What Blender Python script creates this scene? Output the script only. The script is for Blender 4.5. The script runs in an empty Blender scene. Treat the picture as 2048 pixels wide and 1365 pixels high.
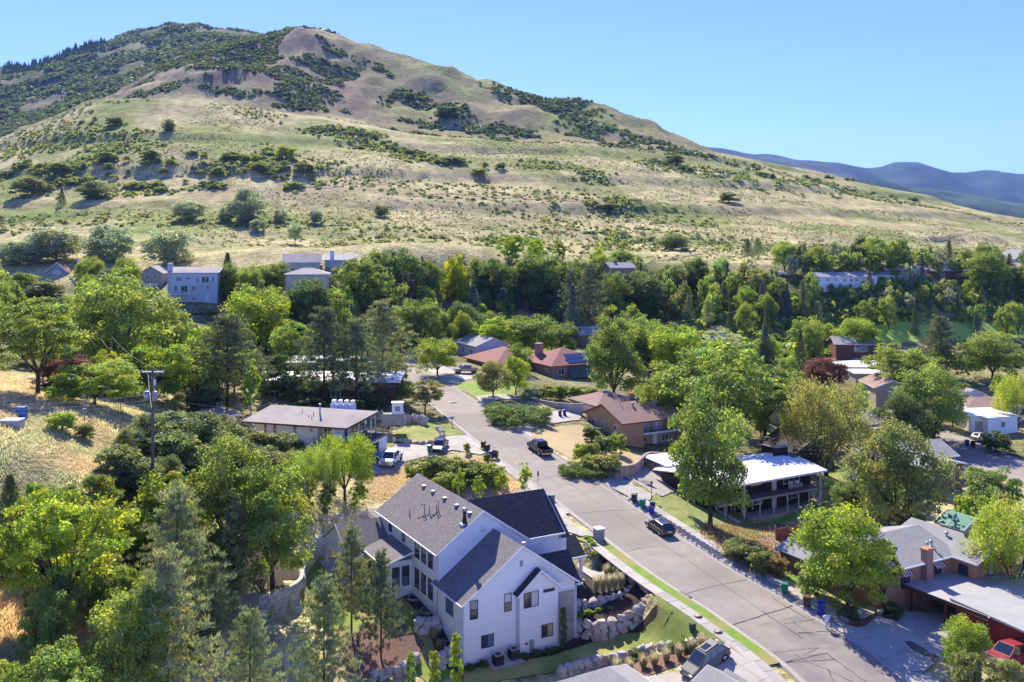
import bpy, bmesh, math, random
import numpy as np
from mathutils import Vector, Matrix, noise as mnoise
random.seed(7); rng = np.random.default_rng(7)
sc = bpy.context.scene
COL = sc.collection
R = math.radians
# ------------------------------------------------ camera, sky, sun, exposure
F = 1857.0; HY = 475.0; CX = 1024.0        # focal length and horizon row of the photograph, in its pixels
cam = bpy.data.objects.new('camera', bpy.data.cameras.new('camera')); COL.objects.link(cam); sc.camera = cam
cam.data.sensor_width = 36; cam.data.lens = 36*F/2048
cam.data.shift_y = -(682.5-HY)/2048; cam.data.clip_start = .5; cam.data.clip_end = 40000
cam.location = (0, 0, 0); cam.rotation_euler = (R(90), 0, 0)
SUN_EL, SUN_AZ = 39.0, -15.0                # azimuth measured from +Y towards +X
world = bpy.data.worlds.new('World'); sc.world = world; world.use_nodes = True
wn = world.node_tree.nodes; wl = world.node_tree.links
sky = wn.new('ShaderNodeTexSky'); sky.sky_type = 'NISHITA'; sky.sun_disc = False
sky.sun_elevation = R(SUN_EL); sky.sun_rotation = R(SUN_AZ)
sky.altitude = 2200; sky.air_density = .95; sky.dust_density = .1; sky.ozone_density = 1.6
skt = wn.new('ShaderNodeMixRGB'); skt.blend_type = 'MULTIPLY'; skt.inputs[0].default_value = 1; skt.inputs[2].default_value = (.42,.48,.98,1)
wl.new(sky.outputs[0], skt.inputs[1]); wl.new(skt.outputs[0], wn['Background'].inputs[0]); wn['Background'].inputs[1].default_value = .15
sun = bpy.data.objects.new('sun', bpy.data.lights.new('sun', 'SUN')); COL.objects.link(sun)
sun.data.energy = 4.4; sun.data.angle = R(.55); sun.data.color = (1, .91, .76)
az, el = R(SUN_AZ), R(SUN_EL)
sdir = Vector((math.sin(az)*math.cos(el), math.cos(az)*math.cos(el), math.sin(el)))
sun.rotation_euler = sdir.to_track_quat('Z', 'Y').to_euler(); sun.location = sdir*300
sc.view_settings.view_transform = 'Standard'; sc.view_settings.look = 'None'
sc.view_settings.gamma = 1; sc.view_settings.exposure = 1.14
sc.view_settings.use_curve_mapping = False
# ------------------------------------------------ the air
hm = bpy.data.materials.new('haze'); hm.use_nodes = True; hn = hm.node_tree.nodes
for x in list(hn):
    if x.type != 'OUTPUT_MATERIAL': hn.remove(x)
pv = hn.new('ShaderNodeVolumePrincipled'); pv.inputs['Density'].default_value = 4.6e-5; pv.inputs['Color'].default_value = (.28,.50,1,1); pv.inputs['Anisotropy'].default_value = .0
hm.node_tree.links.new(pv.outputs[0], [x for x in hn if x.type == 'OUTPUT_MATERIAL'][0].inputs['Volume'])
hb = bpy.data.meshes.new('haze'); hx, hy0, hy1, hz0, hz1 = 18000, -300, 17000, -700, 1080
hb.from_pydata([(-hx,hy0,hz0),(hx,hy0,hz0),(hx,hy1,hz0),(-hx,hy1,hz0),(-hx,hy0,hz1),(hx,hy0,hz1),(hx,hy1,hz1),(-hx,hy1,hz1)], [], [(0,3,2,1),(4,5,6,7),(0,1,5,4),(1,2,6,5),(2,3,7,6),(3,0,4,7)])
hb.materials.append(hm); ho = bpy.data.objects.new('haze', hb); COL.objects.link(ho); ho['kind'] = 'stuff'
# ------------------------------------------------ materials
def lin(c): return tuple(c)+(1,)
def mat(name, c, c2=None, scale=1.0, rough=.85, bump=0.0, metal=0.0, detail=4, spec=.3, bscale=None, c3=None, s3=.05, coord='Object'):
    m = bpy.data.materials.new(name); m.use_nodes = True; n = m.node_tree.nodes; l = m.node_tree.links
    b = n['Principled BSDF']; b.inputs['Roughness'].default_value = rough; b.inputs['Metallic'].default_value = metal
    b.inputs['Specular IOR Level'].default_value = spec
    b.inputs['Base Color'].default_value = lin(c)
    if c2 is not None or bump:
        tc = n.new('ShaderNodeTexCoord')
        nz = n.new('ShaderNodeTexNoise'); nz.inputs['Scale'].default_value = scale; nz.inputs['Detail'].default_value = detail
        nz.inputs['Roughness'].default_value = .65
        l.new(tc.outputs[coord], nz.inputs['Vector'])
        if c2 is not None:
            r = n.new('ShaderNodeValToRGB'); r.color_ramp.elements[0].position = .34; r.color_ramp.elements[1].position = .66
            r.color_ramp.elements[0].color = lin(c); r.color_ramp.elements[1].color = lin(c2)
            l.new(nz.outputs[0], r.inputs[0]); out = r.outputs[0]
            if c3 is not None:
                n3 = n.new('ShaderNodeTexNoise'); n3.inputs['Scale'].default_value = s3; n3.inputs['Detail'].default_value = 5
                l.new(tc.outputs[coord], n3.inputs['Vector'])
                rr = n.new('ShaderNodeValToRGB'); rr.color_ramp.elements[0].position = .45; rr.color_ramp.elements[1].position = .62
                l.new(n3.outputs[0], rr.inputs[0])
                mx = n.new('ShaderNodeMixRGB'); l.new(rr.outputs[0], mx.inputs[0]); l.new(out, mx.inputs[1]); mx.inputs[2].default_value = lin(c3)
                out = mx.outputs[0]
            l.new(out, b.inputs['Base Color'])
        if bump:
            n2 = n.new('ShaderNodeTexNoise'); n2.inputs['Scale'].default_value = bscale or scale*3; n2.inputs['Detail'].default_value = 3
            l.new(tc.outputs[coord], n2.inputs['Vector'])
            bp = n.new('ShaderNodeBump'); bp.inputs['Distance'].default_value = bump; bp.inputs['Strength'].default_value = .8
            l.new(n2.outputs[0], bp.inputs['Height']); l.new(bp.outputs[0], b.inputs['Normal'])
    return m
def tilemat(name, c, c2, cm, w, h, mortar=.01, rough=.85, bump=.02, bias=0, spec=.3, grime=.35):
    """courses of shingles, bricks or siding in UV metres"""
    m = bpy.data.materials.new(name); m.use_nodes = True; n = m.node_tree.nodes; l = m.node_tree.links
    b = n['Principled BSDF']; b.inputs['Roughness'].default_value = rough; b.inputs['Specular IOR Level'].default_value = spec
    uv = n.new('ShaderNodeUVMap'); br = n.new('ShaderNodeTexBrick')
    br.inputs['Scale'].default_value = 1; br.inputs['Brick Width'].default_value = w; br.inputs['Row Height'].default_value = h
    br.inputs['Mortar Size'].default_value = mortar; br.inputs['Mortar Smooth'].default_value = .4; br.inputs['Bias'].default_value = bias
    br.inputs['Color1'].default_value = lin(c); br.inputs['Color2'].default_value = lin(c2); br.inputs['Mortar'].default_value = lin(cm)
    l.new(uv.outputs[0], br.inputs['Vector'])
    nz = n.new('ShaderNodeTexNoise'); nz.inputs['Scale'].default_value = .6; nz.inputs['Detail'].default_value = 6
    l.new(uv.outputs[0], nz.inputs['Vector'])
    mx = n.new('ShaderNodeMixRGB'); mx.blend_type = 'MULTIPLY'; mx.inputs[0].default_value = grime
    l.new(br.outputs[0], mx.inputs[1]); l.new(nz.outputs[0], mx.inputs[2]); 
    g = n.new('ShaderNodeGamma'); g.inputs[1].default_value = .8; l.new(mx.outputs[0], g.inputs[0]) if False else None
    l.new(mx.outputs[0], b.inputs['Base Color'])
    bp = n.new('ShaderNodeBump'); bp.inputs['Distance'].default_value = bump; bp.invert = True
    l.new(br.outputs['Fac'], bp.inputs['Height']); l.new(bp.outputs[0], b.inputs['Normal'])
    return m
def paint(name, c, rough=.5, metal=0.0, coat=.25):
    m = mat(name, c, rough=rough, metal=metal, spec=.5); m.node_tree.nodes['Principled BSDF'].inputs['Coat Weight'].default_value = coat
    return m
# ------------------------------------------------ mesh builder
class MB:
    def __init__(s): s.v = []; s.f = []; s.sm = []
    def add(s, vs, fs, smooth=False):
        o = len(s.v); s.v += [tuple(p) for p in vs]; s.f += [tuple(i+o for i in f) for f in fs]; s.sm += [smooth]*len(fs); return s
    def box(s, x0, x1, y0, y1, z0, z1, M=None):
        vs = [Vector(p) for p in ((x0,y0,z0),(x1,y0,z0),(x1,y1,z0),(x0,y1,z0),(x0,y0,z1),(x1,y0,z1),(x1,y1,z1),(x0,y1,z1))]
        if M is not None: vs = [M @ p for p in vs]
        return s.add(vs, [(0,3,2,1),(4,5,6,7),(0,1,5,4),(1,2,6,5),(2,3,7,6),(3,0,4,7)])
    def prism(s, poly, z0, z1):
        n = len(poly)
        return s.add([(x,y,z0) for x,y in poly]+[(x,y,z1) for x,y in poly],
            [tuple(range(n-1,-1,-1)), tuple(range(n,2*n))]+[(i,(i+1)%n,(i+1)%n+n,i+n) for i in range(n)])
    def slab(s, quad, th):
        """a roof plane: top corners (counter-clockwise from above) and thickness downwards"""
        n = len(quad); q = [Vector(p) for p in quad]
        return s.add(q+[p-Vector((0,0,th)) for p in q],
            [tuple(range(n)), tuple(range(2*n-1,n-1,-1))]+[(i,i+n,(i+1)%n+n,(i+1)%n) for i in range(n)])
    def tube(s, pts, r, n=6, caps=True):
        pts = [Vector(p) for p in pts]; rs = r if isinstance(r, (list,tuple)) else [r]*len(pts)
        vs = []; fs = []
        for i, p in enumerate(pts):
            d = (pts[min(i+1,len(pts)-1)]-pts[max(i-1,0)]).normalized()
            a = d.orthogonal().normalized() if abs(d.z) < .95 else Vector((1,0,0)); a = (a-d*a.dot(d)).normalized(); b = d.cross(a)
            for k in range(n):
                t = 2*math.pi*k/n; vs.append(p+(a*math.cos(t)+b*math.sin(t))*rs[i])
        for i in range(len(pts)-1):
            for k in range(n): fs.append((i*n+k, i*n+(k+1)%n, (i+1)*n+(k+1)%n, (i+1)*n+k))
        if caps: fs += [tuple(range(n-1,-1,-1)), tuple(range((len(pts)-1)*n, len(pts)*n))]
        return s.add(vs, fs, n > 4)
    def cyl(s, x, y, z0, z1, r, r2=None, n=12): return s.tube([(x,y,z0),(x,y,z1)], [r, r if r2 is None else r2], n)
    def mesh(s, name, m):
        me = bpy.data.meshes.new(name); me.from_pydata(s.v, [], s.f); 
        if m is not None: me.materials.append(m)
        me.polygons.foreach_set('use_smooth', s.sm); autouv(me); return me
    def build(s, name, m, parent=None, **k): return obj(name, s.mesh(name, m), parent, **k)
def autouv(me):
    nl = len(me.loops)
    if not nl: return
    me.update()
    uv = me.uv_layers.new(name='UVMap')
    co = np.empty(len(me.vertices)*3, 'f'); me.vertices.foreach_get('co', co); co = co.reshape(-1,3)
    li = np.empty(nl, 'i'); me.loops.foreach_get('vertex_index', li)
    npol = len(me.polygons); nor = np.empty(npol*3, 'f'); me.polygons.foreach_get('normal', nor); nor = nor.reshape(-1,3)
    lt = np.empty(npol, 'i'); me.polygons.foreach_get('loop_total', lt)
    nn = np.repeat(nor, lt, axis=0); P = co[li]
    t = np.stack([-nn[:,1], nn[:,0], np.zeros(nl)], 1); L = np.linalg.norm(t, axis=1, keepdims=True)
    flat = L[:,0] < .05; t = np.where(flat[:,None], [1,0,0], t/np.maximum(L,1e-6)); v = np.cross(nn, t)
    out = np.stack([(P*t).sum(1), (P*v).sum(1)], 1).astype('f'); uv.data.foreach_set('uv', out.ravel())
def obj(name, me, parent=None, loc=None, rot=None, scale=None, label=None, cat=None, group=None, kind=None):
    o = bpy.data.objects.new(name, me); COL.objects.link(o)
    if parent is not None: o.parent = parent
    if loc is not None: o.location = loc
    if rot is not None: o.rotation_euler = (0,0,rot) if isinstance(rot,(int,float)) else rot
    if scale is not None: o.scale = (scale,)*3 if isinstance(scale,(int,float)) else scale
    if label: o['label'] = label
    if cat: o['category'] = cat
    if group: o['group'] = group
    if kind: o['kind'] = kind
    return o
def thing(name, label, cat, loc=(0,0,0), rot=0, group=None, scale=None):
    return obj(name, None, None, loc, rot, scale, label, cat, group)
def npmesh(name, V, Fc, m, smooth=False, uv=False, colattr=None):
    """fast mesh from numpy arrays; Fc is (n,3) or (n,4)"""
    me = bpy.data.meshes.new(name); k = Fc.shape[1]
    me.vertices.add(len(V)); me.vertices.foreach_set('co', np.asarray(V,'f').ravel())
    me.loops.add(len(Fc)*k); me.loops.foreach_set('vertex_index', Fc.astype('i').ravel())
    me.polygons.add(len(Fc)); me.polygons.foreach_set('loop_start', np.arange(0, len(Fc)*k, k, dtype='i'))
    me.polygons.foreach_set('use_smooth', np.full(len(Fc), smooth)); me.update(calc_edges=True)
    if m is not None: me.materials.append(m)
    if colattr is not None:
        a = me.color_attributes.new('tint', 'FLOAT_COLOR', 'POINT'); c = np.ones((len(V),4),'f'); c[:,:3] = colattr
        a.data.foreach_set('color', c.ravel())
    if uv: autouv(me)
    return me
# ------------------------------------------------ the lie of the land
# surveyed points: image column, image row and height below the camera; the row and the height give the distance
CP = """20 790 -20.5;100 850 -22;250 830 -23.5;100 950 -24.5;250 930 -26;0 870 -21.5;0 1000 -26;305 963 -26;-300 900 -21;-300 1100 -27
0 1200 -30;150 1200 -31;300 1250 -34;100 1365 -32;-200 1365 -31;450 1300 -37;600 1340 -39;740 1290 -39.2;300 1500 -36;700 1600 -41;1100 1700 -41;1700 1700 -39.5;2300 1600 -41
650 1150 -37.8;560 1228 -37.9;530 1160 -35.6;480 1100 -33.5;380 1000 -29.5;640 1055 -35;600 1000 -32.5;760 975 -34;900 930 -33.7;800 900 -33
870 890 -33;950 893 -33;778 928 -33;700 935 -32.6;510 885 -31.5;781 903 -32.8;440 850 -29.5;850 850 -31.6;800 800 -30.5;700 790 -29.5;500 780 -28
300 760 -26;100 740 -23.5;0 700 -21.5;-400 700 -21;200 660 -21.5;400 660 -23;600 680 -26;750 700 -29;385 605 -17.5;100 590 -17;-200 600 -17;600 570 -14
700 556 -12.5;250 585 -16;830 725 -30.5;930 725 -31;1050 720 -32;1180 700 -33;900 640 -27;1100 650 -29;1300 650 -30.5;1320 560 -17;1000 560 -15;850 562 -14.5
1164 848 -33.5;1279 900 -37.4;1360 890 -37.8;1491 1047 -41.4;1648 1018 -41.4;1700 960 -40.5;1290 960 -36.8;1360 930 -38.2;1420 1045 -38;1300 1008 -35.5
1560 1110 -39.5;1700 1110 -39.3;1620 1190 -37.7;1720 1230 -38.3;1830 1240 -38.9;1750 1300 -38.4;2000 1320 -39.5;2060 1250 -39.8;1990 1110 -38.5
1900 1040 -39.5;2040 1000 -40;1930 900 -39.5;2000 860 -39;1830 900 -40;1650 830 -39;1560 860 -39.5;1450 830 -38;1400 760 -36;1600 740 -36;1700 700 -34
1850 780 -37;2000 720 -34;1700 665 -32;1900 662 -32;2048 655 -32;2500 655 -32;1660 577 -18.5;1900 563 -17;2048 557 -16;2500 560 -16;1500 600 -22;1850 605 -23
1400 700 -34;1250 740 -34.5;2400 900 -40;2400 1100 -41
930 1338 -40.4;1040 1318 -40.3;1150 1282 -40.2;1220 1262 -40.1;1310 1242 -38.9;1340 1262 -38.5;950 1400 -40.9;1150 1340 -40.4;1280 1300 -40.0;876 1236 -37.7;823 1190 -37.6;700 1130 -37.7
850 1265 -38.8;800 1260 -38.6;860 1330 -40.2;1190 1130 -36.9;1225 1150 -37.1;1120 1120 -36.8;1090 1040 -35.9"""
P3 = []
def pix(px, py, z):
    Y = z*F/(HY-py); return ((px-CX)/F*Y, Y, z)
for ln in CP.replace('\n', ';').split(';'):
    a = [float(t) for t in ln.split()]; P3.append(pix(*a))
LOW = ((1150,1274,-40.2),(1195,1281,-40.2),(1245,1266,-39.7),(1285,1247,-39.0),(1304,1222,-38.2),(1300,1198,-37.6),(1284,1176,-37.2))
P3 += [pix(*p) for p in LOW]; P3 += [pix(1330,1222,-37.3), pix(1318,1180,-36.9), pix(1345,1245,-37.9)]
ROADC = [pix(*p) for p in ((2023,1700,-39.6),(1713,1365,-37.8),(1520,1226,-36.8),(1364,1130,-35.9),(1165,990,-34.5),(1035,900,-33.0),(926,820,-31.8),(858,772,-31.0),(805,738,-30.5),(762,712,-30.0))]
def resample(pts, step):
    pts = [Vector(p) for p in pts]; out = []
    n = len(pts)
    for i in range(n-1):
        p0, p1, p2, p3 = pts[max(i-1,0)], pts[i], pts[i+1], pts[min(i+2,n-1)]
        k = max(1, int((p2-p1).length/step))
        for j in range(k):
            t = j/k; out.append(.5*((2*p1)+(p2-p0)*t+(2*p0-5*p1+4*p2-p3)*t*t+(3*p1-p0-3*p2+p3)*t**3))
    out.append(pts[-1]); return out
RC = resample(ROADC, 1.0)
def offset_line(line, off):
    out = []
    for i, p in enumerate(line):
        d = line[min(i+1,len(line)-1)]-line[max(i-1,0)]; d.z = 0; d.normalize()
        out.append(p+Vector((d.y,-d.x,0))*off)      # positive offset = to the right when walking along the line
    return out
for k, off in enumerate((-6.3, 0, 6.3)):
    for p in offset_line(RC, off)[::14]: P3.append((p.x, p.y, p.z))
P3 = np.array(P3)
def tps_phi(r2): return .5*r2*np.log(r2+1e-9)
S = 100.0
def tps_fit(P, reg=.0015):
    n = len(P); A = P[:,:2]/S; d = ((A[:,None]-A[None])**2).sum(-1); K = tps_phi(d)+np.eye(n)*reg
    Q = np.hstack([np.ones((n,1)), A]); M = np.block([[K,Q],[Q.T,np.zeros((3,3))]])
    return np.linalg.solve(M, np.concatenate([P[:,2], np.zeros(3)]))
W_ = tps_fit(P3)
def tps(X, Y):
    X = X/S; Y = Y/S; out = W_[-3]+W_[-2]*X+W_[-1]*Y
    for i in range(len(P3)): out = out+W_[i]*tps_phi((X-P3[i,0]/S)**2+(Y-P3[i,1]/S)**2)
    return out
HK = np.array([340,400,480,600,750,900,1000,1150,1350,1700,2100,2600,3400.])
HC = {-900:[545,530,500,450,400,370,380,380,350,300,260,230,260],
0:[530,505,460,405,330,296,325,330,290,225,170,141,180],
180:[532,510,452,392,300,217,226,222,235,200,140,96,140],
350:[534,515,455,390,290,213,214,148,122,150,100,49,95],
440:[534,515,458,392,296,222,221,138,98,120,95,62,110],
530:[534,515,460,396,303,236,232,150,74,95,95,71,120],
600:[534,515,465,400,312,252,246,158,61,88,120,130,160],
700:[534,515,467,405,322,266,260,178,81,110,150,170,200],
830:[534,518,470,414,340,286,278,210,124,140,170,200,230],
1000:[538,522,475,425,355,302,289,235,174,190,210,240,270],
1180:[540,525,483,438,370,318,302,262,215,225,250,280,300],
1330:[541,528,488,448,388,336,313,285,264,270,290,310,330],
1430:[542,530,491,455,402,350,327,320,322,330,345,360,380],
1700:[544,530,499,470,431,402,386,370,373,385,400,410,425],
2048:[546,533,511,491,466,450,444,441,446,452,460,470,480],
2950:[548,540,525,512,500,492,488,486,490,495,500,510,520]}
HU = np.array(sorted(HC)); HV = np.array([HC[u] for u in HU], float)
NU, NY = 560, 430
GU = np.linspace(-900, 2950, NU); GY = np.exp(np.linspace(math.log(48), math.log(3400), NY))
def smooth1(a, k, ax):
    ker = np.hanning(k+2)[1:-1]; ker /= ker.sum(); p = k//2
    pad = [(p,p) if i == ax else (0,0) for i in range(a.ndim)]; b = np.pad(a, pad, mode='edge')
    return np.apply_along_axis(lambda r: np.convolve(r, ker, 'valid'), ax, b)
hz = np.zeros((NU, len(HK)))
for j in range(len(HK)): hz[:,j] = np.interp(GU, HU, HV[:,j])
hz = smooth1(hz, 9, 0)
UU, YY = np.meshgrid(GU, GY, indexing='ij')
hy = np.stack([np.interp(np.log(GY), np.log(HK), hz[i]) for i in range(NU)])
hy = smooth1(hy, 7, 1)
HZ = (HY-hy)*YY/F
XX = (UU-CX)/F*YY
def fbm(X, Y, sc_, octv=5, seed=0):
    """value noise, numpy"""
    out = np.zeros_like(X); amp = 1.0; tot = 0
    for o in range(octv):
        r = np.random.default_rng(seed*17+o); T = r.random((256,256))
        x = X/sc_*2**o+57.3*o; y = Y/sc_*2**o+11.7*o; xi = np.floor(x).astype(int); yi = np.floor(y).astype(int)
        fx = x-xi; fy = y-yi; fx = fx*fx*(3-2*fx); fy = fy*fy*(3-2*fy)
        g = lambda a, b: T[a & 255, b & 255]
        out += amp*((g(xi,yi)*(1-fx)+g(xi+1,yi)*fx)*(1-fy)+(g(xi,yi+1)*(1-fx)+g(xi+1,yi+1)*fx)*fy-.5); tot += amp; amp *= .5
    return out/tot
near = YY < 460
TZ = np.zeros_like(YY); TZ[near] = tps(XX[near], YY[near])
ys_ = np.interp(UU, [650,1000], [285,345]); bl = np.clip((YY-ys_)/75, 0, 1); bl = bl*bl*(3-2*bl)
ZZ = TZ*(1-bl)+HZ*bl
steep = np.clip((YY-900)/250, 0, 1)*np.clip((1500-UU)/200, 0, 1)
hillw = np.clip((YY-400)/200, 0, 1)
gul = 1-np.abs(fbm(XX, YY*.55, 170, 4, 3))*4.2
gl2 = 1-np.abs(fbm(XX, YY*.35, 70, 4, 15))*4; ZZ += hillw*(1-steep)*gl2*2.6*np.clip((YY-520)/200,0,1)
ZZ += hillw*fbm(XX, YY, 90, 5, 5)*6 + steep*(gul*17-12+fbm(XX,YY,60,4,9)*14+(1-np.abs(fbm(XX,YY*.4,60,4,19))*4)*7)
# old lake terraces: low cut banks running along the hill
def band(Z0, w, h): return h*np.tanh((ZZ-Z0)/w)
ter = hillw*(1-steep)*(band(4,.9,1.9)+band(22,1.1,2.0)+band(45,1.2,2.0)+band(75,1.2,2.0))
ZZ = ZZ+ter
lawnish = np.clip((YY-60)/10,0,1)*np.clip((430-YY)/30,0,1)
def linedist(line, X, Y):
    d = np.full(X.shape, 1e9); z = np.zeros(X.shape)
    for p in line:
        q_ = (X-p.x)**2+(Y-p.y)**2; m_ = q_ < d; d[m_] = q_[m_]; z[m_] = p.z
    return np.sqrt(d), z
msk = (YY < 245) & (np.abs(XX) < 75)
ld, lz = linedist(RC, XX[msk], YY[msk])
rx_ = np.interp(YY[msk], [p.y for p in RC], [p.x for p in RC]); left_ = XX[msk] < rx_
t_ = np.where(left_, np.clip((9.6-ld)/2.2, 0, 1), np.clip((12.5-ld)/3.5, 0, 1)); t_ = t_*t_*(3-2*t_)
ZZ[msk] = ZZ[msk]*(1-t_)+lz*t_-np.clip((5.2-ld)/.5, 0, 1)*.2
# the ground is cut away under the planted terraces
tp = [pix(*p)[:2] for p in LOW]+[pix(1262,1160,-37.1)[:2], pix(1212,1118,-37.0)[:2], (7.4,98.2), (6.03,93.16)]
ins = np.zeros(XX.shape, bool); m3 = (YY > 90) & (YY < 108) & (XX > 4) & (XX < 20); xs_, ys2 = XX[m3], YY[m3]; c_ = np.zeros(xs_.shape, bool)
for k in range(len(tp)):
    (x1_,y1_), (x2_,y2_) = tp[k], tp[(k+1) % len(tp)]; c_ ^= ((y1_ > ys2) != (y2_ > ys2)) & (xs_ < (x2_-x1_)*(ys2-y1_)/(y2_-y1_+1e-9)+x1_)
z3 = ZZ[m3]; z3[c_] = np.minimum(z3[c_], np.interp(ys2[c_], [93,97,101], [-39.6,-38.9,-37.9])); ZZ[m3] = z3
# level lawn below the curved block wall, bank held up behind it
wl_ = [Vector(pix(px,py,-37.9)) for px,py in ((380,1215),(430,1225),(487,1226),(531,1234),(579,1215),(606,1193),(608,1150),(640,1118),(665,1102),(700,1086))]
wl_ = resample(wl_, .4)
m2 = (YY > 85) & (YY < 116) & (XX > -42) & (XX < -12)
xm, ym = XX[m2], YY[m2]; bd = np.full(xm.shape, 1e9); sg = np.zeros(xm.shape)
for k in range(len(wl_)-1):
    p = wl_[k]; d = wl_[k+1]-wl_[k]; q_ = (xm-p.x)**2+(ym-p.y)**2; mm = q_ < bd; bd[mm] = q_[mm]; sg[mm] = (d.x*(ym-p.y)-d.y*(xm-p.x))[mm]
bd = np.sqrt(bd); z_ = ZZ[m2]
z_ = np.where(sg < 0, np.where(bd < 9, np.minimum(z_, -37.95), z_), np.where(bd < 9, np.maximum(z_, -36.05+.22*bd)*np.clip((9-bd)/3,0,1)+z_*(1-np.clip((9-bd)/3,0,1)), z_))
ZZ[m2] = z_
def G(X, Y):
    """ground height at world X, Y (bilinear on the terrain grid)"""
    u = CX+F*X/Y; i = (u-GU[0])/(GU[1]-GU[0]); j = (math.log(max(Y,48.01))-math.log(GY[0]))/(math.log(GY[1])-math.log(GY[0]))
    i = min(max(i,0),NU-1.001); j = min(max(j,0),NY-1.001); a = int(i); b = int(j); fi = i-a; fj = j-b
    return float((ZZ[a,b]*(1-fi)+ZZ[a+1,b]*fi)*(1-fj)+(ZZ[a,b+1]*(1-fi)+ZZ[a+1,b+1]*fi)*fj)
def Gn(X, Y):
    u = CX+F*X/Y; i = np.clip((u-GU[0])/(GU[1]-GU[0]),0,NU-1.001); j = np.clip((np.log(np.maximum(Y,48.01))-math.log(GY[0]))/(math.log(GY[1])-math.log(GY[0])),0,NY-1.001)
    a = i.astype(int); b = j.astype(int); fi = i-a; fj = j-b
    return (ZZ[a,b]*(1-fi)+ZZ[a+1,b]*fi)*(1-fj)+(ZZ[a,b+1]*(1-fi)+ZZ[a+1,b+1]*fi)*fj
def at(px, py, lift=0.0):
    """the point of the ground that the photograph shows at a pixel"""
    i = min(max((px-GU[0])/(GU[1]-GU[0]),0),NU-1.001); a = int(i); fi = i-a
    rowz = ZZ[a]*(1-fi)+ZZ[a+1]*fi; s = HY-F*rowz/GY             # image row of each grid ring in this column
    k = np.where(s <= py)[0]
    if len(k) == 0: Y = GY[-1]
    elif k[0] == 0: Y = GY[0]
    else:
        b = k[0]; t = (s[b-1]-py)/(s[b-1]-s[b]+1e-9); Y = GY[b-1]*(1-t)+GY[b]*t
    X = (px-CX)/F*Y
    return Vector((X, Y, G(X, Y)+lift))
# ---- cover of the ground: vertex tints from real plant cover
dry = np.array([.53,.455,.22]); dry2 = np.array([.45,.39,.19]); soil = np.array([.37,.30,.175]); red = np.array([.235,.175,.125])
grn = np.array([.27,.30,.09]); olive = np.array([.10,.13,.045]); litter = np.array([.26,.24,.12])
n1 = fbm(XX, YY, 60, 5, 21); n2 = fbm(XX, YY, 18, 4, 22); n3 = fbm(XX*.4, YY*1.6, 90, 5, 23)
def mixc(a, b, t): t = np.clip(t,0,1)[...,None]; return a*(1-t)+b*t
C = np.broadcast_to(dry, XX.shape+(3,)).copy()
C = mixc(C, dry2, n2*3+.4)
C = mixc(C, grn, (n1*6+.25)*np.clip((YY-380)/100,0,1)*.85)
C = mixc(C, soil, (n3*5-.75)*hillw)
C = mixc(C, red, steep*(n1*3+.95)); C = mixc(C, np.array([.28,.245,.12]), steep*np.clip((UU-620)/60-np.abs(YY-1350)/130,0,1)*.8)
C = mixc(C, grn, steep*(n1*5+.3)*np.clip((UU-700)/150,0,1)*.8)
C = mixc(C, olive, np.clip((YY-1750)/300,0,1)*(n2*3+.8)*np.clip((1200-UU)/300,0,1))
C = mixc(C, np.array([.16,.25,.05]), np.exp(-((UU-600)/190)**2-((YY-520)/26)**2)*1.2*(n2*2+.9))
C = mixc(C, np.array([.13,.2,.045]), np.exp(-((UU-40)/140)**2-((YY-540)/30)**2)*1.2*(n2*2+.8))
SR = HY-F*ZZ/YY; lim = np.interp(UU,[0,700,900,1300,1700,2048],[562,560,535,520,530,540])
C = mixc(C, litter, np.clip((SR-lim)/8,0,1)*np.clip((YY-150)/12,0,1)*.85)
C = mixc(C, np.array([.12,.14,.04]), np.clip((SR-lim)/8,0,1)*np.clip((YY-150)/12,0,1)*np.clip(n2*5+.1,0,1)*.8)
def terrain_mat():
    m = bpy.data.materials.new('ground cover'); m.use_nodes = True; n = m.node_tree.nodes; l = m.node_tree.links
    b = n['Principled BSDF']; b.inputs['Roughness'].default_value = .95; b.inputs['Specular IOR Level'].default_value = .05
    a = n.new('ShaderNodeAttribute'); a.attribute_name = 'tint'; tc = n.new('ShaderNodeTexCoord')
    out = a.outputs['Color']
    for sc_, lo, hi, f in ((.9, .55, 1.4, 1.0), (.13, .62, 1.3, 1.0), (.032, .78, 1.2, 1.0), (4.0, .75, 1.25, .7)):
        nz = n.new('ShaderNodeTexNoise'); nz.inputs['Scale'].default_value = sc_; nz.inputs['Detail'].default_value = 5; nz.inputs['Roughness'].default_value = .7
        l.new(tc.outputs['Object'], nz.inputs['Vector'])
        mr = n.new('ShaderNodeMapRange'); mr.inputs[1].default_value = .35; mr.inputs[2].default_value = .65; mr.inputs[3].default_value = lo; mr.inputs[4].default_value = hi
        l.new(nz.outputs[0], mr.inputs[0])
        mx = n.new('ShaderNodeMixRGB'); mx.blend_type = 'MULTIPLY'; mx.inputs[0].default_value = f
        l.new(out, mx.inputs[1]); l.new(mr.outputs[0], mx.inputs[2]); out = mx.outputs[0]
    l.new(out, b.inputs['Base Color'])
    nz = n.new('ShaderNodeTexNoise'); nz.inputs['Scale'].default_value = 1.2; nz.inputs['Detail'].default_value = 6
    l.new(tc.outputs['Object'], nz.inputs['Vector']); bp = n.new('ShaderNodeBump'); bp.inputs['Distance'].default_value = .5
    l.new(nz.outputs[0], bp.inputs['Height']); l.new(bp.outputs[0], b.inputs['Normal'])
    return m
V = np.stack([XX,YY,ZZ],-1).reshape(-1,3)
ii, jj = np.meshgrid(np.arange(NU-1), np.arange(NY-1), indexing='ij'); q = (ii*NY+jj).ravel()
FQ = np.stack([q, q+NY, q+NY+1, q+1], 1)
tm = terrain_mat()
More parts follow.
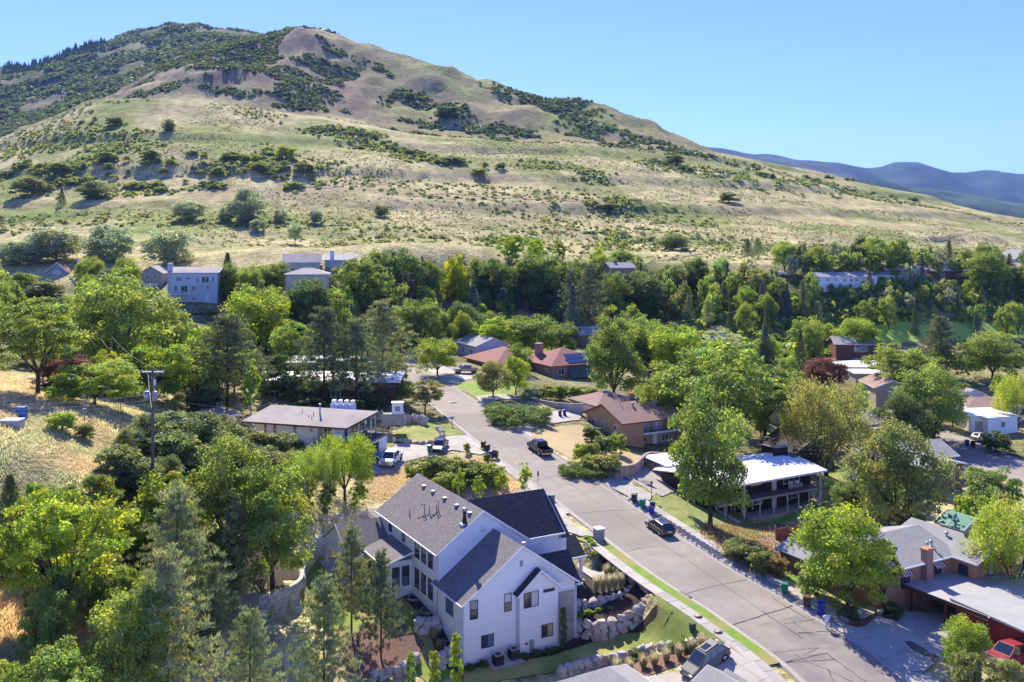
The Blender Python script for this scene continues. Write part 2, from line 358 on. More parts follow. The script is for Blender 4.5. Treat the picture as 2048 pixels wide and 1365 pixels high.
obj('ground', npmesh('ground', V, FQ, tm, True, colattr=C.reshape(-1,3)), kind='structure')
# ---- the far country
def range_mesh(name, Y0, prof, depth, base_z, c, seed, rough):
    us = np.linspace(-1500, 4200, 420); ys = np.linspace(0, 1, 60)
    pr = np.interp(us, [p[0] for p in prof], [p[1] for p in prof])
    crest = (HY-pr)*Y0/F
    Xc = (us-CX)/F*Y0
    X = np.repeat(Xc[:,None], 60, 1); Y = Y0+(ys[None]-.62)*depth*np.ones_like(X)
    s = np.where(ys < .62, ys/.62, 1-(ys-.62)/.38*.8); s = s**.85
    Z = base_z+(crest[:,None]-base_z)*s[None]
    rid = 1-np.abs(fbm(X, Y*.5, Y0*.11, 5, seed))*4; Z += (rid-.35)*rough*np.clip(1-np.abs(s[None]-.55)*1.6,0.12,1)
    Vv = np.stack([X,Y,Z],-1).reshape(-1,3); a, b = np.meshgrid(np.arange(419), np.arange(59), indexing='ij'); q = (a*60+b).ravel()
    t = fbm(X, Y, Y0*.03, 5, seed+3)
    cc = np.array(c)*(1+np.clip(t*2.5,-.6,.8))[...,None]
    cc = mixc(cc, np.array([.3,.25,.16]), np.clip((rid-.9)*2,0,.6))
    obj(name, npmesh(name, Vv, np.stack([q,q+60,q+61,q+1],1), tm, True, colattr=cc.reshape(-1,3)), kind='structure')
range_mesh('mountain_range', 9000, [(-1500,420),(300,400),(1000,350),(1330,296),(1400,299),(1480,310),(1560,319),(1600,322),(1640,320),(1690,322),(1720,330),(1770,331),(1830,333),(1900,345),(1960,347),(2048,356),(2400,380),(4200,430)], 4200, -200, (.05,.08,.06), 31, 260)
range_mesh('foothills', 5600, [(-1500,440),(1000,380),(1300,320),(1430,326),(1500,336),(1620,352),(1750,366),(1850,383),(1950,400),(2048,418),(2400,440),(4200,462)], 3000, -250, (.06,.10,.045), 41, 150)
fl = MB().add([(-16000,2900,-260),(16000,2900,-260),(16000,16000,-260),(-16000,16000,-260)], [(0,1,2,3)])
fl.build('valley_floor', mat('valley floor', (.1,.12,.06), (.2,.18,.1), .004), kind='structure')
# ------------------------------------------------ surfaces that follow the land
def clip_poly(poly, cell):
    """Sutherland-Hodgman: clip a polygon by a convex cell (both xy lists, cell counter-clockwise)"""
    out = poly
    for i in range(len(cell)):
        ax, ay = cell[i]; bx, by = cell[(i+1) % len(cell)]; inp = out; out = []
        if not inp: break
        f = lambda p: (bx-ax)*(p[1]-ay)-(by-ay)*(p[0]-ax)
        for k in range(len(inp)):
            p = inp[k]; q = inp[(k+1) % len(inp)]; fp = f(p); fq = f(q)
            if fp >= 0: out.append(p)
            if (fp >= 0) != (fq >= 0):
                t = fp/(fp-fq); out.append((p[0]+(q[0]-p[0])*t, p[1]+(q[1]-p[1])*t))
    return out
def area(p): return .5*sum(p[i][0]*p[(i+1)%len(p)][1]-p[(i+1)%len(p)][0]*p[i][1] for i in range(len(p)))
def ccw(p): return p if area(p) > 0 else p[::-1]
def cells(poly, size, rot=R(28.9), size2=None):
    c, s = math.cos(rot), math.sin(rot); size2 = size2 or size
    L = [(x*c+y*s, -x*s+y*c) for x, y in poly]
    x0 = min(p[0] for p in L); x1 = max(p[0] for p in L); y0 = min(p[1] for p in L); y1 = max(p[1] for p in L)
    i = 0
    x = x0
    while x < x1:
        y = y0
        while y < y1:
            cp = clip_poly(L, [(x,y),(x+size,y),(x+size,y+size2),(x,y+size2)])
            if len(cp) > 2 and abs(area(cp)) > .02: yield [(a*c-b*s, a*s+b*c) for a, b in cp]
            y += size2
        x += size
def P(pts): return [tuple(at(*p)[:2]) for p in pts]          # pixels of the photograph -> places on the ground
def drape(name, poly, m, lift=.05, size=1.2, **k):
    mb = MB(); poly = ccw(poly)
    vid = {}
    for c in cells(poly, size):
        f = []
        for x, y in ccw(c):
            key = (round(x,3), round(y,3))
            if key not in vid: vid[key] = len(mb.v); mb.v.append((x, y, G(x,y)+lift))
            if not f or f[-1] != vid[key]: f.append(vid[key])
        if len(set(f)) > 2: mb.f.append(tuple(dict.fromkeys(f))); mb.sm.append(True)
    return mb.build(name, m, kind='structure', **k)
def shrink(p, g):
    cx = sum(a for a,b in p)/len(p); cy = sum(b for a,b in p)/len(p)
    out = []
    for a, b in p:
        d = math.hypot(a-cx, b-cy)+1e-6; out.append((a-(a-cx)/d*g, b-(b-cy)/d*g))
    return out
def slabs(name, poly, m, lift=.09, size=3.0, size2=None, th=.1, gap=.025, rot=R(28.9)):
    """a concrete surface cast in slabs: every slab a piece of the setting"""
    base = drape(name, poly, M['joint'], lift-.15)
    for c in cells(ccw(poly), size, rot, size2):
        c = shrink(ccw(c), gap); mb = MB(); n = len(c); zz = lift+random.uniform(-.008,.008)
        z = [G(x,y)+zz for x,y in c]
        mb.add([(x,y,z[i]) for i,(x,y) in enumerate(c)]+[(x,y,z[i]-th) for i,(x,y) in enumerate(c)],
            [tuple(range(n))]+[(i,i+n,(i+1)%n+n,(i+1)%n) for i in range(n)])
        mb.build('slab', m if random.random() < .75 else M['concrete2'], base)
    return base
M = {}
M['asphalt'] = mat('asphalt', (.30,.26,.215), (.355,.31,.26), .5, .93, .01, bscale=14, c3=(.262,.228,.19), s3=.11)
M['asphalt2'] = mat('old asphalt', (.28,.243,.20), (.335,.292,.245), .9, .93, .015, bscale=14, c3=(.23,.20,.18), s3=.25)
M['tar'] = mat('tar', (.045,.042,.042), rough=.7)
M['concrete'] = mat('concrete', (.42,.385,.33), (.52,.475,.41), .35, .9, .004, bscale=9)
M['concrete2'] = mat('concrete stained', (.36,.33,.29), (.45,.41,.36), .5, .9, .004, bscale=9)
M['joint'] = mat('joint dirt', (.12,.1,.08))
M['curb'] = mat('kerb concrete', (.38,.35,.3), (.47,.43,.37), 1.2, .9)
M['lawn'] = mat('lawn', (.15,.27,.03), (.24,.35,.05), 1.3, .95, .05, bscale=9, c3=(.33,.28,.10), s3=.28)
M['lawn2'] = mat('dry lawn', (.27,.33,.06), (.44,.38,.14), .45, .95, .05, bscale=8, c3=(.16,.22,.04), s3=.2)
M['golf'] = mat('golf turf', (.30,.46,.07), (.35,.50,.09), .08, .95)
M['straw'] = mat('straw lawn', (.52,.39,.19), (.44,.34,.17), .6, .95, .05, bscale=6)
M['mulch'] = mat('bark mulch', (.035,.022,.016), (.075,.05,.036), 3, .95, .06, bscale=9)
M['redmulch'] = mat('brown mulch', (.16,.09,.06), (.26,.16,.12), 3, .95, .06, bscale=9)
M['gravel'] = mat('gravel', (.30,.27,.23), (.42,.38,.33), 5, .9, .06, bscale=10)
M['dirt'] = mat('dirt', (.33,.25,.17), (.24,.17,.11), .7, .95, .05, bscale=6)
M['weeds'] = mat('weeds', (.13,.2,.04), (.33,.32,.1), .8, .95, .1, bscale=6)
def strip(name, line, o0, o1, m, z0=0., z1=0., drop=.0, **k):
    """a band along the street between two offsets; z0, z1 heights of its two edges over the road line"""
    A = offset_line(line, o0); B = offset_line(line, o1); n = len(A)
    vs = [(p.x,p.y,p.z+z0) for p in A]+[(p.x,p.y,p.z+z1) for p in B]
    fs = [(i, i+1, n+i+1, n+i) for i in range(n-1)]
    if o1 > o0: fs = [(i, n+i, n+i+1, i+1) for i in range(n-1)]
    return MB().add(vs, fs, True).build(name, m, kind='structure', **k)
RW = 4.15
def sidx(px, py):
    p = at(px, py); return min(range(len(RC)), key=lambda i: (RC[i].x-p.x)**2+(RC[i].y-p.y)**2)
nr = len(RC); road = None
A = offset_line(RC, -RW-.02); B = offset_line(RC, RW+.02)
mb = MB(); n = nr
cross = [-RW-.02, -2.1, 0, 2.1, RW+.02]; crown = [0, .05, .07, .05, 0]
lines = [offset_line(RC, c) for c in cross]
for L_, h in zip(lines, crown): mb.v += [(p.x,p.y,p.z+h) for p in L_]
for k in range(4):
    for i in range(nr-1): mb.f.append((k*nr+i, (k+1)*nr+i, (k+1)*nr+i+1, k*nr+i+1)); mb.sm.append(True)
road = mb.build('road', M['asphalt'], kind='structure')
sj = sidx(1560, 1236)
mb = MB(); L1 = [offset_line(RC[:sj], c) for c in cross]
for L_, h in zip(L1, crown): mb.v += [(p.x,p.y,p.z+h+.012) for p in L_]
for k in range(4):
    for i in range(sj-1): mb.f.append((k*sj+i, (k+1)*sj+i, (k+1)*sj+i+1, k*sj+i+1)); mb.sm.append(True)
mb.build('old_road_surface', M['asphalt2'], kind='structure')
def roadz(x, y):
    i = min(range(nr), key=lambda i: (RC[i].x-x)**2+(RC[i].y-y)**2)
    p = RC[i]; d = (RC[min(i+1,nr-1)]-RC[max(i-1,0)]); d.z = 0; ln_ = d.length; s_ = ((x-p.x)*d.x+(y-p.y)*d.y)/ln_
    sl = (RC[min(i+1,nr-1)].z-RC[max(i-1,0)].z)/ln_; off = abs((x-p.x)*d.y-(y-p.y)*d.x)/ln_
    return p.z+sl*s_+.07-.07*min(1,off/4.2)**1.3
# tar-sealed cracks: narrow ribbons lying on the asphalt
def ribbon(mb, pts, w, lift):
    n = len(pts); vs = []
    for i, p in enumerate(pts):
        d = (Vector(pts[min(i+1,n-1)])-Vector(pts[max(i-1,0)])).normalized(); nx = Vector((d.y,-d.x))*w*.5*random.uniform(.6,1.4)
        for s in (1,-1):
            x = p[0]+nx.x*s; y = p[1]+nx.y*s; vs.append((x, y, roadz(x,y)+lift))
    mb.add(vs, [(2*i,2*i+1,2*i+3,2*i+2) for i in range(n-1)])
mb = MB(); rr = random.Random(5)
def crack(a, b, w=.05, wob=.25):
    a = Vector(a); b = Vector(b); n = max(3, int((b-a).length/.6)); d = (b-a).normalized(); nx = Vector((d.y,-d.x)); o = 0; pts = []
    for i in range(n+1):
        o += rr.uniform(-wob,wob)*.5; o *= .85; p = a+(b-a)*i/n+nx*o; pts.append((p.x,p.y))
    ribbon(mb, pts, w, .02)
def rp(s, off):
    s = int(min(max(s,1),nr-2)); p = RC[s]; d = RC[s+1]-RC[s-1]; d.z = 0; d.normalize(); return (p.x+d.y*off, p.y-d.x*off)
crack(rp(sj,-4.1), rp(sj+1,4.1), .16, .15)
for k in range(30):
    s = rr.randint(8, sj-2); a = rr.uniform(-4,4); L = rr.uniform(2,7)
    if rr.random() < .45: crack(rp(s, a), rp(s+L, a+rr.uniform(-1.5,1.5)), rr.uniform(.05,.10))
    else: crack(rp(s, -4.1 if a<0 else .5), rp(s+rr.uniform(-2,2), .5 if a<0 else 4.1), rr.uniform(.05,.10))
for s in (sj+8, sj+19, sj+31, sj+44, sj+60, sj+74, sj+90):
    crack(rp(s, -4.1), rp(s+rr.uniform(-.5,1.5), rr.choice((.5,4.1))), .05, .15)
crack(rp(sj, .3), rp(sj+45, .2), .03, .1); crack(rp(sj+50, 1.5), rp(sj+95, 1.2), .03, .1); crack(rp(sj+40, -1.5), rp(sj+80, -1.8), .025, .1)
o_ = mb.build('crack_sealant', M['tar'], kind='stuff'); o_.parent = road
# kerb and gutter on both sides
for sgn in (-1, 1):
    mb = MB(); prof = [(RW, .0), (RW+.02,.018), (RW+.38,.03), (RW+.45,.14), (RW+.62,.15), (RW+.62,-.35)]
    ls = [offset_line(RC, sgn*o) for o, h in prof]
    for L_, (o, h) in zip(ls, prof): mb.v += [(p.x,p.y,p.z+h) for p in L_]
    for k in range(len(prof)-1):
        for i in range(nr-1):
            f = (k*nr+i, (k+1)*nr+i, (k+1)*nr+i+1, k*nr+i+1); mb.f.append(f if sgn > 0 else f[::-1]); mb.sm.append(k not in (2,3))
    mb.build('kerb', M['curb'], kind='structure')
def walk(name, i0, i1, o0, o1, step=1.5):
    """a pavement of separate slabs beside the kerb"""
    mid = RC[i0:i1]; 
    par = strip(name, mid, o0, o1, M['joint'], .10, .10)
    acc = 0; i = i0
    while i < i1-1:
        j = i; L = 0
        while j < i1-1 and L < step: L += (RC[j+1]-RC[j]).length; j += 1
        mb = MB(); vs = []
        for idx, t in ((i,.03),(j,-.03)):
            d = (RC[min(idx+1,nr-1)]-RC[max(idx-1,0)]).normalized(); n_ = Vector((d.y,-d.x,0)).normalized()
            for o in (o0, o1): p = RC[idx]+n_*o+d*t; vs.append((p.x,p.y,p.z+.145))
        a, b, c, d_ = vs[0], vs[1], vs[3], vs[2]
        q = [a,b,c,d_] if area([a[:2],b[:2],c[:2],d_[:2]]) > 0 else [a,d_,c,b]
        mb.slab(q, .1); mb.build('slab', M['concrete'] if random.random() < .7 else M['concrete2'], par); i = j
    return par
i_dl = sidx(1225, 1088)      # kerb end of the left lawn strip, at the driveway of the white house
i_up = sidx(1075, 930)
walk('sidewalk', 2, i_dl+2, -5.95, -7.2)
strip('grass_strip', RC[sidx(1590,1330):i_dl], -RW-.6, -5.95, M['lawn'], .15, .13)
walk('sidewalk', i_dl+9, i_up+4, -4.85, -6.0)
i_r0 = 2; i_r1 = sidx(1290, 985)
walk('sidewalk', i_r0, i_r1, 5.8, 7.0)
i_rd = sidx(1700,1240)
strip('rock_strip', RC[i_rd:i_r1], RW+.6, 5.8, M['gravel'], .15, .12)
strip('verge_apron', RC[2:i_rd], RW+.6, 5.8, M['concrete2'], .15, .13)
# driveways
slabs('driveway', P([(1600,1500),(1545,1365),(1470,1290),(1455,1285),(1440,1300),(1380,1345),(1310,1355),(1200,1365),(1150,1380),(1300,1520)]), M['concrete'], .17, 2.6)
slabs('driveway', P([(1095,990),(1155,1060),(1218,1082),(1160,1075),(1085,1060),(1060,1000),(1062,975)]) , M['concrete'], .17, 2.6)
slabs('driveway', P([(938,872),(985,905),(960,912),(905,902),(860,912),(812,925),(800,945),(748,950),(742,920),(795,890),(870,880)]), M['concrete'], .17, 3.2)
slabs('driveway', P([(1216,975),(1262,998),(1300,1003),(1345,985),(1420,975),(1440,935),(1300,930),(1240,950),(1195,955)]), M['concrete2'], .17, 3.0)
slabs('driveway', P([(1020,845),(1065,882),(1062,862),(1090,850),(1160,842),(1165,828),(1120,822),(1070,835)]), M['concrete'], .17, 3.0)
slabs('driveway', P([(950,795),(965,812),(1000,800),(1045,800),(1010,790)]), M['concrete'], .17, 3.0)
slabs('driveway', P([(838,730),(880,765),(905,768),(1000,752),(970,735),(930,745),(870,722),(850,720)]), M['concrete'], .17, 3.0)
slabs('driveway', P([(1668,1262),(1700,1225),(1765,1225),(1800,1230),(1990,1230),(2060,1290),(1950,1290),(1850,1350),(1790,1345)]), M['concrete2'], .34, 3.2)
drape('side_street', P([(2100,945),(1960,885),(1900,862),(1830,855),(1780,865),(1850,892),(1940,935),(2100,985)]), M['asphalt'], .06)
drape('side_street', P([(830,748),(795,745),(740,708),(790,700),(830,728)]), M['asphalt'], .04)
# lawns, beds and bare ground
drape('lawn', P([(1150,1080),(1180,1076),(1545,1364),(1480,1300),(1400,1280),(1320,1290),(1120,1345),(930,1375),(925,1345),(1100,1315),(1220,1270),(1312,1238),(1318,1210),(1290,1175),(1220,1130),(1165,1085)]), M['lawn2'], .13, .7)
drape('lawn', P([(600,1130),(640,1110),(700,1110),(815,1200),(880,1290),(905,1345),(870,1380),(825,1340),(845,1300),(760,1260),(700,1290),(620,1240),(600,1190)]), M['lawn'], .06, .9)
drape('planting_bed', P([(850,1290),(800,1240),(740,1250),(690,1280),(690,1340),(760,1365),(830,1320)]), M['redmulch'], .09, .9)
drape('planting_bed', P([(805,1195),(830,1185),(905,1290),(928,1335),(1110,1300),(1160,1272),(1240,1262),(1290,1240),(1312,1212),(1322,1222),(1305,1252),(1250,1280),(1180,1292),(1060,1325),(930,1360),(880,1330),(860,1270)]), M['mulch'], .11, .8)
drape('lawn', P([(1178,1085),(1232,1130),(1345,1225),(1325,1262),(1316,1235),(1312,1198),(1290,1168),(1240,1150),(1205,1120)]), M['lawn'], .16, .6)
drape('planting_bed', P([(1120,1368),(1215,1332),(1300,1314),(1400,1297),(1425,1298),(1380,1322),(1260,1364)]), M['redmulch'], .06, .8)
MB().prism(ccw([pix(x,y,-36.8)[:2] for x,y in ((1146,1108),(1170,1090),(1203,1126),(1228,1150),(1196,1164),(1158,1138))]), -39, -36.8).build('front_walk', M['concrete'], kind='structure')
drape('mulch_slope', P([(520,1200),(600,1180),(598,1140),(585,1100),(540,1080),(470,1090),(440,1140),(470,1190)]), M['mulch'], .06)
drape('dry_verge', P([(735,985),(870,985),(1040,1000),(1075,985),(1030,925),(960,885),(930,905),(850,920),(760,955),(735,950)]), M['straw'], .03)
drape('gravel_bank', P([(600,1040),(760,1015),(830,985),(930,975),(1085,985),(1080,1000),(960,1000),(860,1030),(700,1050)]), M['gravel'], .05)
drape('lawn', P([(785,885),(800,850),(880,845),(935,870),(860,888)]), M['lawn2'], .05)
drape('dry_lawn', P([(1062,862),(1075,882),(1140,918),(1260,935),(1340,925),(1335,905),(1270,905),(1180,860),(1160,850)]), M['straw'], .05)
drape('lawn', P([(898,770),(960,800),(1030,790),(1040,770),(950,755)]), M['lawn'], .06)
drape('lawn', P([(800,700),(850,722),(890,720),(880,705),(830,695)]), M['lawn'], .06)
drape('weedy_lawn', P([(1262,985),(1330,975),(1400,985),(1500,1040),(1520,1070),(1500,1100),(1420,1085),(1330,1035)]), M['weeds'], .05)
drape('lawn', P([(1500,1050),(1660,1025),(1740,1005),(1720,940),(1650,950),(1645,1010),(1490,1048)]), M['lawn'], .05)
drape('lawn', P([(1540,1130),(1620,1150),(1740,1210),(1700,1232),(1640,1200),(1560,1150)]), M['lawn'], .06)
drape('dry_bank', P([(1400,1080),(1540,1075),(1600,1060),(1680,1040),(1680,1080),(1560,1120),(1560,1145),(1500,1130)]), M['dirt'], .04)
drape('lawn', P([(1690,925),(1720,930),(1760,960),(1730,975),(1690,950)]), M['lawn2'], .06)
drape('golf_fairway', P([(1580,690),(1760,690),(1960,680),(2100,672),(2100,655),(1980,648),(1760,650),(1600,660)]), M['golf'], .08, 5)
drape('lawn', P([(1530,870),(1590,880),(1600,868),(1540,855)]), M['lawn'], .06)
for k_, tr_ in enumerate(([(600,372),(660,376),(700,368),(760,369),(852,351)],[(1270,540),(1330,520),(1400,508)],[(1860,478),(1900,474),(1975,462)],[(815,392),(900,388),(1000,396),(1150,404)],[(950,303),(1040,300),(1130,297)],[(380,445),(560,452),(700,450)])):
    L_ = [at(*p) for p in tr_]; L_ = resample(L_, 4); vs = []
    for i, p in enumerate(L_):
        d = L_[min(i+1,len(L_)-1)]-L_[max(i-1,0)]; nx = Vector((d.y,-d.x,0)).normalized()*1.7
        for q in (p+nx, p-nx): vs.append((q.x,q.y,G(q.x,q.y)+.25))
    MB().add(vs, [(2*i,2*i+2,2*i+3,2*i+1) for i in range(len(L_)-1)], True).build('dirt_track', M['dirt'], kind='structure')
drape('dirt_path', P([(1280,920),(1340,935),(1500,925),(1500,905),(1280,905)]), M['dirt'], .03)
# ------------------------------------------------ house kit (local frame: x along the long wall, y away, z up)
NB = R(28.9)                                 # bearing of the street grid
M['siding'] = tilemat('white lap siding', (.85,.85,.82), (.87,.87,.84), (.60,.61,.62), 60, .21, .014, .6, .02, grime=.10)
M['siding2'] = tilemat('pale siding', (.62,.66,.70), (.6,.64,.69), (.42,.45,.48), 60, .22, .012, .6, .03, grime=.15)
M['white'] = mat('white trim', (.78,.78,.76), (.72,.72,.70), .8, .5)
M['stucco'] = mat('white painted block', (.72,.72,.71), (.66,.66,.66), .7, .8, .01, bscale=6)
M['cream'] = mat('cream stucco', (.56,.5,.4), (.5,.44,.35), .5, .9)
M['tanwall'] = mat('tan stucco', (.42,.36,.28), (.38,.33,.26), .5, .9)
M['shingle'] = tilemat('grey brown shingles', (.215,.195,.19), (.30,.272,.265), (.115,.105,.103), .33, .145, .007, .9, .02, grime=.25)
M['shingled'] = tilemat('charcoal shingles', (.045,.045,.05), (.085,.085,.09), (.012,.012,.014), .34, .17, .014, .9, .03, grime=.2)
M['shinglebrown'] = tilemat('brown shingles', (.39,.25,.20), (.44,.285,.23), (.19,.115,.10), .3, .14, .005, .9, .015, grime=.3)
M['shinglered'] = tilemat('red shingles', (.38,.17,.14), (.45,.21,.18), (.28,.11,.10), .3, .14, .006, .9, .015, grime=.4)
M['shinglegrey'] = tilemat('grey shingles', (.38,.37,.345), (.45,.44,.415), (.29,.28,.265), .3, .14, .006, .9, .015, grime=.35)
M['rolltan'] = mat('tan rolled roofing', (.38,.34,.30), (.43,.385,.345), .6, .9, .01, bscale=4, c3=(.33,.29,.26), s3=.3)
M['rollwhite'] = mat('white membrane roof', (.78,.78,.77), (.70,.70,.69), .3, .6)
M['rollgrey'] = mat('grey flat roofing', (.37,.365,.35), (.44,.43,.41), .5, .8)
M['brickred'] = tilemat('dark red brick', (.20,.07,.05), (.26,.10,.07), (.25,.2,.17), .22, .075, .008, .85, .006)
M['brickpink'] = tilemat('pink red brick', (.54,.27,.20), (.47,.23,.17), (.33,.25,.21), .22, .075, .008, .85, .006)
M['bricktan'] = tilemat('tan brick', (.66,.42,.22), (.56,.35,.18), (.36,.26,.17), .22, .075, .008, .85, .006)
M['brickorange'] = tilemat('orange brick', (.68,.33,.175), (.59,.27,.14), (.36,.2,.13), .22, .075, .008, .85, .006)
M['brickdark'] = tilemat('dark brown brick', (.055,.040,.036), (.075,.055,.05), (.035,.028,.026), .22, .075, .008, .85, .006)
M['stonev'] = tilemat('pale stone veneer', (.50,.46,.40), (.36,.35,.34), (.40,.37,.33), .75, .28, .012, .9, .02, grime=.5)
M['darkmetal'] = mat('black metal', (.02,.02,.022), rough=.45); M['metal'] = mat('galvanised metal', (.45,.46,.47), (.38,.39,.4), 3, .4, metal=.7)
M['bronze'] = mat('dark window frame', (.025,.022,.02), rough=.5)
M['redpaint'] = mat('dark red paint', (.25,.03,.028), (.2,.025,.024), 1, .6); M['greypaint'] = mat('grey paint', (.28,.29,.3), rough=.6)
M['brownwood'] = mat('brown wood', (.12,.065,.04), (.08,.045,.028), 2, .8); M['fencebrown'] = mat('red brown vinyl fence', (.27,.115,.075), (.31,.14,.095), 1.5, .6)
M['wood'] = mat('weathered wood', (.19,.15,.11), (.12,.095,.07), 3, .9); M['deck'] = mat('deck boards', (.17,.165,.16), (.22,.21,.2), 2, .8)
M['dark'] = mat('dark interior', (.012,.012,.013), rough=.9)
M['solar'] = mat('solar glass', (.02,.035,.09), (.03,.05,.12), 2, .15, spec=.8); M['terracotta'] = mat('terracotta', (.5,.12,.05), rough=.8)
M['awning'] = mat('grey green awning', (.10,.13,.115), rough=.9); M['blue'] = mat('blue paint', (.03,.13,.35), rough=.5); M['fasciared'] = mat('red brown fascia', (.24,.07,.045), rough=.6)
def glassmat(name, c, r=.06):
    m = mat(name, c, rough=r, spec=1.0); return m
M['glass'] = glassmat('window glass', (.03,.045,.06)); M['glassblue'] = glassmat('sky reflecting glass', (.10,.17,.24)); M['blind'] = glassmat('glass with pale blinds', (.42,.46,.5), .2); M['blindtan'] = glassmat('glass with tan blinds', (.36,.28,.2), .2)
def flash(name, o): o.name = name; return o
_wc = {}
def window(par, x, y, z, w, h, face='-y', nx=2, nz=1, frame='white', glass='glass', t=.07, trim=0, glass2=None, name='window'):
    """frame bars standing 6 cm proud of the wall, each pane a mesh of its own; x, y centre on the wall, z bottom"""
    rot = {'-y':0, '+x':math.pi/2, '+y':math.pi, '-x':-math.pi/2}[face]
    k = (round(w,2), round(h,2), nx, nz, frame, t, trim)
    if k not in _wc:
        mb = MB(); d = -.06
        mb.box(-w/2,w/2,d,.02,0,t); mb.box(-w/2,w/2,d,.02,h-t,h); mb.box(-w/2,-w/2+t,d,.02,t,h-t); mb.box(w/2-t,w/2,d,.02,t,h-t)
        for i in range(1,nx): cx = -w/2+w*i/nx; mb.box(cx-t/2,cx+t/2,d+.01,.02,t,h-t)
        for i in range(1,nz): cz = h*i/nz; mb.box(-w/2+t,w/2-t,d+.015,.018,cz-t/2,cz+t/2)
        pw = w/nx-t; ph = h/nz-t
        _wc[k] = (mb.mesh('window', M[frame]), MB().box(-pw/2,pw/2,-.015,.0,-ph/2,ph/2), pw, ph, {})
    me, pm, pw, ph, cache = _wc[k]
    o = obj(name, me, par, (x,y,z), rot)
    for i in range(nx):
        for j in range(nz):
            g = glass if (glass2 is None or (i+j) % 2 == 0) else glass2
            if g not in cache: cache[g] = pm.mesh('pane', M[g])
            obj('pane', cache[g], o, (-w/2+w*(i+.5)/nx, -.012, h*(j+.5)/nz))
    if trim:
        mb = MB(); b = trim; mb.box(-w/2-b,w/2+b,-.035,.0,-b,0); mb.box(-w/2-b,w/2+b,-.035,.0,h,h+b); mb.box(-w/2-b,-w/2,-.035,.0,0,h); mb.box(w/2,w/2+b,-.035,.0,0,h)
        mb.build('trim', M['white'], o)
    return o
def door(par, x, y, z, w=.95, h=2.05, face='-y', m='white', knob=True):
    rot = {'-y':0, '+x':math.pi/2, '+y':math.pi, '-x':-math.pi/2}[face]
    mb = MB(); mb.box(-w/2,w/2,-.05,.01,0,h)
    for (a,b) in ((.12,.9),(1.05,1.9)): mb.box(-w/2+.15,w/2-.15,-.065,-.045,a,b)
    o = mb.build('door', M[m], par); o.location = (x,y,z); o.rotation_euler = (0,0,rot)
    MB().cyl(w/2-.1,-.09,.98,1.06,.03,n=6).build('handle', M['metal'], o); return o
def gable(par, x0, x1, y0, y1, zb, ze, zr, axis='y', wall='siding', roof='shingle', oh=.4, th=.16, fascia='white', ridge=None, walls=True, rk=None, name='roof'):
    """a block under a two-slope roof. ze: wall plate height, zr: ridge height; axis: direction of the ridge; rk: rake overhang"""
    rk = oh if rk is None else rk
    sw = (lambda p: p) if axis == 'y' else (lambda p: (p[1], p[0], p[2]))
    if axis == 'x': x0, x1, y0, y1 = y0, y1, x0, x1
    c = (x0+x1)/2 if ridge is None else ridge
    sl = (zr-ze)/(c-x0); sr = (zr-ze)/(x1-c)
    if walls:
        vs = [(x0,y0,zb),(x1,y0,zb),(x1,y0,ze),(c,y0,zr-.02),(x0,y0,ze)]; vs += [(a,y1,b) for a,_,b in vs]
        fs = [(0,1,2,3,4),(9,8,7,6,5),(0,4,9,5),(1,6,7,2),(4,3,8,9),(3,2,7,8),(0,5,6,1)]
        if axis == 'x': vs = [sw(v) for v in vs]; fs = [f[::-1] for f in fs]
        MB().add(vs, fs).build('wall', M[wall], par)
    ya, yb = y0-rk, y1+rk; A = (x0-oh, ze-sl*oh); B = (x1+oh, ze-sr*oh); up = th
    mb = MB()
    for (ea, eb, flip) in ((A, (c,zr), 0), ((c,zr), B, 0)):
        qd = [(ea[0],ya,ea[1]+up),(eb[0],ya,eb[1]+up),(eb[0],yb,eb[1]+up),(ea[0],yb,ea[1]+up)]
        if axis == 'x': qd = [sw(v) for v in qd][::-1]
        mb.slab(qd, th-.01)
    rf = mb.build(name, M[roof], par)
    mb = MB(); f = .2
    for yy, s in ((ya,-1),(yb,1)):
        for (ea, eb) in ((A,(c,zr)),((c,zr),B)):
            q = [(ea[0],yy,ea[1]+up+.01),(eb[0],yy,eb[1]+up+.01),(eb[0],yy,eb[1]+up-f),(ea[0],yy,ea[1]+up-f)]; q2 = [(a,yy+s*.04,b) for a,_,b in q]
            if axis == 'x': q = [sw(v) for v in q]; q2 = [sw(v) for v in q2]
            mb.add(q+q2, [(0,1,2,3),(7,6,5,4),(0,4,5,1),(1,5,6,2),(2,6,7,3),(3,7,4,0)])
    for (ea, s) in ((A,-1),(B,1)):
        q = (ea[0], ea[0]+s*.1) if s > 0 else (ea[0]-.1, ea[0])
        b = [q[0], q[1], ya, yb, ea[1]+up-.15, ea[1]+up-.005]
        if axis == 'x': mb.box(b[2],b[3],b[0],b[1],b[4],b[5])
        else: mb.box(*b)
    mb.build('fascia', M[fascia], rf)
    return rf
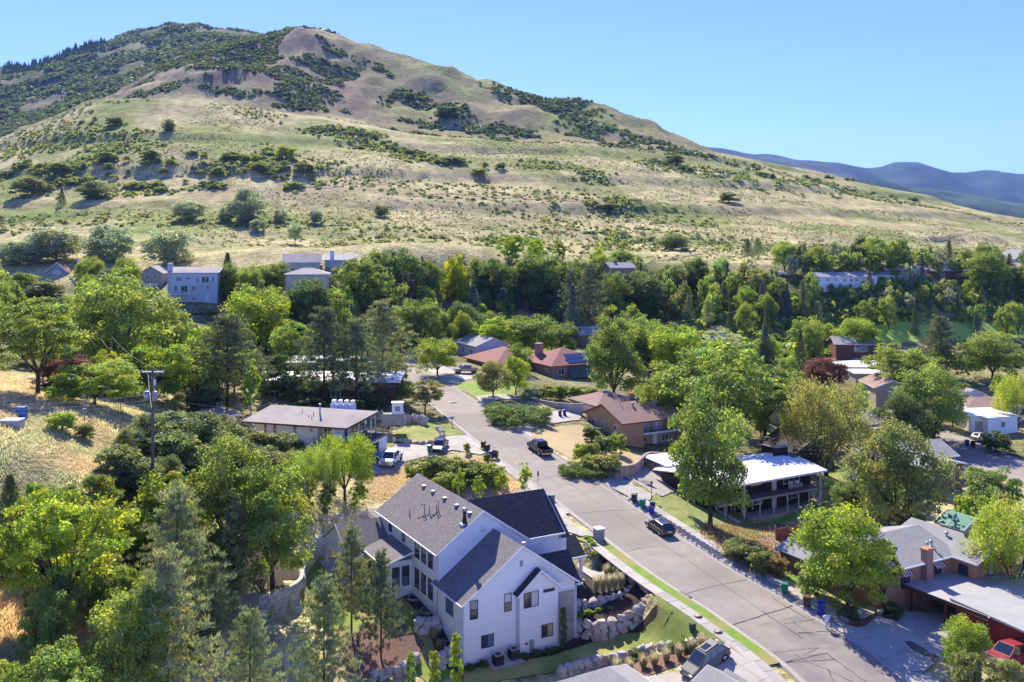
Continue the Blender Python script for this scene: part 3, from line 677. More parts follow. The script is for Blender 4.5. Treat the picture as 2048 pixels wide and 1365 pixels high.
def hiproof(par, x0, x1, y0, y1, ze, zr, roof, oh=.6, fascia='white', th=.15, inset=None):
    x0 -= oh; x1 += oh; y0 -= oh; y1 += oh; w = x1-x0; d = y1-y0; i = inset if inset is not None else min(w,d)/2
    if w >= d: r0, r1 = (x0+i,(y0+y1)/2,zr), (x1-i,(y0+y1)/2,zr)
    else: r0, r1 = ((x0+x1)/2,y0+i,zr), ((x0+x1)/2,y1-i,zr)
    vs = [(x0,y0,ze),(x1,y0,ze),(x1,y1,ze),(x0,y1,ze),r0,r1,(x0,y0,ze-th),(x1,y0,ze-th),(x1,y1,ze-th),(x0,y1,ze-th)]
    if w >= d: fs = [(0,1,5,4),(1,2,5),(2,3,4,5),(3,0,4)]
    else: fs = [(0,1,4),(1,2,5,4),(2,3,5),(3,0,4,5)]
    rf = MB().add(vs, fs+[(9,8,7,6)]).build('roof', M[roof], par)
    mb = MB(); mb.box(x0-.03,x1+.03,y0-.05,y0-.005,ze-th-.03,ze+.005); mb.box(x0-.03,x1+.03,y1+.005,y1+.05,ze-th-.03,ze+.005); mb.box(x0-.05,x0-.005,y0,y1,ze-th-.03,ze+.005); mb.box(x1+.005,x1+.05,y0,y1,ze-th-.03,ze+.005)
    mb.build('fascia', M[fascia], rf); return rf
def blockwall(par, x0,x1,y0,y1,z0,z1, m, name='wall'): return MB().box(x0,x1,y0,y1,z0,z1).build(name, M[m], par)
def chimney(par, x, y, z0, z1, w=.9, d=.6, m='brickred', cap='concrete', pots=0, name='chimney'):
    o = blockwall(par, x-w/2,x+w/2,y-d/2,y+d/2,z0,z1,m,name)
    MB().box(x-w/2-.06,x+w/2+.06,y-d/2-.06,y+d/2+.06,z1+.002,z1+.1).build('cap', M[cap], o)
    for i in range(pots):
        px = x-w/2+w*(i+.5)/pots; MB().cyl(px,y,z1+.1,z1+.35,.13,n=8).build('flue', M['metal'], o)
    return o
def pipe(par, x, y, z, h, r=.06, m='metal', cap=True, name='vent_pipe'):
    mb = MB().cyl(x,y,z-.3,z+h,r,n=8)
    if cap: mb.cyl(x,y,z+h,z+h+r*1.2,r*1.7,r*1.5,n=8)
    mb.cyl(x,y,z-.05,z+.05,r*2.4,r*1.2,n=8)
    return mb.build(name, M[m], par)
def posts(par, pts, z0, z1, w=.1, m='white', name='post'):
    for x, y in pts: MB().box(x-w/2,x+w/2,y-w/2,y+w/2,z0,z1).build(name, M[m], par)
def railing(par, a, b, z, h=.95, m='darkmetal', step=.13, postn=None):
    a = Vector((a[0],a[1],0)); b = Vector((b[0],b[1],0)); L = (b-a).length; d = (b-a)/L
    o = MB().tube([(a.x,a.y,z+h),(b.x,b.y,z+h)], .03, 4).tube([(a.x,a.y,z+.1),(b.x,b.y,z+.1)], .02, 4).build('railing', M[m], par)
    n = int(L/step); mb = MB()
    for i in range(1,n): p = a+d*(L*i/n); mb.box(p.x-.008,p.x+.008,p.y-.008,p.y+.008,z+.1,z+h)
    mb.build('baluster', M[m], o)['kind'] = 'stuff'
    k = max(1, int(L/2.2))
    for i in range(k+1): p = a+d*(L*i/k); MB().box(p.x-.04,p.x+.04,p.y-.04,p.y+.04,z-.1,z+h+.06).build('post', M[m], o)
    return o
def satdish(par, x, y, z, r=.35, name='satellite_dish', rot=R(160)):
    mb = MB(); n = 14
    vs = [(0,0,0)]; fs = []
    for k in range(1,4):
        rr_ = r*k/3
        for i in range(n): t = 2*math.pi*i/n; vs.append((math.cos(t)*rr_, .35*rr_*rr_/r*-1, math.sin(t)*rr_*1.05))
    for i in range(n): fs.append((0, 1+i, 1+(i+1)%n))
    for k in range(2):
        for i in range(n): fs.append((1+k*n+i, 1+(k+1)*n+i, 1+(k+1)*n+(i+1)%n, 1+k*n+(i+1)%n))
    mb.add(vs, fs, True); mb.tube([(0,.02,-r*.3),(0,.25,-r-.3)], .025, 5); mb.tube([(0,0,-r*.9),(0,-r*1.1,-.05)], .015, 4); mb.box(-.05,.05,-r*1.25,-r*1.05,-.08,.02)
    o = mb.build(name, M['greypaint'], par); o.location = (x,y,z+r+.3); o.rotation_euler = (R(-20),0,rot); return o
# ================================================= the white two-storey house in front
h = thing('house', 'tall white clapboard house with grey and black shingled roofs, beside the two-tier boulder walls', 'house', (-4.5,87,-40.2), NB)
gable(h, 0,12.35, 0,6.2, -1.0,5.9,10.25, 'y', ridge=6.17, rk=.35)
gable(h, 0,9.8, 5.8,22, 1.0,8.95,12.35, 'y', ridge=4.9, rk=.35)
# street wing: front slope cut along the valley
MB().box(9.6,14,5.8,13.8,1.0,9.0).build('wall', M['siding'], h)
MB().add([(13.98,5.8,8.9),(13.98,13.8,8.9),(13.98,9.8,12.2),(13.8,5.8,8.9),(13.8,13.8,8.9),(13.8,9.8,12.2)], [(0,1,2),(3,5,4),(0,2,5,3),(1,4,5,2),(0,3,4,1)]).build('gable_wall', M['siding'], h)
MB().slab([(10.25,5.4,8.85),(14.5,5.4,8.85),(14.5,9.8,12.45),(4.9,9.8,12.45)], .14).slab([(4.9,9.8,12.45),(14.5,9.8,12.45),(14.5,14.2,8.85),(10.25,14.2,8.85)], .14).build('street_wing_roof', M['shingled'], h)
MB().box(10.2,14.55,5.28,5.38,8.68,8.84).add([(14.52,5.35,8.86),(14.52,9.8,12.47),(14.52,9.8,12.22),(14.52,5.35,8.6),(14.58,5.35,8.86),(14.58,9.8,12.47),(14.58,9.8,12.22),(14.58,5.35,8.6)], [(0,3,2,1),(4,5,6,7),(0,1,5,4),(1,2,6,5),(2,3,7,6),(3,0,4,7)]).box(14.0,14.9,5.9,7.2,8.62,8.72).build('gutter', M['white'], h)
MB().slab([(14.1,5.7,8.3),(15.4,5.7,8.3),(15.4,9.8,11.6),(14.1,9.8,11.6)], .14).slab([(14.1,9.8,11.6),(15.4,9.8,11.6),(15.4,13.9,8.3),(14.1,13.9,8.3)], .14).build('lower_roof', M['shingled'], h)
MB().box(14,15.1,6.0,13.6,1.0,8.3).build('wall', M['siding'], h)
# side-entry roof over the right corner
MB().slab([(12.85,-.42,5.78),(12.85,2.1,8.3),(9.0,2.1,8.3)], .12).slab([(9.0,2.1,8.3),(12.85,2.1,8.3),(12.85,4.6,5.8),(12.5,4.6,5.8)], .12).build('entry_gable_roof', M['shingled'], h)
MB().add([(12.38,0,5.75),(12.38,4.4,5.75),(12.38,2.1,8.1),(12.2,0,5.75),(12.2,4.4,5.75),(12.2,2.1,8.1)], [(0,1,2),(3,5,4),(0,2,5,3),(1,4,5,2),(0,3,4,1)]).build('gable_wall', M['siding'], h)
MB().box(12.3,12.95,-.55,-.43,5.55,5.72).build('gutter', M['white'], h)
# porch roof and posts
MB().slab([(13.6,5.5,5.95),(17.3,5.5,5.95),(17.3,7.7,7.55),(13.6,7.7,7.55)], .14).slab([(13.6,7.7,7.55),(17.3,7.7,7.55),(17.3,9.9,5.95),(13.6,9.9,5.95)], .14).build('porch_roof', M['shingled'], h)
MB().box(13.6,17.4,5.38,5.5,5.72,5.92).box(17.3,17.36,5.5,9.9,5.7,5.95).build('gutter', M['white'], h)
posts(h, [(16.9,5.9),(16.9,9.5),(13.9,5.9)], 2.9, 5.8, .28)
MB().box(12.4,17.2,5.5,10,2.6,3.25).build('porch_floor', M['concrete'], h)
MB().box(12.4,14.0,3,5.8,1,6.1).build('wall', M['siding'], h)
# front bay
MB().box(5.7,9.95,-.6,.02,-.7,6.1).build('bay_wall', M['siding'], h)
MB().add([(5.7,-.6,6.1),(9.95,-.6,6.1),(7.83,-.6,7.75),(5.7,0,6.1),(9.95,0,6.1),(7.83,0,7.75)], [(0,1,2),(3,5,4)]).build('bay_gable', M['white'], h)
MB().slab([(5.25,-1.0,5.88),(7.83,-1.0,7.98),(7.83,.1,7.98),(5.25,.1,5.88)], .12).slab([(7.83,-1.0,7.98),(10.4,-1.0,5.88),(10.4,.1,5.88),(7.83,.1,7.98)], .12).build('bay_roof', M['shingled'], h)
mb = MB()
for a, b in (((5.2,5.84),(7.83,8.0)),((7.83,8.0),(10.45,5.84))):
    q = [(a[0],-1.01,a[1]),(b[0],-1.01,b[1]),(b[0],-1.01,b[1]-.22),(a[0],-1.01,a[1]-.22)]; mb.add(q+[(x,-1.06,z) for x,y,z in q], [(3,2,1,0),(4,5,6,7),(0,1,5,4),(2,3,7,6)])
mb.build('fascia', M['white'], h)
for b_ in ((-.02,.12,-.03,0,-.3,5.5),(12.25,12.37,-.03,0,-.3,5.5),(5.68,5.8,-.63,-.6,-.6,6.1),(9.85,9.97,-.63,-.6,-.6,6.1),(-.03,0,0,.12,-.3,5.6),(-.03,0,5.7,5.85,2,8.8),(13.9,14.02,5.77,5.8,1,8.8)):
    MB().box(*b_).build('corner_board', M['white'], h)
MB().box(10.1,12.3,-.055,-.01,5.06,5.2).build('trim_board', M['white'], h)
MB().box(10.05,12.25,-.05,0,-1,5.05).build('stone_veneer', M['stonev'], h)
MB().box(-.04,12.39,-.04,6,-1.2,-.32).box(-.04,9.9,5.9,22.04,.8,2.3).box(5.66,9.99,-.64,0,-1.2,-.25).build('foundation', M['concrete2'], h)
for x, y in ((-.1,-.06),(12.42,-.1),(5.6,-.12)): MB().tube([(x,y,5.6),(x,y,-.4),(x,y-.3,-.5)], .05, 6).build('downpipe', M['white'], h)
MB().tube([(14.1,5.6,8.7),(14.1,5.7,3.4)], .05, 6).build('downpipe', M['white'], h)
for x, z, w, hh, nx, nz, y, g, g2 in ((1.02,4.2,.87,1.8,1,2,0,'glass','glassblue'),(4.66,4.25,.82,1.75,1,2,0,'glass','blind'),(2.46,1.25,1.36,1.25,2,1,0,'glass','glassblue'),(6.91,4.42,1.67,1.5,2,1,-.6,'glass','blind'),(8.92,5.55,1.3,.32,1,1,-.6,'glass',None),(8.72,1.2,1.35,1.27,2,1,-.6,'glass','blindtan')):
    window(h, x, y, z, w, hh, '-y', nx, nz, 'bronze', g, .06, .1, g2)
for y in (7.62,9.36,11.06):
    window(h, 0, y, 3.65, 1.2, 2.05, '-x', 1, 1, 'bronze', 'glass', .06, .08); window(h, 0, y, 6.8, 1.2, 1.8, '-x', 1, 1, 'bronze', 'glass', .06, .08)
for y in (14.8,18.6): window(h, 0, y, 7.45, .95, 1.1, '-x', 1, 1, 'bronze', 'glass', .06, .08)
window(h, 0, 3.1, 3.75, 1.7, 1.75, '-x', 2, 1, 'bronze', 'glassblue', .06, .08)
MB().box(6.0,6.35,-.03,0,8.3,8.9).build('gable_vent', M['greypaint'], h); MB().tube([(4.9,5.78,10.6),(4.9,5.72,10.6)], .3, 16).build('gable_vent', M['white'], h)
# sun room and covered patio behind
MB().box(-2.7,0,12.5,17.4,-1,6.25).build('wall', M['siding'], h)
MB().slab([(-3.3,12.1,6.15),(0,12.1,7.15),(0,18.6,7.15),(-3.3,18.6,6.15)], .16).build('sunroom_roof', M['shingle'], h)
MB().box(-3.42,-3.3,12.05,17.8,5.95,6.14).add([(-3.35,12.05,6.18),(0,12.05,7.2),(0,12.05,6.98),(-3.35,12.05,5.96),(-3.35,12.1,6.18),(0,12.1,7.2),(0,12.1,6.98),(-3.35,12.1,5.96)], [(0,3,2,1),(4,5,6,7),(0,1,5,4),(2,3,7,6)]).build('fascia', M['white'], h)
for x in (-.75,-1.85): window(h, x, 12.5, 3.6, .85, 2.1, '-y', 1, 2, 'bronze', 'glassblue', .06, .08, 'glass')
for y in (13.6,15.2,16.6): window(h, -2.7, y, 3.6, 1.1, 2.1, '-x', 1, 1, 'bronze', 'glass', .06, .08)
MB().slab([(-5.3,16.9,5.4),(0,16.9,5.4),(0,22,8.2),(-5.3,22,8.2)], .16).slab([(-5.3,22,8.2),(.3,22,8.2),(.3,26.8,5.5),(-5.3,26.8,5.5)], .16).build('patio_roof', M['shingle'], h)
mb = MB()
for a, b in (((16.8,5.35),(22,8.24)),((22,8.24),(26.9,5.45))):
    q = [(-5.31,a[0],a[1]),(-5.31,b[0],b[1]),(-5.31,b[0],b[1]-.25),(-5.31,a[0],a[1]-.25)]; mb.add(q+[(-5.37,y,z) for x,y,z in q], [(0,1,2,3),(7,6,5,4),(0,4,5,1),(2,6,7,3)])
mb.add([(-5.2,17.4,5.5),(-5.2,26.3,5.5),(-5.2,22,7.9),(-5.1,17.4,5.5),(-5.1,26.3,5.5),(-5.1,22,7.9)], [(0,2,1),(3,4,5)]); mb.box(-5.3,-5.1,17.2,26.5,5.2,5.5)
mb.build('patio_gable', M['white'], h)
posts(h, [(-5.0,17.6),(-5.0,26.0)], 2.0, 5.4, .38); MB().box(-5.6,0,17.4,26.8,2.0,2.6).build('patio_floor', M['concrete'], h)
MB().box(-.1,.3,22,26.5,2,5.5).build('wall', M['stonev'], h)
# roof furniture
def rz(x): return 8.95-.694*.4+.694*(x+.4)+.16
for y in (18.6,16.06,13.0,9.98,6.9):
    MB().box(3.8,4.2,y-.2,y+.2,rz(4.0)-.1,rz(4)+.22).build('roof_vent', M['metal'], h)
v_ = MB().box(8.0,8.35,2.9,3.25,8.9,9.45).build('roof_vent', M['metal'], h)
st = MB().cyl(3.13,6.3,rz(3.13)-.2,rz(3.13)+1.2,.17,n=12).cyl(3.13,6.3,rz(3.13)-.1,rz(3.13)+.5,.28,.2,n=12).build('flue_pipe', M['darkmetal'], h)
MB().cyl(3.13,6.3,rz(3.13)+1.2,rz(3.13)+1.5,.25,.22,n=12).build('cap', M['metal'], st); MB().box(2.7,3.5,5.95,6.65,rz(3.1)-.32,rz(3.1)-.02).build('flashing', M['white'], st)
def hooked(y, x, k):
    z = rz(x); pts = [(x,y,z),(x,y,z+.5),(x-.02,y+.03,z+.85)]
    if k: pts += [(x+.1,y+.15,z+1.0),(x,y+.35,z+1.02),(x-.15,y+.5,z+.9)]
    mb = MB().tube(pts, .045, 6); mb.tube([(x,y,z+.02),(x-.3,y-.12,rz(x-.3)+.03),(x-.55,y+.05,rz(x-.55)+.03),(x-.6,y+.35,rz(x-.6)+.03)], .04, 5)
    mb.build('vent_pipe', M['darkmetal'], h)
hooked(13.6,1.9,1); hooked(13.0,2.2,0); hooked(12.0,2.8,1); hooked(11.9,2.55,0)
pipe(h, 1.1, 15.8, rz(1.1), .55, .04, 'darkmetal', False)
# meters on the bay
MB().box(6.75,7.15,-.8,-.6,.35,1.3).cyl(6.85,-.75,-.5,.35,.05).build('electric_meter', M['greypaint'], h); MB().box(6.25,6.5,-.72,-.6,.95,1.1).build('gas_meter', M['darkmetal'], h)
for x in (3.2,3.75): MB().box(x-.08,x+.08,-.1,0,.35,.6).cyl(x,-.06,-.3,.35,.02,n=5).build('disconnect_box', M['greypaint'], h)
# air conditioners on their pad
M['acgreen'] = mat('dark grey green metal', (.03,.055,.06), rough=.5)
def frame_pt(hx, x, y, z=None):
    o = hx.location; c, s = math.cos(hx.rotation_euler.z), math.sin(hx.rotation_euler.z); X = o.x+c*x-s*y; Y = o.y+s*x+c*y
    return Vector((X, Y, G(X,Y) if z is None else o.z+z))
def acunit(loc, rot, label, group=None):
    a = thing('air_conditioner', label, 'air conditioner', loc, rot, group)
    MB().box(-.42,.42,-.42,.42,.05,.95).build('body', M['acgreen'], a)
    mb = MB()
    for k in range(12):
        z = .12+k*.065; mb.box(-.435,.435,-.435,-.42,z,z+.02).box(-.435,.435,.42,.435,z,z+.02).box(-.435,-.42,-.43,.43,z,z+.02).box(.42,.435,-.43,.43,z,z+.02)
    mb.build('grille', M['darkmetal'], a)['kind'] = 'stuff'
    MB().box(-.45,.45,-.45,.45,.96,1.0).build('top', M['metal'], a); MB().cyl(0,0,1.0,1.04,.3,.26,n=18).build('fan_guard', M['darkmetal'], a); return a
p = frame_pt(h, 2.95, -1.25); acunit(p+Vector((0,0,.18)), NB, 'left one of two dark air conditioners on the pad under the white gable')
p = frame_pt(h, 4.75, -1.05); acunit(p+Vector((0,0,.18)), NB, 'right one of the two dark air conditioners on the pad, beside the projecting bay')
c4 = [frame_pt(h, *q) for q in ((2.2,-1.9),(5.6,-1.9),(5.6,-.2),(2.2,-.2))]; drape('equipment_pad', [(v.x,v.y) for v in c4], M['concrete'], .17)
# window wells
for y in (11.2,8.0):
    q = frame_pt(h, -1.0, y); w_ = thing('window_well', ('far' if y > 10 else 'near')+' one of two pale steel window wells beside the white house', 'window well', q, NB)
    vs = []; n = 14
    for z in (-.3,.35):
        for r_ in (.8,.74):
            for i in range(n+1): t = math.pi/2+math.pi*i/n; vs.append((.95+math.cos(t)*r_*1.2, math.sin(t)*r_, z))
    fs = []; m_ = n+1
    for i in range(n): fs += [(i,i+1,2*m_+i+1,2*m_+i),(m_+i+1,m_+i,3*m_+i,3*m_+i+1),(2*m_+i,2*m_+i+1,3*m_+i+1,3*m_+i)]
    MB().add(vs, fs).build('rim', M['metal'], w_)
WH = h
def fp(o, x, y):                         # a house-local point on the world's ground plan
    return frame_pt(o, x, y)
# ================================================= the long white mid-century house across the driveway
h = thing('house', 'long low white house with tan roof, prow gable and black-railed deck over an open garage', 'house', (-38.6,139.5,-32.9), R(-17.4))
MB().box(0,13.4,0,10.2,-3,5.4).build('wall', M['stucco'], h)
MB().add([(13.4,0,5.4),(13.4,10.2,5.4),(13.4,5.2,6.7),(0,0,5.4),(0,10.2,5.4),(0,5.2,6.7)], [(0,1,2),(3,5,4),(0,2,5,3),(1,4,5,2),(0,3,4,1)]).build('gable_wall', M['stucco'], h)
rf = MB().slab([(-1.8,-.9,5.35),(15.7,-.9,5.35),(17.9,5.2,6.85),(-.4,5.2,6.85)], .14).slab([(-.4,5.2,6.85),(17.9,5.2,6.85),(15.7,11.2,5.35),(-1.8,11.2,5.35)], .14).build('roof', M['rolltan'], h)
def edge(par, a, b, hh, m, w=.06, name='fascia'):
    a = Vector(a); b = Vector(b); d = (b-a); nn_ = Vector((d.y,-d.x,0)).normalized()*w
    q = [a, b, b-Vector((0,0,hh)), a-Vector((0,0,hh))]
    MB().add(q+[p+nn_ for p in q], [(3,2,1,0),(4,5,6,7),(0,1,5,4),(2,3,7,6),(1,2,6,5),(3,0,4,7)]).build(name, M[m], par)
for a, b in (((-1.8,-.9,5.36),(15.7,-.9,5.36)),((15.7,-.9,5.36),(17.9,5.2,6.86)),((17.9,5.2,6.86),(15.7,11.2,5.36)),((-.4,5.2,6.86),(-1.8,-.9,5.36))): edge(rf, a, b, .26, 'brownwood')
for x in (1.78,3.38,6.8): window(h, x,0,3.3,.62,1.9,'-y',1,2,'white','glass',.07); window(h, x,0,1.3 if x > 5 else 2.2,.62,1.2 if x > 5 else .45,'-y',1,1,'white','glass',.07)
window(h, 9.5,0,4.2,.6,.6,'-y',1,1,'white','glass',.06); window(h, 12.2,0,2.9,1.5,2.1,'-y',2,1,'white','glass',.07); window(h, 3.9,0,1.2,1.5,.9,'-y',2,1,'white','glass',.07)
door(h, 11.0,0,2.85,.8,2.0,'-y','greypaint')
window(h, 13.4,5.0,3.0,4.6,2.1,'+x',4,1,'white','glass',.12); window(h, 13.4,8.6,3.0,1.8,2.1,'+x',1,1,'white','glass',.1)
posts(h, [(15.2,1.0),(16.6,5.2),(15.2,9.6)], 2.8, 5.6, .14)
MB().box(13.4,17.6,.4,9.6,2.45,2.78).build('deck', M['deck'], h)
MB().box(13.4,17.0,.6,9.4,-1,-.0).build('garage_floor', M['concrete2'], h)
MB().box(13.5,17.2,.4,.75,-1,2.45).build('garage_wall', M['stucco'], h); MB().box(13.5,17.2,9.2,9.6,-1,2.45).build('garage_wall', M['stucco'], h)
MB().box(16.95,17.2,6.9,9.2,-.3,2.45).build('garage_wall', M['stucco'], h); MB().box(16.9,17.25,.75,9.2,2.0,2.45).build('garage_lintel', M['white'], h)
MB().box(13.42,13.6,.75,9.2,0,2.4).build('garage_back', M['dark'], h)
railing(h, (17.5,.5), (17.5,9.5), 2.78); railing(h, (13.6,9.5), (17.5,9.5), 2.78); railing(h, (10.6,-1.2), (17.5,-1.2), 2.78) ; MB().box(10.4,17.5,-1.3,0,2.5,2.77).build('deck', M['deck'], h)
mb = MB()
for k in range(11): mb.box(7.2+k*.3,7.5+k*.3,-1.3,-.2,.05+k*.245,.12+k*.245)
mb.build('stair', M['deck'], h)['kind'] = 'stuff'; MB().tube([(7.2,-1.3,.9),(10.5,-1.3,3.6)],.03,4).build('handrail', M['darkmetal'], h)
pipe(h, 9.2,3.1,6.2,1.5,.14,'metal'); pipe(h, 5.9,3.6,6.4,.5,.05); pipe(h, 8.0,1.9,6.0,.3,.06,'darkmetal',False); pipe(h, 8.4,2.6,6.1,.5,.06,'darkmetal',False); pipe(h, 8.7,1.5,5.9,.45,.05)
a = acunit(frame_pt(h, 5.2,-1.0)+Vector((0,0,.1)), R(-17), 'grey air conditioner against the wall of the long low white house')
# shed beside it
h = thing('shed', 'small white shed with shallow brown roof left of the long white house', 'shed', (-44.6,140.5,-30.2), R(43))
MB().box(.4,3.2,.4,6.4,-2,2.9).build('wall', M['stucco'], h); hiproof(h, .4,3.2,.4,6.4,3.05,3.55,'shinglebrown',.5,'white'); MB().cyl(2.4,5.2,3.2,4.2,.04,n=6).build('vent_pipe', M['metal'], h); window(h,1.8,.4,1.2,.7,.7,'-y',1,1)
# the painted castle block
h = thing('castle_block', 'blue and white painted block with four battlements behind the long white house', 'castle playhouse', (-28.6,146.2,-29.5), R(-10))
M['castle'] = mat('blue and white washed paint', (.24,.42,.78), (.72,.76,.82), 1.3, .8, .02, bscale=6)
MB().box(0,3.9,0,.9,-1,3.2).build('wall', M['castle'], h)
for k in range(4): MB().box(.2+k*1.03,.2+k*1.03+.5,.0,.9,3.21,3.85).build('battlement', M['white'], h)
h = thing('camper_hut', 'small white hut with one window on a low pale plinth beyond the castle block', 'hut', (-20.8,151.5,-29.7), R(5))
MB().box(-.5,3.2,0,1.6,-1,.8).build('plinth', M['stonev'], h); MB().box(1.2,3.0,.1,1.5,.8,2.5).build('wall', M['white'], h); MB().box(1.1,3.1,0,1.6,2.5,2.65).build('roof', M['metal'], h); window(h,2.1,.1,1.3,.8,.7,'-y',2,1,'bronze','glassblue',.05)
# white flat-roofed building behind the pines
h = thing('house', 'low house with bright white flat roof half hidden behind the big pines', 'house', (-46,168,-30), R(2))
MB().box(0,25,0,9,-3,3.6).build('wall', M['brownwood'], h); MB().slab([(-.8,-.8,4.05),(25.8,-.8,4.05),(25.8,9.8,4.35),(-.8,9.8,4.35)], .35).build('roof', M['rollwhite'], h); MB().box(-.85,25.85,-.86,-.8,3.68,4.06).build('fascia', M['white'], h)
for x in (3,8,14,19): window(h,x,0,.9,1.8,1.3,'-y',2,1)
for x in (6,10): pipe(h,x,4,4.2,.5,.08)
h = thing('house', 'white roofed flat wing above the bright white roof, in blue shade', 'house', (-44,183,-28.5), R(2))
MB().box(0,16,0,8,-3,3.4).build('wall', M['brownwood'], h); MB().slab([(-.6,-.6,3.9),(16.6,-.6,3.9),(16.6,8.6,4.1),(-.6,8.6,4.1)], .3).build('roof', M['rollgrey'], h); window(h,4,0,.9,1.8,1.3,'-y',2,1)
# ================================================= tan brick house with the brown roof
h = thing('house', 'tan brick house with plain brown gabled roof and recessed balcony beside the straw lawn', 'house', (19.4,162.6,-37.4), NB)
x1 = 13.4; d = 11.4
MB().box(0,4.6,0,d,-3,4.95).build('wall', M['bricktan'], h); MB().box(4.6,x1,1.7,d,-3,4.95).build('wall', M['bricktan'], h)
MB().add([(0,0,4.95),(0,d,4.95),(0,5.7,7.15),(x1,0,4.95),(x1,d,4.95),(x1,5.7,7.15)], [(0,2,1),(3,4,5),(0,3,5,2),(1,2,5,4),(0,1,4,3)]).build('gable_wall', M['bricktan'], h)
rf = MB().slab([(-.6,-.7,4.85),(x1+.6,-.7,4.85),(x1+.6,5.7,7.35),(-.6,5.7,7.35)], .16).slab([(-.6,5.7,7.35),(x1+.6,5.7,7.35),(x1+.6,d+.7,4.85),(-.6,d+.7,4.85)], .16).build('roof', M['shinglebrown'], h)
for a, b in (((-.6,-.7,4.87),(x1+.6,-.7,4.87)),((-.6,5.7,7.37),(-.6,-.7,4.87)),((-.6,d+.7,4.87),(-.6,5.7,7.37))): edge(rf, a, b, .26, 'fasciared')
MB().box(4.6,x1,0,1.7,2.35,2.6).build('balcony', M['concrete'], h); MB().box(x1-.25,x1,0,1.7,-3,4.95).build('end_wall', M['bricktan'], h)
MB().box(4.6,x1-.2,-.05,-.0,2.3,2.62).build('fascia', M['white'], h)
railing(h, (4.7,.05), (x1-.3,.05), 2.6, .9, 'darkmetal', .14)
posts(h, [(7.4,.1)], 2.6, 4.9, .08)
window(h, 6.0,1.7,2.65,2.2,2.05,'-y',2,1,'white','blind',.08); window(h, 8.8,1.7,2.65,2.0,2.05,'-y',2,1,'white','blind',.08)
window(h, 5.7,1.7,.6,1.6,.9,'-y',2,1,'white','glass',.08); door(h, 8.3,1.7,-.1,.95,2.1,'-y','white'); window(h,10.6,1.7,.4,1.5,1.2,'-y',2,1,'white','glass',.08)
for y, w_ in ((8.9,1.5),(6.1,.7),(2.0,1.5)): window(h, 0,y,3.0,w_,1.15,'-x',2 if w_ > 1 else 1,1,'white','glass',.1,0,'blindtan')
MB().box(9.8,11.2,1.9,2.5,2.6,3.5).build('barbecue', M['darkmetal'], h)
for (x,y,k) in ((5.2,4.2,1),(7.3,6.0,1),(3.0,4.9,0),(10.2,4.0,1)):
    z = 4.85+min(y+.7,12.1-y)*.39
    if k: MB().cyl(x,y,z-.2,z+.35,.16,n=10).cyl(x,y,z+.35,z+.62,.3,.2,n=10).build('roof_turbine', M['metal'], h)
    else: pipe(h,x,y,z,.6,.06)
chimney(h, 7.2,7.4,5.5,8.1,1.5,.8,'brickpink','concrete'); MB().box(6.6,7.8,7.1,7.7,8.2,8.5).build('chimney_pot', M['terracotta'], h)
window(h, x1,6,3,1.5,1.2,'+x')
g = thing('garage', 'brown roofed garage wing behind the tan brick house with pale gutter', 'garage', (16.3,175.5,-34.5), NB)
MB().box(0,9.5,0,9,-3,2.5).build('wall', M['bricktan'], g); hiproof(g, 0,9.5,0,9,2.75,4.5,'shinglebrown',.6,'white'); MB().box(-.03,0,1.5,6.5,0,2.1).build('garage_door', M['white'], g); pipe(g,6,3,3.8,.5,.06)
# retaining wall of poured concrete between the two driveways
w_ = thing('retaining_wall', 'long plain concrete retaining wall below the hedge of the red roofed house', 'wall', (0,0,0))
def wallpath(par, pts, z0s, z1s, th, m, name='wall', cap=0):
    mb = MB(); n = len(pts); vs = []
    for i, p in enumerate(pts):
        a = Vector(pts[max(i-1,0)][:2]); b = Vector(pts[min(i+1,n-1)][:2]); d_ = (b-a).normalized(); nx = Vector((d_.y,-d_.x))*th/2; p = Vector(p[:2])
        for q in (p+nx, p-nx): vs += [(q.x,q.y,z0s[i]), (q.x,q.y,z1s[i])]
    fs = []
    for i in range(n-1):
        a = 4*i; b = a+4; fs += [(a,a+1,b+1,b),(a+1,a+3,b+3,b+1),(a+3,a+2,b+2,b+3)]
    fs += [(0,2,3,1),(4*n-4,4*n-3,4*n-1,4*n-2)]
    o = MB().add(vs, fs).build(name, M[m], par); return o
pts = [pix(1030,812,-33.6),pix(1060,818,-34),pix(1110,832,-34.2),pix(1140,836,-34.2),pix(1166,838,-34.3)]
wallpath(w_, pts, [p[2]-1.5 for p in pts], [-32.6,-31.9,-31.6,-31.5,-31.4], .35, 'concrete2')
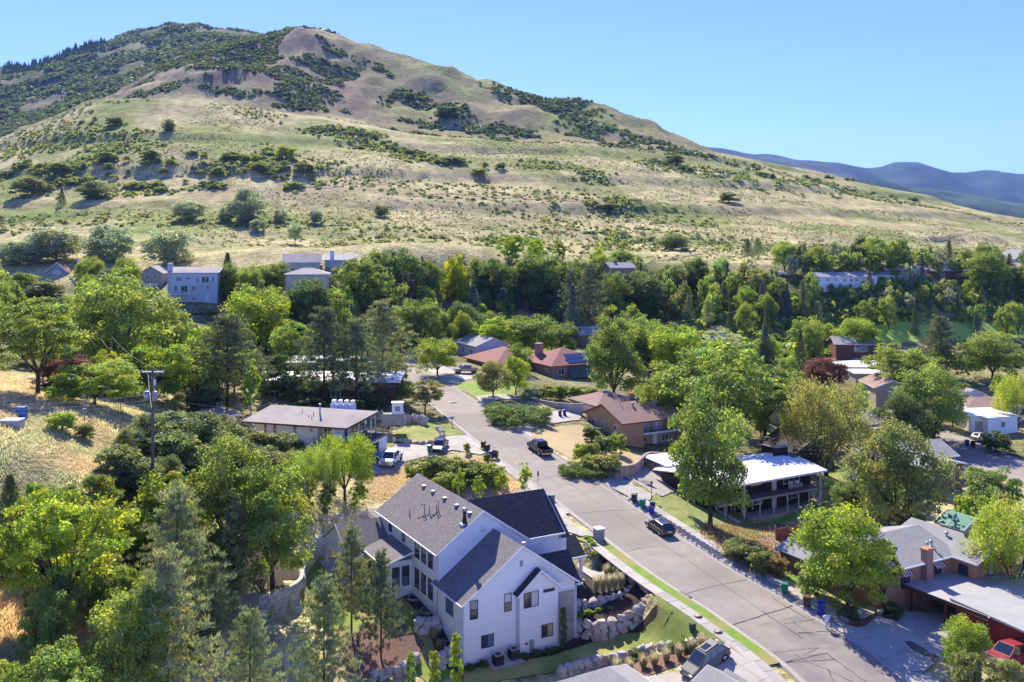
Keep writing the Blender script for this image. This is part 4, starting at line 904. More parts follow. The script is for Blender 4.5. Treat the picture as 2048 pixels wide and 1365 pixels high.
# ================================================= red roofed brick house with solar panels
h = thing('house', 'pinkish brick house with red hipped roof, solar panels and grey green awnings', 'house', (9.4,216.7,-35.6), NB)
MB().box(0,12.5,0,12,-3,4.9).build('wall', M['brickpink'], h); hiproof(h, 0,12.5,0,12,5.0,7.9,'shinglered',.7,'fasciared')
MB().box(-9,2,8,22,-3,4.8).build('wall', M['brickpink'], h); hiproof(h, -9,3,8,22,4.95,7.6,'shinglered',.7,'fasciared')
chimney(h, 2.2,9.2,5.5,8.6,1.5,1.0,'brickpink','concrete')
s_ = thing('solar_array', 'two dark blue rows of solar panels on the red hipped roof', 'solar panels', h.location, NB)
sl = 2.9/6.7
for r_, (xa, n_) in enumerate(((4.0,7),(3.4,8))):
    for k in range(n_):
        x = xa+k*1.02+.6; y0 = -.2+(1-r_)*1.75; z0 = 5.12+(y0+.7)*sl
        MB().add([(x,y0,z0),(x+.98,y0,z0),(x+.98,y0+1.6,z0+1.6*sl),(x,y0+1.6,z0+1.6*sl),(x,y0,z0-.05),(x+.98,y0,z0-.05),(x+.98,y0+1.6,z0+1.6*sl-.05),(x,y0+1.6,z0+1.6*sl-.05)],[(0,1,2,3),(0,4,5,1),(1,5,6,2),(2,6,7,3),(3,7,4,0)]).build('solar_panel', M['solar'], s_)
for y_, w2 in ((2.2,1.4),(6.5,1.4)): window(h, 0,y_,2.7,w2,1.5,'-x',2,1,'white','glassblue'); window(h,0,y_,.4,w2,.9,'-x',2,1)
window(h, 2.2,0,2.9,1.6,1.4,'-y',2,1,'white','glass'); window(h, 2.2,0,.2,1.4,.9,'-y',2,1,'white','glassblue'); window(h, 11.6,0,3.2,.8,.9,'-y',1,1); window(h,11.4,0,.6,.9,1.1,'-y',1,1)
for k in range(2): MB().slab([(3.9+k*2.8,-1.5,2.3),(6.6+k*2.8,-1.5,2.3),(6.6+k*2.8,-.02,4.6),(3.9+k*2.8,-.02,4.6)], .06).build('awning', M['awning'], h)
MB().box(4.2,9.6,-.04,0,0,2.1).build('patio_screen', M['awning'], h)
h.scale = s_.scale = (1.12,1.12,1.12)
g = thing('lean_to', 'pale flat roofed lean-to at the back corner of the red roofed house', 'outbuilding', frame_pt(h,13.2,5,0), NB)
MB().box(0,3.5,0,7,-2,4.4).build('wall', M['cream'], g); MB().slab([(-.3,-.4,4.7),(3.9,-.4,4.6),(3.9,7.4,4.6),(-.3,7.4,4.7)], .15).build('roof', M['rollwhite'], g); door(g,1.8,0,0,.9,2,'-y','greypaint')
# ================================================= dark brick house with the white roof and long balcony
h = thing('house', 'dark brown brick house with white sloping roof and balcony on slim white posts', 'house', (34.2,136.2,-41.4), NB)
MB().box(-6,15.8,2.3,12,-2,5.2).build('wall', M['brickdark'], h)
rf = MB().slab([(-7,-.4,5.35),(16.5,-.4,5.35),(16.5,6.2,6.35),(-7,6.2,6.35)], .16).slab([(-7,6.2,6.35),(16.5,6.2,6.35),(16.5,13,5.35),(-7,13,5.35)], .16).build('roof', M['rollwhite'], h)
edge(rf, (-7,-.4,5.36),(16.5,-.4,5.36), .28, 'white'); edge(rf, (16.5,-.4,5.36),(16.5,6.2,6.36), .28, 'white')
MB().box(-5,15.9,.1,2.3,2.45,2.7).build('balcony', M['deck'], h); MB().box(-5,15.9,.04,.1,2.4,2.72).build('fascia', M['rolltan'], h)
posts(h, [(0,.2),(15.6,.2)], -.5, 5.2, .2); posts(h, [(3.1,.2),(5.9,.2),(8.7,.2),(11.0,.2),(13.2,.2),(-3.6,.2)], -.5, 2.4, .12)
MB().box(-4,15.8,-.2,2.3,-.8,.02).build('patio', M['concrete2'], h)
door(h, 8.0,2.3,2.7); door(h, 8.0,2.3,.05); window(h, 11.6,2.3,3.3,3.4,1.3,'-y',3,1,'white','glass',.1); window(h, 4.3,2.3,3.9,2.0,.6,'-y',2,1,'white','glass',.1)
window(h, 4.6,2.3,.95,2.0,1.0,'-y',2,1,'white','glassblue',.1); window(h, 11.7,2.3,.9,2.2,1.2,'-y',2,1,'white','glass',.1); window(h, -1.0,2.3,.05,2.2,2.2,'-y',3,1,'white','glass',.1); window(h, -4.2,2.3,3.2,1.6,1.1,'-y',2,1)
chimney(h, 15.2,8.2,4,7.4,2.6,.8,'brickdark','concrete2',4)
pipe(h, 9.5,6.6,6.3,.5,.06); MB().slab([(15.0,5.2,6.42),(16.3,5.2,6.42),(16.3,7.6,6.40),(15.0,7.6,6.40)],.05).build('skylight', M['solar'], h)
MB().box(-.35,.0,2.28,2.31,0,2.3).build('white_panel', M['white'], h)
for k, (x, l_) in enumerate(((11.2,'left'),(12.6,'right'))):
    b = thing('garden_chair', l_+' of two white chairs on the balcony under the wide window', 'chair', frame_pt(h,x,1.7,2.72), NB)
    MB().box(-.45,.45,-.35,.35,.35,.45).build('seat', M['white'], b); MB().box(-.45,.45,.3,.38,.45,1.0).build('backrest', M['white'], b)
    for sx in (-.4,.4): MB().box(sx-.03,sx+.03,-.35,.35,.0,.62).build('leg', M['white'], b)
g = thing('carport', 'blue white carport roof at the end of the driveway beside the stone wall', 'carport', (21.8,149.5,-38.2), NB)
MB().slab([(-.4,-5.5,2.55),(6,-5.5,2.4),(6,1.2,2.7),(-.4,1.2,2.85)], .18).build('roof', M['rollwhite'], g); posts(g, [(0,-5.2),(0,1)], -.5, 2.4, .14); MB().box(5.6,6,-5,1,-.5,2.4).build('wall', M['brickdark'], g)
# ================================================= orange brick house with flat carport
h = thing('house', 'orange brick house with grey gabled roofs and striped window awnings', 'house', (49.1,98.4,-39.4), NB)
MB().box(-10.5,0,2.9,12.5,-1,5.0).build('wall', M['brickorange'], h); MB().box(-.02,7,0,10,-1,5.0).build('wall', M['brickorange'], h); MB().box(-14,-10.5,8,14,-1,4.6).build('wall', M['brickorange'], h)
gable(h, -10.5,.5, 2.9,12.5, 4.9,5.0,6.6,'x','brickorange','shinglegrey',.5,.14,'white',walls=True,name='roof')
gable(h, 0,7, 0,10, 4.9,5.0,6.3,'y','brickorange','shinglegrey',.5,.14,'white')
gable(h, -14,-10.5, 8,14, 4.0,4.6,5.4,'y','brickorange','shinglegrey',.4,.14,'greypaint')
o = MB().box(-4.9,-3.9,2.15,2.9,-1,6.3).build('chimney', M['brickpink'], h); MB().box(-5.0,-3.8,2.1,3.0,6.3,6.45).build('cap', M['brickorange'], o); MB().cyl(-4.4,2.5,6.75,7.1,.15).build('flue', M['metal'], o)
window(h, 0,1.4,2.9,1.1,1.4,'-x',2,1,'bronze','glass'); window(h, 2.6,0,3.1,.9,1.5,'-y',1,1,'bronze','blind'); window(h,-2.2,2.9,3.2,1.1,1.1,'-y',1,1,'bronze','glass'); window(h,-7.4,2.9,2.6,1.4,1.2,'-y',2,1,'bronze','glass')
def striped(par, x, y, z, w, dd, hh):
    n = 8
    for k in range(n):
        a = x-w/2+w*k/n; b = a+w/n
        MB().slab([(a,y-dd,z),(b,y-dd,z),(b,y,z+hh),(a,y,z+hh)], .03).build('awning_stripe', M['redpaint'] if k % 2 else M['white'], par)
for x in (-2.2,-7.4):
    e = obj('awning', None, h); striped(e, x,2.88,4.1,1.5,.6,.45)
    MB().tube([(x-.75,2.3,4.1),(x+.75,2.3,4.1)],.015,4).build('awning_bar', M['metal'], e)
pipe(h,-7.5,6,5.9,.5,.15); pipe(h,-1.5,4.2,5.7,.5,.12); pipe(h,2.2,5,5.8,.5,.14); satdish(h, 3.2,3.2,5.9,.35)
g = thing('carport', 'wide flat grey carport roof in front of the orange brick house', 'carport', (41.1,96.9,-38.9), NB)
MB().slab([(0,-9.2,2.45),(12.5,-9.2,2.45),(12.5,1.2,2.65),(0,1.2,2.65)], .28).build('roof', M['rollgrey'], g)
MB().box(-.04,0,-9.2,1.2,2.25,2.62).build('fascia', M['brownwood'], g); MB().box(0,12.5,-9.24,-9.2,2.05,2.46).build('fascia', M['redpaint'], g)
posts(g, [(.2,-.5),(.2,-4.5),(.25,-8.9)], -.6, 2.2, .18, 'brownwood'); MB().box(8,12.4,-9,0,-1,2.1).build('wall', M['redpaint'], g); MB().box(.5,8,.6,1.0,-1,2.1).build('wall', M['stucco'], g); MB().box(4.5,8.0,-9.1,-8.9,-1,2.1).build('wall', M['redpaint'], g)
g = thing('garage', 'dark red garage with white door beside the flat carport at the right edge', 'garage', (51.5,86.5,-39.6), NB)
MB().box(-3.2,8,0,9,-1,2.7).build('wall', M['redpaint'], g); MB().slab([(-3.6,-.4,2.9),(8.4,-.4,2.9),(8.4,9.4,3.5),(-3.6,9.4,3.5)], .2).build('roof', M['rollgrey'], g)
o = MB().box(-1.8,.9,-.06,0,0,2.1).build('garage_door', M['white'], g)
for k in range(4): MB().box(-1.7,.8,-.09,-.065,.08+k*.5,.5+k*.5).build('door_panel', M['white'], o)
b = thing('basketball_hoop', 'round backed basketball hoop leaning over the edge of the flat carport roof', 'basketball hoop', frame_pt(g,-9.2,2.3,0)+Vector((0,0,2.9)), R(-20))
mb = MB(); mb.tube([(0,-.03,1.0),(0,.03,1.0)], .62, 20); mb.build('backboard', M['greypaint'], b)
rim = MB(); rim.tube([(.23*math.cos(t*.5236),-.3+.23*math.sin(t*.5236),.75) for t in range(13)], .02, 5, False); rim.build('rim', mat('orange rim', (.5,.12,.03)), b)
for sx in (-.35,.35): MB().tube([(sx,.05,.8),(sx*2.0,1.1,-.2)], .03, 5).build('brace', M['metal'], b)
# ================================================= roofs at the bottom edge of the picture
h = thing('house', 'nearest house at the bottom edge, only its pale grey hip roof showing', 'house', pix(1215,1395,-38.5), NB)
zc = 4.2
x0, y0, z0 = h.location
def hloc(px, py, z): 
    X, Y, Z = pix(px,py,z); c, s = math.cos(NB), math.sin(NB); dx = X-x0; dy = Y-y0; return (dx*c+dy*s, -dx*s+dy*c, Z-z0)
ap = hloc(1217,1333,-32.6); e1 = hloc(1090,1372,-34.4); e2 = hloc(1290,1372,-34.4)
MB().slab([(ap[0]-6.2,-9,1.5),(ap[0]+5.6,-9,1.5),(ap[0]+5.6,ap[1]+3.2,3.3),(ap[0]-6.2,ap[1]+3.2,3.3)], .1) if False else None
hiproof(h, ap[0]-5.2,ap[0]+5.2, ap[1]-10,ap[1]+5.2, ap[2]-3.4, ap[2],'rollgrey' if False else 'shinglegrey',.5,'white'); MB().box(ap[0]-5.2,ap[0]+5.2,ap[1]-10,ap[1]+5.2,-4,ap[2]-3.5).build('wall', M['cream'], h); MB().box(ap[0]-1.8,ap[0]-1.4,ap[1]-1,ap[1]-.6,ap[2]-1.6,ap[2]-.9).build('roof_vent', M['darkmetal'], h)
h = thing('house', 'grey gabled roof at the bottom edge in front of the parked silver car', 'house', pix(1425,1400,-38.5), NB)
x0, y0, z0 = h.location; ap = hloc(1424,1336,-34.1)
gable(h, ap[0]-3.2,ap[0]+3.2, ap[1]-9,ap[1], -3, ap[2]-1.9, ap[2]-.1,'y','cream','shinglegrey',.5,.14,'white')
g2 = hloc(1450,1343,-34.4); gable(h, g2[0]-1.5,g2[0]+2.6, g2[1]-9,g2[1], -3, g2[2]-1.6, g2[2]-.2,'y','cream','shinglegrey',.4,.14,'white')
# ================================================= simple further houses
def house(label, px, py, z, w, d, hh, roof='gable', rot=28.9, wall='cream', rm='shinglegrey', pitch=.4, axis='x', wins=(), chim=None, fascia='white', oh=.5, cat='house', name='house', pos=None, ridge=None):
    loc = Vector(pix(px,py,z)) if pos is None else Vector(pos)
    t = thing(name, label, cat, loc, R(rot))
    if roof == 'gable':
        half = (d if axis == 'x' else w)/2; gable(t, 0,w,0,d,-3,hh,hh+half*pitch,axis,wall,rm,oh,.14,fascia); zt = hh+half*pitch
    elif roof == 'hip': MB().box(0,w,0,d,-3,hh).build('wall', M[wall], t); zt = hh+min(w,d)/2*pitch; hiproof(t,0,w,0,d,hh+.1,zt,rm,oh,fascia)
    else: MB().box(0,w,0,d,-3,hh).build('wall', M[wall], t); MB().slab([(-oh,-oh,hh+.25),(w+oh,-oh,hh+.25),(w+oh,d+oh,hh+.45),(-oh,d+oh,hh+.45)], .24).build('roof', M[rm], t); zt = hh+.4
    for wd in wins:
        f = wd[0]; x, zz, ww, wh = wd[1:5]; g = wd[5] if len(wd) > 5 else 'glass'
        if f == 'f': window(t, x,0,zz,ww,wh,'-y',2 if ww > 1 else 1,1,'white',g,.1)
        elif f == 'l': window(t, 0,x,zz,ww,wh,'-x',2 if ww > 1 else 1,1,'white',g,.1)
        elif f == 'd': door(t, x,0,zz,ww,wh)
        elif f == 'g':
            o = MB().box(x-ww/2,x+ww/2,-.06,0,zz,zz+wh).build('garage_door', M[g if g != 'glass' else 'white'], t)
            for k in range(4): MB().box(x-ww/2+.1,x+ww/2-.1,-.09,-.062,zz+.06+k*wh/4,zz+wh/4-.02+k*wh/4).build('door_panel', M[g if g != 'glass' else 'white'], o)
    if chim: chimney(t, chim[0],chim[1],hh-.5,zt+(chim[2] if len(chim) > 2 else .8),chim[3] if len(chim) > 3 else 1.1,.8,chim[4] if len(chim) > 4 else 'brickred')
    return t
# blue grey three-level house on the left, with its balconies
h = house('three-storey pale blue house with two balconies, left of centre behind the trees', 341,605,-17.5, 12.4,9,8.0,'gable',4,'siding2','rolltan',.28,'x',
    (('f',2.2,5.6,1.6,1.2,'glassblue'),('f',4.6,6.0,1.3,.8,'glassblue'),('f',7.1,5.4,.9,1.4,'glassblue'),('f',9.2,5.2,2.0,1.7),('f',11.2,5.4,.8,1.4,'glassblue'),('f',9.9,3.4,.9,.9,'glassblue'),('f',1.4,2.9,1.0,1.6,'glassblue'),('f',3.6,2.7,1.9,1.8),('f',6.2,2.9,1.4,1.5,'glassblue'),('f',2.4,.4,1.5,.9,'glassblue'),('f',6.2,.4,1.2,.9,'glassblue'),('d',9.8,.1,.95,2)))
chimney(h, -.5,1.6,-2,10.4,1.1,1.3,'siding2','white')
for a,b,z in ((7.6,11.0,5.0),(1.2,5.8,2.3)): MB().box(a,b,-1.4,0,z-.18,z).build('balcony', M['white'], h); railing(h,(a,-1.35),(b,-1.35),z,.9,'greypaint',.2)
house('red roofed house with a white arched window in its grey front gable', 60,570,-15.5, 14.5,8,5.0,'gable',2,'greypaint','shinglered',.55,'x',(('f',13,2.2,1.2,1.3,'glassblue'),('f',2.5,2.2,1.2,1.3)),(14.0,4,1.2,.8,'white'),pos=None)
h = bpy.data.objects[-1] if False else None
t = thing('house_gable', 'white trimmed grey dormer gable with the big arched window, under the red roof', 'gable front', Vector(pix(98,572,-15.5))+Vector((0,-1.6,0)), R(2))
gable(t, 0,6.6,0,3,-3,4.6,7.4,'y','greypaint','shinglered',.4,.14,'white')
mb = MB(); vs = [(-1.5,0),(1.5,0),(1.5,1.5)]+[(1.5*math.cos(a*math.pi/8),1.5+1.3*math.sin(a*math.pi/8)) for a in range(1,8)]+[(-1.5,1.5)]
f = MB().add([(3.3+x,-.06,2.3+z) for x,z in vs]+[(3.3+x,0,2.3+z) for x,z in vs], [tuple(range(len(vs)))]+[(i,i+len(vs),(i+1)%len(vs)+len(vs),(i+1)%len(vs)) for i in range(len(vs))]).build('window', M['glassblue'], t)
mb = MB()
for x in (-1.5,-.5,.5,1.5): mb.box(3.3+x-.05,3.3+x+.05,-.12,-.05,2.3,3.9 if abs(x) > 1 else 4.9)
mb.box(1.8,4.8,-.12,-.05,3.75,3.85); mb.build('frame', M['white'], f)
house('beige two-storey gabled house left of the pale blue house', 280,583,-15.8, 6.2,9,5.4,'gable',6,'tanwall','shinglegrey',.6,'y',(('f',2.0,3.6,.9,1.2,'glassblue'),('f',4.2,3.6,.9,1.2,'glassblue'),('g',3,.1,4,2.2)))
house('low tan hip roof just right of the pale blue chimney house', 392,560,-13.5, 9,8,4.4,'hip',10,'cream','shinglebrown',.5)
house('grey and tan multi gabled roof house above the round dark trees', 566,560,-12.8, 11,9,5.4,'gable',12,'cream','rolltan',.5,'x',(('f',3,2.5,1.2,1.2),))
house('pale stucco house with salmon coloured roof under the grey gables', 572,585,-14.3, 10.5,8,4.6,'hip',8,'cream','shinglered' if False else 'rolltan',.4,'x',(('f',3,1.4,1.2,1.2),('f',7,1.4,1.2,1.2)))
house('white two-storey house with tall white chimney behind the willowy tree', 650,552,-12, 9,8,5.0,'gable',8,'siding2','rollgrey',.4,'x',(('f',6.5,3,1.3,1.1,'glassblue'),),(2.2,0,1.1,1.2,'white'))
house('small house gable at the far left edge below the grey shrubs', -22,590,-16.5, 6,6,3.4,'gable',0,'siding2','rollgrey',.4,'x')
house('dark brown roofed cottage among dark trees left of the yellow tree', 770,578,-15.5, 9,8,2.6,'gable',20,'brickred','shinglebrown',.5)
house('grey roofed white house above the parked tan pickup', 893,728,-31.2, 9,12,3.4,'gable',NB*57.3,'siding2','shinglegrey',.38,'y',(('l',3,1,1.4,1.2),('l',8,1,1.4,1.2),('f',3,1,1.2,1.2)),pos=(-9,236,-31))
house('small roof peeping out between trees above the pale grey roof', 800,672,-29.5, 7,8,3.2,'gable',20,'cream','rolltan',.4)
house('brick house with grey roof and chimney behind the tall maple', 1162,693,-33, 11,9,3.6,'gable',22,'brickpink','shinglegrey',.42,'x',(('f',3,1,1.5,1.3,'glassblue'),),(4,5,.6))
house('house with flat grey roof glimpsed above the big light green trees', 1425,705,-35, 12,9,3.2,'gable',22,'brickred','shinglegrey',.3,'x',(),(2,4,.5))
house('long orange roofed ranch house at the top of the wooded slope', 1560,565,-17, 27,9,3.0,'gable',10,'brickpink','rolltan',.3,'x',(('f',6,.8,2.2,1.3,'glassblue'),('f',14,.8,2.2,1.3,'glassblue')))
house('white house with tall grey gable behind the ranch houses', 1640,562,-16.5, 12,9,5.0,'gable',8,'siding2','shinglegrey',.45,'x',(('f',8,1.5,1.5,1.1),))
house('white ranch house with grey roof on top of the wooded slope', 1640,575,-18, 22,9,3.8,'gable',8,'siding','shinglegrey',.3,'x',(('f',9.5,1.9,1.6,1.2),('f',12,1.9,1.0,1.2),('f',20.5,1.6,1.2,1.4),('f',3,2.2,1.6,1.0),('f',6,2.2,1.6,1.0),('f',14,2.0,2.0,1.4,'glassblue'),('d',18,1.5,1,2)))
house('pale long house right of the white ranch house among bare trees', 1722,573,-18, 19,9,3.8,'hip',8,'siding2','rollgrey',.3,'x',(('f',4,1.4,2,1.2,'glassblue'),('f',11,1.4,2,1.2,'glassblue')))
house('house with steel blue roof and terrace near the bushy round tree', 1862,560,-16.5, 18,10,3.6,'gable',10,'brickred','shinglegrey',.45,'x',(('f',5,1.2,2,1.3,'glassblue'),('f',12,1.2,2,1.3)))
house('upper house with grey roof and dark wall beyond the steel blue roof', 1882,548,-14.5, 20,10,2.4,'gable',8,'brickpink','shinglegrey',.4)
house('low tan house at the right edge of the hillside row', 2000,552,-15, 22,10,3.2,'hip',6,'brickpink','rolltan',.35)
house('grey blue gabled cottage at the right end of the hillside row', 2030,535,-12, 14,9,3.4,'gable',20,'siding2','shinglegrey',.5,'y')
house('tan roofed house between conifers on the hillside road', 1755,555,-15, 20,8,3.0,'gable',8,'brickpink','rolltan',.3)
house('brick house half hidden at the middle of the tree belt', 1222,548,-13, 9,8,2.2,'gable',15,'brickpink','shinglegrey',.4,'x',(),(3,4,.7))
# right-hand middle distance
house('dark brick two-level house with grey roof and red chimney below the golf lawn', 1672,725,-35.5, 10.5,9,5.2,'gable',-6,'brickred','shinglegrey',.34,'x',(('f',6.8,3.0,3.6,1.5,'glassblue'),('f',6.5,.2,3.4,1.0,'blind')),(7.6,4.5,1.0,1.1,'brickpink'))
house('beige house with white low hip roof and satellite dish beside the purple tree', 1688,758,-36.5, 14,10,3.0,'hip',0,'cream','rollwhite',.22)
house('beige outbuilding with bright white curved roof under the purple tree', 1712,772,-37, 12,6,2.9,'flat',-2,'tanwall','rollwhite')
house('beige gabled house with brown roof between the two big round trees', 1752,812,-38, 7.5,11,4.2,'gable',-4,'tanwall','shinglebrown',.42,'y',(('f',5,2,.9,1.2),))
house('white flat roofed garage with tan door at the end of the side street', 1942,868,-39.3, 5.6,9,3.5,'flat',-12,'siding','rollwhite',.1,'x',(('g',2.6,0,3.6,2.5,'tanwall'),('f',-9,0,1,1)) [:1])
house('white side of the flat garage with one dark window', 1976,872,-39.3, 7.2,8.6,3.4,'flat',16,'siding','rollwhite',.1,'x',(('f',3.6,1.4,1.1,1.3),))
house('low brown roofed house behind the white flat garage', 1935,840,-38, 12,9,2.6,'hip',5,'cream','shinglebrown',.3)
house('tiny white cottage with one window behind the big round tree', 1925,815,-37, 5,5,2.8,'gable',10,'siding','shinglegrey',.4,'y',(('f',2.5,.9,1.4,1.1),))
house('pale blue house wall glimpsed under the spreading green tree', 1718,882,-40, 11,8,3.2,'gable',20,'siding2','rolltan',.35,'x',(('f',6,1,1.6,1.2),))
house('brown roofed house left of the spreading green tree', 1545,842,-38.5, 12,9,2.8,'gable',15,'cream','rolltan',.35,'x')
h = house('dark red brick house with grey roof, satellite dish and overhead wires', 1880,985,-39.8, 7.5,14,3.9,'gable',NB*57.3,'brickred','rollgrey',.22,'y',(('f',5.2,1.6,1.2,1.3,'glassblue'),('l',6,1.6,1.4,1.2)),pos=(65,144,-39.8))
satdish(h, 1.2,1.5,4.2,.45); posts(h,[(-.6,-.8)],-.5,3.6,.12)
h = house('upper grey roofed brick house with broad red chimney behind the dish roof', 1860,930,-39.8, 12,9,3.4,'gable',12,'brickred','shinglegrey',.35,'x',(),None,pos=(62,152,-39.6)); chimney(h, 1.5,7.0,3,6.8,2.0,.9,'brickpink')
posts(h,[(11.5,-.5),(8,-.5)],-.5,3.2,.12)
house('dark reddish barn behind the chimney of the white roofed house', 1590,935,-40.5, 9,8,2.8,'gable',30,'brickdark','brickdark',.45,'y')
h = house('small green roofed shed behind the mesh fence at right', 1925,1085,-38.8, 4.2,3.2,1.8,'gable',28.9,'bricktan','shinglegrey',.5,'y'); 
M['greenroof'] = mat('green metal roof', (.02,.2,.14), rough=.4)
for c in h.children:
    if c.name.startswith('roof'): c.data.materials[0] = M['greenroof']
house('blue shed peeping out beside the big tree', 1725,995,-40.3, 2.6,2.4,2.4,'flat',28.9,'blue','metal',.2,cat='shed',name='shed')
house('brick house hidden in the trees at the far left', 20,705,-22.5, 15,9,3.4,'gable',5,'brickred','rollgrey',.4,'x',(('f',4,1,1.6,1.2,'blind'),('f',11,1,1.6,1.2,'blind')))
house('blue grey club hut by the far golf road', 1955,647,-31, 6,5,2.6,'gable',0,'siding2','shinglegrey',.4)
# ------------------------------------------------ plants
def leafmat(tr=(1.35,1.3,.6,1), nm='foliage', k=.56):
    m = bpy.data.materials.new(nm); m.use_nodes = True; n = m.node_tree.nodes; l = m.node_tree.links
    for x in list(n): n.remove(x)
    out = n.new('ShaderNodeOutputMaterial'); oi = n.new('ShaderNodeObjectInfo'); at_ = n.new('ShaderNodeAttribute'); at_.attribute_name = 'tint'
    m1 = n.new('ShaderNodeMixRGB'); m1.blend_type = 'MULTIPLY'; m1.inputs[0].default_value = 1
    l.new(oi.outputs['Color'], m1.inputs[1]); l.new(at_.outputs['Color'], m1.inputs[2])
    d = n.new('ShaderNodeBsdfDiffuse'); t = n.new('ShaderNodeBsdfTranslucent'); g = n.new('ShaderNodeBsdfGlossy'); g.inputs['Roughness'].default_value = .45
    m2 = n.new('ShaderNodeMixRGB'); m2.blend_type = 'MULTIPLY'; m2.inputs[0].default_value = 1; m2.inputs[2].default_value = tr
    l.new(m1.outputs[0], m2.inputs[1]); l.new(m1.outputs[0], d.inputs[0]); l.new(m2.outputs[0], t.inputs[0]); g.inputs[0].default_value = (.5,.55,.6,1)
    a = n.new('ShaderNodeMixShader'); a.inputs[0].default_value = k; l.new(d.outputs[0], a.inputs[1]); l.new(t.outputs[0], a.inputs[2])
    b = n.new('ShaderNodeMixShader'); b.inputs[0].default_value = .035; l.new(a.outputs[0], b.inputs[1]); l.new(g.outputs[0], b.inputs[2])
    l.new(b.outputs[0], out.inputs[0]); return m
M['leaf'] = leafmat(); M['needle'] = leafmat((1.15,1.15,.7,1), 'needles', .35); M['dryleaf'] = leafmat((1.05,.98,.8,1), 'dry blades', .6)
M['bark'] = mat('bark', (.11,.085,.065), (.06,.045,.035), 4, .95); M['pinebark'] = mat('pine bark', (.13,.07,.05), (.06,.04,.03), 4, .95); M['birch'] = mat('white bark', (.6,.58,.53), (.4,.38,.34), 5, .8)
def unit(v): return v/np.maximum(np.linalg.norm(v, axis=-1, keepdims=True), 1e-6)
def leaves(centers, rad, nper, size, r, aspect=.6, flat=1.0, upb=.35, shell=.55, tintv=.22, droop=0, needle=False):
    """quads spread through clumps. centers (K,3), rad (K,)"""
    K = len(centers); idx = np.repeat(np.arange(K), nper); N = len(idx)
    dirv = unit(r.normal(size=(N,3))); dirv[:,2] = np.where(dirv[:,2] < -.2, -dirv[:,2]*.7, dirv[:,2]); dirv = unit(dirv)
    rr_ = (shell+(1-shell)*r.random(N))*rad[idx]*r.uniform(.75,1.12,N)
    pos = centers[idx]+dirv*rr_[:,None]*np.array([1,1,flat]); pos[:,2] -= droop*np.abs(r.random(N))*rad[idx]
    nrm = unit(dirv*.6+np.array([0,0,upb])+r.normal(size=(N,3))*.55)
    t = unit(np.cross(nrm, r.normal(size=(N,3)))); b = np.cross(nrm, t)
    if needle: t = unit(dirv*.8+np.array([0,0,.5])+r.normal(size=(N,3))*.4); b = unit(np.cross(t, r.normal(size=(N,3))))
    s = size*r.uniform(.6,1.35,N)[:,None]
    V = np.stack([pos-t*s, pos-b*s*aspect, pos+t*s, pos+b*s*aspect], 1).reshape(-1,3)
    cl = r.uniform(1-tintv, 1+tintv, K)[idx]*r.uniform(.8,1.2,N); hue = r.normal(0,.07,K)[idx]+r.normal(0,.05,N)
    tint = np.stack([cl*(1+hue*1.6), cl*(1+hue*.3), cl*(1-hue)], 1)
    return V, np.repeat(tint, 4, axis=0)
